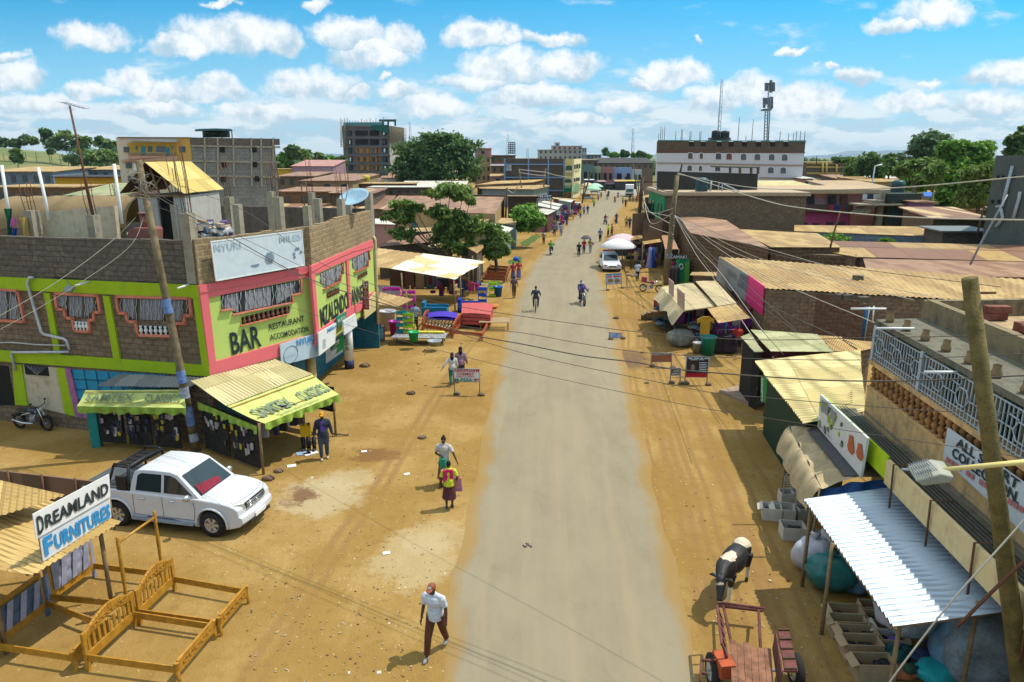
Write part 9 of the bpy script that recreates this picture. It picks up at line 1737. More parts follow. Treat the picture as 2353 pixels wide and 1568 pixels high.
wc=g(c5(500,1450),.33);Tw=xf((wc.x,wc.y,0),R(90));wheel(Tw,0,0,.34,.16,ct,side=1);wheel(xf((wc.x+1.7,wc.y,0),R(90)),0,0,.34,.16,ct,side=1)
k=MB();k.box((wc.x+.16,wc.y-.15,.60),(.3,.5,.3),.1);k.Q0('tool_box',Q1('orange_red_box',(.5,.10,.03),.6,var=.3),ct)
k=MB();e=g(c5(385,1350),.7);f_=g(c5(375,1560),.7);k.Q2([e,e+Vc((.3,0,0))],.03,4);k.Q2([e,f_],.03,4);k.Q2([g(c5(385,1475),.7),g(c5(440,1480),.7)],.03,4);k.Q0('wheel_guard',Q116,ct)
k=MB();k.Q2([Vc((wc.x-.1,wc.y,.34)),Vc((wc.x+1.8,wc.y,.34))],.035,6);k.Q0('axle',Q13,ct)
# left market: furniture and plastics
f1_=crop(1400,1050,1.9214);f2_=crop(2350,960,2.6356);f3_=crop(2500,1350,2.9889)
t=thing('furniture_stall','open furniture stall under a long tan and white patched sheet roof','stall',g(b3(1100,925)))
z3=lambda p,z:g(b3(*p),z)
k=MB();k.Q73(z3((285,440),2.75),z3((430,458),2.75),z3((775,305),3.2),z3((285,240),3.3),.2,.02);k.Q0('tin_roof',Q12,t)
k=MB();k.Q73(z3((1092,570),2.4),z3((1415,382),2.6),z3((760,300),3.22),z3((425,455),2.78),.2,.02,rag=.1,seed=3);k.Q0('tin_roof',tin('white_patched_sheet',(.74,.73,.64),(.55,.44,.22),(.45,.33,.13),rust=.6,lap=1.3,sheet=1.6,share=.72),t)
k=MB()
for p,z in(((1100,925),2.4),((1165,890),2.45),((1245,720),2.5),((1290,640),2.55),((560,900),2.7)):q=g(b3(*p));k.Q2([q,q+Vc((-.05,0,z))],.06,6)
k.split('post',Q5,t)
k=MB();A=g(b3(330,760));Bq=g(b3(1190,650));Q49(k,A+Vc((0,4,0)),Bq+Vc((-.5,.5,0)),0,2.5,.1);k.Q0('back_wall',Q4,t)
k=MB();A=g(b3(290,700),1.2);Bq=g(b3(520,640),2.2);k.Q46(lambda u,v:A.lerp(Bq,u)+Vc((0,.06*sin(u*20),-.9*v+.5*(1-v)*(1-u))),16,6);k.Q0('curtain',Q1('lilac_curtain',(.35,.34,.4),.8),t)
for i in range(5):k=MB();q=g(b3(600+i*110,700));k.box(q+Vc((0,1.5,.9)),(.7,.4,1.7),.1);k.Q0('wardrobe',[Q1('ward_%d'%j,c)for j,c in enumerate([(.12,.05,.04),(.25,.17,.1),(.05,.1,.13),(.3,.27,.18),(.06,.05,.05)])][i],t)
def Q127(label,p,w,rz,c,name='armchair'):
 o=g(p);T=xf(o,R(rz));t=thing(name,label,name,o);m=Q1('sofa_%.2f_%.2f'%(c[1],c[2]),c,.85,var=.2)
 def bx(nm,x,y,z,a,b,h):k=MB();k.box((0,0,0),(a,b,h));k.v=[tuple(T(v[0]+x,v[1]+y,v[2]+z))for v in k.v];Q43(k.Q0(nm,m,t),.05,3)
 bx('seat',0,0,.25,w,.8,.42);bx('backrest',-w/2+.12,0,.65,.24,.85,.6)if rz else bx('backrest',0,.35,.65,w,.25,.65);bx('armrest',w/2-.1,-.02,.45,.2,.85,.5)if not rz else bx('armrest',0,.4,.45,w,.18,.5);bx('armrest',-w/2+.1,-.02,.45,.2,.85,.5)if not rz else bx('armrest',0,-.4,.4,w,.18,.5)
Q127('teal armchair standing in the furniture stall',f1_(655,405),1.75,-3,(.01,.17,.30));Q127('royal blue armchair beside the red mattresses',f1_(915,380),1.5,-3,(.01,.05,.38))
Q128=Q1('orange_red_varnish',(.48,.10,.03),.4,var=.25)
bed('bed_frame','orange red bed frame with pale slats and blue corner at the furniture stall',g(f1_(560,530)),g(f1_(606,455)),g(f1_(778,575)),g(f1_(838,492)),Q128,'plain',.95,slats=9,mz=(.3,.5))
bed('bed_frame','orange red bed frame with yellow corners, nearest the road at the stall',g(f1_(792,584)),g(f1_(862,492)),g(f1_(1015,607)),g(f1_(1066,507)),Q128,'plain',.95,slats=0,mz=(.3,.5))
def Q70(label,ps,z,h,c,n=1,name='mattress'):
 P=[g(p,z)for p in ps]
 for i in range(n):k=MB();k.Q46(lambda u,v:P[0].lerp(P[1],u).lerp(P[3].lerp(P[2],u),v)+Vc((0,0,h*(i+1)+.12*sin(pi*u)*(1-.3*i))),10,6);k.Q72([p+Vc((0,0,h*(i+1)-.02))for p in P],h*.8);tag(k.Q0(name,Q1('mat_%.2f_%.2f'%(c[0],c[2]),c,.7,var=.15),loc=P[0]),label if n==1 else label+[' at the bottom of the stack',' in the middle of the stack',' on top of the stack'][i],'mattress')
Q70('violet blue mattress lying on the slatted orange bed',[f1_(602,440),f1_(838,452),f1_(822,405),f1_(600,405)],.55,.14,(.06,.03,.40));Q70('salmon red mattress',[f1_(858,478),f1_(1080,490),f1_(1100,400),f1_(862,392)],.25,.24,(.50,.09,.08),3)
lbs=['nearest','second','third','farthest']
for i in range(4):y=i*27;bed('bed_frame',lbs[i]+' of the red brown bed frames lined up beside the verge',g(f1_(1022+i*16,152-y)),g(f1_(1036+i*16,134-y)),g(f1_(1190+i*7,160-y)),g(f1_(1202+i*7,142-y)),Q111,'plain',.6,slats=0,mz=(.2,.4),group='red brown bed frames on the verge')
for p,w,lb_ in((f1_(900,225),3.4,'low table of stacked pale planks behind the furniture stall'),(f1_(1110,510),1.9,'rough slatted bench beside the nearest orange bed'),(f1_(1000,232),1.2,'small wooden stool table beside the planks')):
 q=g(p);t=thing('slatted_table',lb_,'table',q);k=MB()
 for i in range(7):k.box(q+Vc((0,-.6+i*.2,.55)),(w,.11,.04),.03*(i%3-1))
 k.split('slat',Q1('pale_slat',(.55,.4,.22),.8),t);k=MB()
 for a in(-.45,.45):
  for b_ in(-.5,.5):k.box(q+Vc((a*w,b_,.27)),(.07,.07,.5))
 k.split('leg',Q5,t)
t=thing('goods_table','table of folded maroon blue and black cloth in the furniture stall','market goods',g(f1_(930,300)));Q63(t,g(f1_(620,280)),g(f1_(960,290)),.5,1.4,26,50,.5)
t=thing('market_stall','plastics stall under a small ochre sheet roof hung with pink racks','stall',g(f1_(440,480)));k=MB();k.Q73(g(f1_(205,322),2.3),g(f1_(365,342),2.3),g(f1_(488,285),2.5),g(f1_(232,228),2.6),.2,.02);k.Q0('tin_roof',Q12,t)
k=MB()
for p in((440,490),(230,470),(470,440)):q=g(f1_(*p));k.Q2([q,q+Vc((0,0,2.3))],.08 if p[0]==440 else.05,6)
k.split('post',Q5,t)
Q117=Q1('magenta_plastic',(.62,.02,.36),.4,var=.2);Q132=Q1('turquoise_plastic',(.01,.40,.42),.35,var=.15);Q129=Q1('lime_plastic',(.40,.65,.02),.35,var=.15)
def rack(label,p,w,h,n,m,z=0,name='plastic_rack'):
 q=g(p);q.z+=z;t=thing(name,label,'rack',q);k=MB()
 for i in range(n):
  zz=i*h/(n-1);k.box(q+Vc((0,0,zz+.03)),(w,.4,.04));k.box(q+Vc((0,-.2,zz+.1)),(w,.03,.12));k.box(q+Vc((0,.2,zz+.1)),(w,.03,.12));k.box(q+Vc((-w/2,0,zz+.1)),(.03,.36,.12));k.box(q+Vc((w/2,0,zz+.1)),(.03,.36,.12))
 k.Q0('shelf',m,t);k=MB()
 for a in(-1,1):
  for b_ in(-1,1):k.Q2([q+Vc((a*w*.48,b_*.19,0)),q+Vc((a*w*.48,b_*.19,h))],.018,4)
 k.Q0('upright',m,t)
rack('tall magenta plastic rack at the plastics stall post',f1_(462,470),.8,2.0,5,Q117);rack('magenta plastic rack hanging at the roof edge of the plastics stall',f1_(330,455),1.1,1.0,3,Q117,1.1)
rack('turquoise plastic rack standing on the goods table',f1_(405,595),.62,1.1,4,Q132,.45);rack('lime plastic rack beside the turquoise rack',f1_(455,600),.6,1.05,4,Q129,.45);rack('lime and blue rack among the basins near the walker',f1_(1100,262),.6,.95,3,Q129);rack('blue plastic rack beside the orange basin',f1_(1018,350),.6,1.3,4,Q1('blue_plastic',(.01,.10,.50),.35,var=.2));
Q38(f1_(292,520),.5,1.25,(.45,.46,.50),'large white bin beside the tee shirt poster');Q38(f1_(345,560),.35,.9,(.35,.01,.30),'purple magenta bucket under the hanging rack');Q38(f1_(490,605),.3,.55,(.0,.4,.12),'green bucket on the goods table',z=.45);Q38(f1_(1138,262),.35,.8,(.01,.12,.55),'blue basin stack beside the lime rack');Q38(f1_(1085,355),.5,.22,(.6,.22,.02),'orange basin on the red table',z=.6,name='basin',cat='basin');Q38(f1_(650,640),.38,.3,(.3,.34,.38),'grey metal basins at the table end',name='basin',cat='basin',z=.3)
q=g(f1_(500,640));t=thing('goods_table','low rough table with spread black and white goods in front of the plastics stall','table',q);k=MB();k.box(q+Vc((.2,.6,.45)),(3.1,1.3,.05),-.05);k.Q0('table_top',Q1('table_cloth_bw',(.45,.45,.45),.8,var=.6,sc=9,c2=(.03,.03,.04)),t);k=MB()
for a,b_ in((-1.2,0),(1.6,0),(-1.2,1.1),(1.6,1.1)):k.box(q+Vc((a,b_,.21)),(.08,.08,.42))
k.split('leg',Q5,t);k=MB();k.box(q+Vc((.4,1.1,.53)),(2.4,.35,.1),-.05);k.Q0('cloth_row',Q1('yellow_cloth',(.7,.6,.05),.7,var=.3,sc=6),t)
def Q39(label,cf,tl,tr,br,bl_,l0,l1,m,tx=(),name='signboard',legm=Q13):
 A=g(cf(*l0));Bq=g(cf(*l1));W=Wall(A,Bq);t=thing(name,label,'sign',A);k=MB();k.Q3([W.at(cf(*p))for p in(tl,tr,br,bl_)],-W.n*.04);k.Q0('board',m,t)
 k=MB();a=W.at(cf(*tl),-.02);b_=W.at(cf(*tr),-.02)
 for p,q in((a,A),(b_,Bq)):k.Q2([Vc((q.x,q.y,0)),Vc((p.x,p.y,p.z+.02))],.025,5)
 k.split('leg',legm,t);k=MB();k.Q2([W.at(cf(*tl),.01),W.at(cf(*tr),.01),W.at(cf(*br),.01),W.at(cf(*bl_),.01),W.at(cf(*tl),.01)],.02,4);k.Q0('board_frame',legm,t)
 for s,ll,lr,ul,mm in tx:Q16(s,W,cf(*ll),cf(*lr),cf(*ul),mm,t,off=.02,bold=.02)
 for q in(A,Bq):k=MB();rr=.13;k.ell(q+Vc((.08,0,.05)),(rr*1.3,rr,rr*.8),8);tag(k.Q0('stone',Q1('grey_brown_stone',(.2,.15,.1),.9,var=.4),loc=q),'dark stone weighting a leg of a signboard standing on the dirt','stone','stones on signboard legs')
 return t,W
t,W=Q39('white NEKIPHARM CHEMIST M-PESA sign standing on the verge',c3,(443,262),(667,265),(664,372),(455,370),(460,480),(665,488),Q6,(('NEKIPHARM',(456,291),(660,291),(456,267),Q59),('CHEMIST',(472,318),(620,318),(472,296),Q59),('DUKA LA DAWA',(470,335),(625,335),(470,322),Q59),('M-PESA',(458,368),(606,368),(458,342),Q60),('<',(612,368),(640,368),(612,342),Q59)))
k=MB();k.Q3([W.at(c3(*p),.03)for p in((630,351),(662,349),(662,357),(630,359))],-W.n*.01);k.Q0('arrow',Q59,t)
t,W=Q39('blue framed food sign with two plates standing in front of the wagon car',f2_,(193,362),(355,352),(355,462),(197,470),(203,535),(358,512),Q1('poster_bluewhite',(.50,.53,.62),.6,var=.2),(('--- ----',(205,400),(345,392),(203,386),Q59),('-- ---',(215,378),(335,370),(213,366),Q47)),legm=Q1('blue_frame',(.05,.15,.3)))
for x in(245,315):k=MB();k.Q3([W.at(f2_(x+30*cos(a*.628),430+18*sin(a*.628)),.03)for a in range(10)],-W.n*.01);k.Q0('printed_plate',Q1('olive_plate',(.22,.2,.06),.6,var=.4,sc=9),t)
Q39('maroon FRESH HOTEL sign with orange panel by the puddle',f3_,(318,188),(562,188),(556,293),(316,296),(310,350),(552,372),Q1('maroon_orange_sign',(.30,.09,.10),.6,var=.5,sc=1.5,c2=(.30,.13,.02)),(('FRESH HOTEL',(330,212),(550,208),(330,193),Q42),))
Q39('small brown sign with pale lettering between the two larger signs',f3_,(548,368),(668,366),(664,452),(545,458),(540,550),(655,560),Q1('brown_sign',(.22,.14,.10),.6,var=.3),(('SIMU',(560,448),(655,444),(560,425),Q42),('KWA',(590,412),(650,410),(590,392),Q42)))
t,W=Q39('tall dark poster with a portrait and red footer beside the clothes stall',f3_,(740,232),(1003,236),(978,478),(722,476),(712,560),(975,575),Q1('dark_poster',(.05,.03,.03),.5,var=.3),(('--- ---- -- ---',(760,258),(998,260),(760,240),Q42),('---- ---',(785,272),(945,272),(785,262),Q42)))
k=MB();k.Q3([W.at(f3_(*p),.02)for p in((730,428),(984,432),(978,478),(722,476))],-W.n*.01);k.Q0('footer',Q1('poster_red',(.45,.01,.03),.5),t)
k=MB();k.Q3([W.at(f3_(x,y),.03)for x,y in((790,400),(835,400),(838,345),(812,318),(790,340))],-W.n*.01);k.Q0('portrait',Q1('portrait_grey',(.3,.28,.27),.6,var=.5,sc=9),t)
for i in range(6):k=MB();y=300+i*20;k.Q3([W.at(f3_(*p),.03)for p in((888,y),(985-i%2*14,y+1),(984-i%2*14,y+9),(888,y+8))],-W.n*.01);k.Q0('text_bar',Q42,t)
Q39('maroon signboard on the left verge near the small tree',a3,(600,1285),(712,1282),(712,1345),(605,1350),(608,1380),(712,1372),Q1('maroon_sign2',(.20,.07,.09),.6,var=.2))
Q39('pink UJI POWER sign standing behind the wagon car',f2_,(162,104),(280,100),(278,150),(165,160),(168,170),(280,165),Q1('uji_pink',(.45,.25,.3),.6),(('UJI POWER',(170,118),(275,114),(170,106),Q59),))
Q39('orange brown notice board under the parasol',f2_,(215,50),(275,52),(272,98),(215,96),(220,125),(272,125),Q1('orange_board',(.33,.12,.03),.6))
Q39('blue and white board lying low on the dirt between two posts',f3_,(-190,-60),(-40,-52),(-38,2),(-185,12),(-188,30),(-40,20),Q1('blue_white_board',(.12,.25,.6),.5,var=.5,sc=1.5,c2=(.65,.68,.72)))
def car(label,F,Bk,W_=1.7,L=4.4,col=Q53,H_=1.5,hood=.95,roofr=(-.95,.25),name='wagon_car',lorry=False):
 d=(F-Bk);d.z=0;an=math.atan2(d.y,d.x);c=F-d.normalized()*L/2;T=xf((c.x,c.y,0),an);t=thing(name,label,'car' if not lorry else 'lorry',(c.x,c.y,0));h=L/2;w=W_/2
 if lorry:
  for nm,x,z,a,b_,hh,m in(('cab',h-.9,1.35,1.7,W_*.92,1.9,col),('cargo_box',-.9,2.0,L-2.0,W_,2.4,Q6),('chassis',0,.6,L,W_*.7,.4,Q7)):
   k=MB();k.box((0,0,0),(a,b_,hh));k.v=[tuple(T(v[0]+x,v[1],v[2]+z))for v in k.v];Q43(k.Q0(nm,m,t),.06)
  k=MB();k.Q3([T(h-.03,y,z)for y,z in((-w*.8,1.35),(w*.8,1.35),(w*.75,2.15),(-w*.75,2.15))],(T(.03,0,0)-T(0,0,0)));k.Q0('windscreen',Q1('teal_glass',(.02,.22,.2),.1,spec=.7),t);k=MB();k.Q3([T(h-.02,y,z)for y,z in((-w*.85,.55),(w*.85,.55),(w*.85,.85),(-w*.85,.85))],(T(.05,0,0)-T(0,0,0)));k.Q0('bumper',Q7,t);ws_=((h-1,1),(-h+1.2,1))
 else:
  out=[(-h,.35),(-h-.02,.9),(-h+.1,hood),(0,hood),(h-1.2,hood-.02),(h-.25,hood-.2),(h,.6),(h-.02,.3)]+[(h-.8+.36*cos(a),.32+.34*sin(a))for a in np.linspace(-.1,pi+.1,7)]+[(-h+.75+.36*cos(a),.32+.34*sin(a))for a in np.linspace(-.1,pi+.1,7)]
  k=MB();Q52(k,T,out,[-w,-w+.05,0,w-.05,w],lambda x,y,z:(x-.15*max(0,x-h+1)*(abs(y)/w)**2,y*(1-.05*(z>.8)),z));Q43(k.Q0('body',col,t),.04)
  cx0=-h+.12;cx1=h-1.25;k=MB();Q52(k,T,[(cx0,hood-.02),(cx0+.2,H_-.08),(cx0+.5,H_),(cx1-1.0,H_+.01),(cx1-.75,H_-.06),(cx1,hood-.02)],[-w+.04,-w*.5,0,w*.5,w-.04],lambda x,y,z:(x,y*(1-.15*max(0,z-hood)/(H_-hood)),z));Q43(k.Q0('cab',col,t),.03)
  for sd in(-1,1):
   for x0,x1 in((cx0+.3,cx0+1.1),(cx0+1.18,cx0+1.95),(cx0+2.03,cx1-.45)):k=MB();f=lambda z:sd*((w-.04)*(1-.15*max(0,z-hood)/(H_-hood))+.008);za,zb_=hood+.05,H_-.12;k.Q3([T(x0,f(za),za),T(x1,f(za),za),T(min(x1,cx1-.8),f(zb_),zb_),T(x0+.05,f(zb_),zb_)],T(0,-sd*.02,0)-T(0,0,0));k.Q0('side_window',Q37,t)
   k=MB();k.ell(T(h-.18,sd*w*.72,.68),(.13,.2,.08),8,M=Rot(an,3,'Z'));k.Q0('headlight',Q1('lamp_lens',(.45,.48,.42),.12,spec=.7),t);k=MB();k.ell(T(cx1-.35,sd*(w+.06),hood+.08),(.07,.09,.06),7);k.Q0('wing_mirror',col,t)
  k=MB();k.Q3([T(cx1-.04,y*w*.82,hood+.04)for y in(-1,1)]+[T(cx1-.72,y*w*.72,H_-.07)for y in(1,-1)],T(-.01,0,-.02)-T(0,0,0));k.v=[tuple(Vc(v)+(T(.03,0,.02)-T(0,0,0)))for v in k.v];k.Q0('windscreen',Q37,t)
  k=MB();k.Q3([T(h-.02,y*w,z)for y,z in((-.4,.5),(.4,.5),(.4,.62),(-.4,.62))],T(.03,0,0)-T(0,0,0));k.Q0('grille',Q7,t);ws_=((h-.8,.32),(-h+.75,.32))
 for x,r_ in ws_:
  for sd in(-1,1):wheel(T,x,sd*(w-.1),.32 if not lorry else.45,.2,t,side=sd)
car('silver white wagon car parked behind the food sign at the right road edge',g(f2_(262,345)),g(f2_(165,230)),W_=1.72)
car('white box lorry with a teal windscreen at the far bend',g(a3(1780,905)),g(a3(1775,820)),W_=2.3,L=6.5,name='lorry',lorry=True)
car('silver car parked by the market stalls on the left verge',g(a3(1120,1080)),g(a3(1150,1035)),W_=1.7);car('white car half hidden among kiosks at the far bend',g(a3(1270,735)),g(a3(1300,722)),W_=1.7)
def Q66(label,p,r,z,c,n=8,trim=None,group=None):
 o=g(p)if not isinstance(p,Vc)else p;t=thing('parasol',label,'parasol',o,group);k=MB();h=r*.42;prof=[(0,z+h),(r*.35,z+h*.86),(r*.7,z+h*.5),(r,z),(r*1.0,z-.12)]
 k.Q40(prof,o,n*2);k.Q0('canopy',Q1('parasol_%.2f_%.2f'%c[:2],c,.7,var=.1,c2=trim),t)
 k=MB();k.Q2([o,o+Vc((0,0,z+h))],.03,6);k.Q0('pole',Q13,t);return t
cP=at(d2(555,1340),70);Q66('big white parasol over the roadside food stall',Vc((cP.x,70,0)),1.75,2.1,(.70,.66,.66));cP=at(d2(640,1270),73.5);Q66('white and pink parasol just behind the big white one',Vc((cP.x,73.5,0)),1.7,2.25,(.62,.47,.48))
for lb_,x,y,c in(('nearest green and white umbrella at the carts',1315,925,(.35,.6,.42)),('farther green and white umbrella at the carts',1348,880,(.4,.62,.48)),('cream umbrella left of the green ones',1250,870,(.65,.5,.33))):Q66(lb_,a3(x,y),2.3,2.4,c,group='umbrellas at the far carts')
for i,(x,y,lb_)in enumerate(((1270,960,'dark food cart under the nearest green umbrella'),(1235,930,'cart of goods left of the green umbrellas'),(1340,870,'cart behind the farther green umbrella'),(1440,850,'low cart at the bend'))):
 q=g(a3(x,y));t=thing('food_cart',lb_,'cart',q);k=MB();k.box(q+Vc((0,0,.8)),(2.2,1.2,.5));k.Q0('cart_body',[Q13,Q4][i%2],t);wheel(xf(q,R(90)),0,.9,.35,.1,t);wheel(xf(q,R(90)),0,-.9,.35,.1,t,side=1)
def Q22(label,px,z,m,bz=(.3,1.7),n=14,seed=0,wl=-.2):
 P=[g(p,z)for p in px];t=thing('market_stall',label,'stall',(P[3].x,P[3].y,0));k=MB();k.Q73(P[0],P[3],P[2],P[1],.2,.02,rag=.05,seed=seed);k.Q0('tin_roof',m,t);k=MB()
 for p in P:k.Q2([Vc((p.x,p.y,0)),p],.06,5)
 k.split('post',Q5,t);Q63(t,Vc((P[3].x,P[3].y+.6,0)),Vc((P[2].x,P[2].y+.6,0)),bz[0],bz[1],n,seed,.4);k=MB();Q49(k,P[0].lerp(P[3],.3),P[1].lerp(P[2],.3),0,z-.3,.05);k.Q0('back_wall',Q4,t)
Q22('tan roofed dress stall just beyond the wagon car',[d2(800,1290),d2(1190,1250),d2(1200,1340),d2(790,1400)],2.6,Q12,seed=61);Q22('patched roof stall hung with blue and lilac dresses',[d2(985,1400),d2(1330,1350),d2(1340,1420),d2(990,1470)],2.4,Q12,seed=62)
Q22('stall roof patched with pale board behind the dress stalls',[d2(1020,1095),d2(1470,1085),d2(1470,1180),d2(1000,1175)],2.8,Q12,seed=63,n=8);Q22('brown flat stall between the dress stall and the mid pole',[d2(1290,1210),d2(1470,1200),d2(1640,1560),d2(1400,1560)],2.7,Q1('brown_flat_sheet',(.4,.22,.12),.8),seed=64,n=6)
Q22('small tan kiosk roof at the foot of the green building',[d2(985,600),d2(1160,540),d2(1160,600),d2(1000,640)],2.8,Q12,seed=65,n=8);Q22('stall with a pale roof below the green building',[d2(1010,890),d2(1110,895),d2(1140,975),d2(1050,975)],2.6,Q12,seed=66,n=6)
for x,c,lb_ in((790,(.28,.30,.62),'lilac dress hanging at the patched roof stall'),(820,(.02,.07,.28),'blue dress hanging at the patched roof stall')):
 q=at(b4(x,285),67);k=MB();k.Q40([(.06,0),(.2,-.15),(.16,-.6),(.38,-1.9),(.36,-1.92)],q,10);tag(k.Q0('dress',Q1('dress_%.2f'%c[0],c,.8),loc=q),lb_,'dress')
for p,w,lb_ in((b4(640,300),1.9,'round white topped table of food at the stall'),(b4(485,370),1.6,'food counter with a red printed panel under the parasol'),(b4(495,280),1.2,'tray stand behind the food counter')):
 q=g(p);t=thing('food_counter',lb_,'counter',q);k=MB();k.box(q+Vc((0,0,.85)),(w,1.0,.08));k.Q0('counter_top',Q6,t);k=MB();k.box(q+Vc((0,0,.4)),(w*.9,.8,.8));k.Q0('cabinet',Q1('counter_dark',(.08,.12,.1),.7,var=.4,sc=3),t);Q63(t,q+Vc((-.5,0,0)),q+Vc((.5,0,0)),.95,1.1,8,7,.3)
WKm=Wall(g(b4(985,660)),g(b4(1195,660)));t=Q17('shop_sign','black KAMAKI fascia over the green painted kiosk by the mid pole','sign',WKm,[b4(985,365),b4(1172,365),b4(1172,412),b4(985,412)],0,.1,Q7);Q16('KAMAKI',WKm,b4(995,405),b4(1168,405),b4(995,372),Q28,t,off=.02,bold=.02)
t=thing('kiosk','green painted kiosk with dark coats hung under the KAMAKI fascia','kiosk',g(b4(1090,665)))
for nm,q,m in(('wall',[(1090,415),(1200,415),(1195,668),(1082,668)],Q123),('painted_panel',[(1150,440),(1198,440),(1190,665),(1140,665)],Q1('leaf_green_paint',(.12,.38,.05),.6))):k=MB();k.Q3([WKm.at(b4(*p),.0 if nm=='wall' else.04)for p in q],Vc((0,1.2 if nm=='wall' else.03,0)));k.Q0(nm,m,t)
k=MB();k.Q2([WKm.at(b4(1110+18*cos(a*.5),490+28*sin(a*.5)),.05)for a in range(13)],.05,4);k.Q0('painted_ring',Q6,t)
for i in range(5):k=MB();q=WKm.at(b4(1000+i*18,480),.3);k.Q40([(.06,.0),(.22,-.2),(.2,-.8),(.3,-1.5)],q,8);k.Q0('hanging_coat',Q1('coat_%d'%(i%2),[(.03,.03,.035),(.1,.07,.06)][i%2]),t)
for t,A,Bq,C in((m1,b4(900,960),b4(1180,1180),b4(1480,1060)),(m2,b4(1300,1120),b4(1500,1150),b4(1700,1080)),(m3,b4(1420,1250),b4(1560,1270),b4(1790,1240))):
 a,b_,c=g(A),g(Bq),g(C);Q63(t,a,b_,.5,1.7,16,len(t.name)*3,.4);Q63(t,b_,c,.6,1.8,18,5,.5);k=MB()
 for p in(a,b_,c):k.Q2([p,p+Vc((0,0,2.3))],.05,5)
 k.split('post',Q5,t)
k=MB();A=g(b4(1320,1060));Bq=g(b4(1800,1120));Q49(k,A,Bq,0,2.2,.1);k.Q0('back_wall',Q4,m3)
q=at(b4(1365,1085),34);k=MB();k.Q3([q+Vc((x,0,z))for x,z in((-.22,-.55),(.22,-.55),(.24,.1),(.4,0),(.42,.2),(.15,.35),(-.15,.35),(-.42,.2),(-.4,0),(-.24,.1))],(0,.06,0));tag(k.Q0('shirt',Q1('mustard_cloth',(.55,.3,.02)),loc=q),'mustard yellow shirt hung at the front of the clothes stall','shirt')
t=thing('step_rack','stepped wooden display rack at the corner of the tarpaulin stall','rack',g(f2_(720,800)))
for i in range(4):k=MB();q=g(f2_(640+i*37,790-i*12),.35+i*.38);k.box(q,(1.0,.45,.06));k.box(q+Vc((0,.1,-.2)),(.9,.05,.3));k.Q0('step',Q5,t)
k=MB();q=g(f2_(615,805));k.Q2([q,g(f2_(760,735),1.7)],.04,5);k.Q2([q+Vc((.9,0,0)),g(f2_(800,740),1.7)],.04,5);k.split('side_rail',Q5,t)
st=[(f2_(440,378),.3,'largest of the stones behind the wagon car'),(f2_(418,345),.22,'flat stone nearest the wagon car'),(f2_(475,390),.2,'small stone beside the walking person in white'),(f2_(300,832),.25,'pale lump of concrete beside the lying blue board'),(f3_(205,188),.14,'dark round stone at the puddle'),(f3_(260,550),.14,'brown stone below the FRESH HOTEL sign'),(b2(1712,1490),.32,'dark curved log end lying near the MPESA column'),(c2(900,1375),.25,'broken brick block beside the corner stall post'),(c2(1000,1300),.2,'small rubble lump by the corner stall post'),(c3(92,475),.25,'pale flat stone on the dirt left of the chemist sign'),(c3(185,845),.2,'torn pale wrapper stone near the dry gully')]
for p,r_,lb_ in st:q=g(p);k=MB();k.Q46(lambda u,v:q+Vc((r_*.8*cos(6.283*u)*sin(pi*v)*(1+.2*sin(u*17)),r_*.6*sin(6.283*u)*sin(pi*v),r_*.45*cos(pi*v)*(1+.2*sin(u*11))+r_*.2)),12,7);tag(k.Q0('stone',Q1('stone_%d'%(int(r_*100)%3),[(.3,.24,.17),(.17,.11,.07),(.22,.15,.1)][int(r_*100)%3],.9),loc=q),lb_,'stone')
q=g((1212,1257));k=MB();k.Q46(lambda u,v:q+Vc((.22*(u-.5)+.03*sin(v*9),.2*(v-.5),.04+.04*sin(u*8+v*5))),8,6);tag(k.Q0('rag',Q1('mauve_rag',(.14,.09,.1),.9),loc=q),'crumpled mauve rag lying on the road','rag')
rd=random.Random(77)
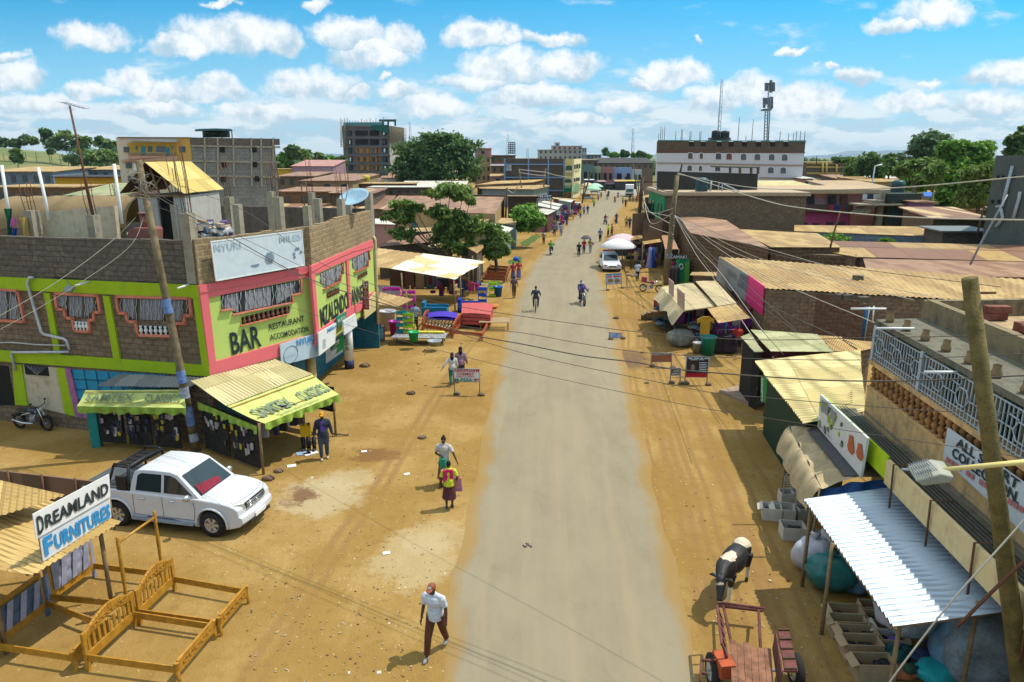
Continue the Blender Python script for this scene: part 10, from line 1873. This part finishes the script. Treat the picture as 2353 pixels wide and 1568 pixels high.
def Q55(label,name,n,box,mts,sz,cat,seed,flat=.3,per=None):
 rd=random.Random(seed);k=MB()
 for i in range(n):
  x=rd.uniform(box[0],box[2]);y=box[1]+(box[3]-box[1])*rd.random()**.7;q=g((x,y));s=sz*rd.uniform(.4,1.5)
  if 1000+(1568-y)*.18-20<x<1600-(1568-y)*.23+20 and name!='road_grit':continue
  k.box(q+Vc((0,0,s*flat*.4+.008)),(s*rd.uniform(.6,1.6),s*rd.uniform(.4,1),s*flat),rd.uniform(0,3),m=rd.randrange(len(mts)),tilt=rd.uniform(-.5,.5))
 tag(k.Q0(name,mts,loc=(0,10,0)),label,cat,kind='stuff')
mp_=[Q1('pebble_%d'%i,c,.9)for i,c in enumerate([(.5,.38,.2),(.2,.11,.05),(.42,.33,.22),(.3,.19,.09)])]
Q55('scattered pebbles and clods on the left verge','pebbles',500,(560,900,1150,1568),mp_,.035,'gravel',1);Q55('scattered pebbles and clods on the right verge','pebbles',450,(1420,760,1900,1568),mp_,.035,'gravel',2);Q55('pebbles further up the verges','pebbles',250,(880,690,1720,900),mp_,.08,'gravel',3)
Q55('straw chips and small paper litter on the verges','litter',150,(600,860,1860,1568),[Q1('straw',(.6,.5,.25),.9),Q1('paper_bit',(.55,.5,.42),.8)],.05,'litter',4,flat=.1)
for px,py,w_,lb_ in((888,1271,.2,'white paper scrap on the pale dust patch'),(c3(57,1142)[0],c3(57,1142)[1],.2,'white paper rectangle near the dry gully'),(c2(1125,1240)[0],c2(1125,1240)[1],.3,'white crumpled paper by the man in the yellow cap'),(c2(1825,1100)[0],c2(1825,1100)[1],.2,'white scrap right of the corner stall')):
 q=g((px,py),.02);k=MB();k.box(q,(w_,w_*.6,.015),.3,tilt=.1);tag(k.Q0('paper_scrap',Q6,loc=q),lb_,'paper')
hz=MB();hz.box((0,6900,124.5),(17000,13980,251));o=hz.Q0('haze',mat('air_haze',lambda q,b:(q.n.remove(b),setattr(q,'v',q.node('ShaderNodeVolumePrincipled')),q.put(q.v.inputs['Color'],(.72,.86,.96)),setattr(q.v.inputs['Density'],'default_value',6e-5),setattr(q.v.inputs['Anisotropy'],'default_value',.2),q.l.new(q.v.outputs[0],q.n['Material Output'].inputs['Volume']))));tag(o,kind='stuff',label='thin bluish air over the whole town',cat='haze')
# bake the grown surfaces
dg=bpy.context.evaluated_depsgraph_get();dg.update()
for o in PEND:
 me=bpy.data.meshes.new_from_object(o.evaluated_get(dg));m=o.data.materials[0]if o.data.materials else None
 o.modifiers.clear();o.data=me
 if m and not me.materials:me.materials.append(m)
for o in S.objects:
 for k_ in('_b','_h'):
  if k_ in o:del o[k_]
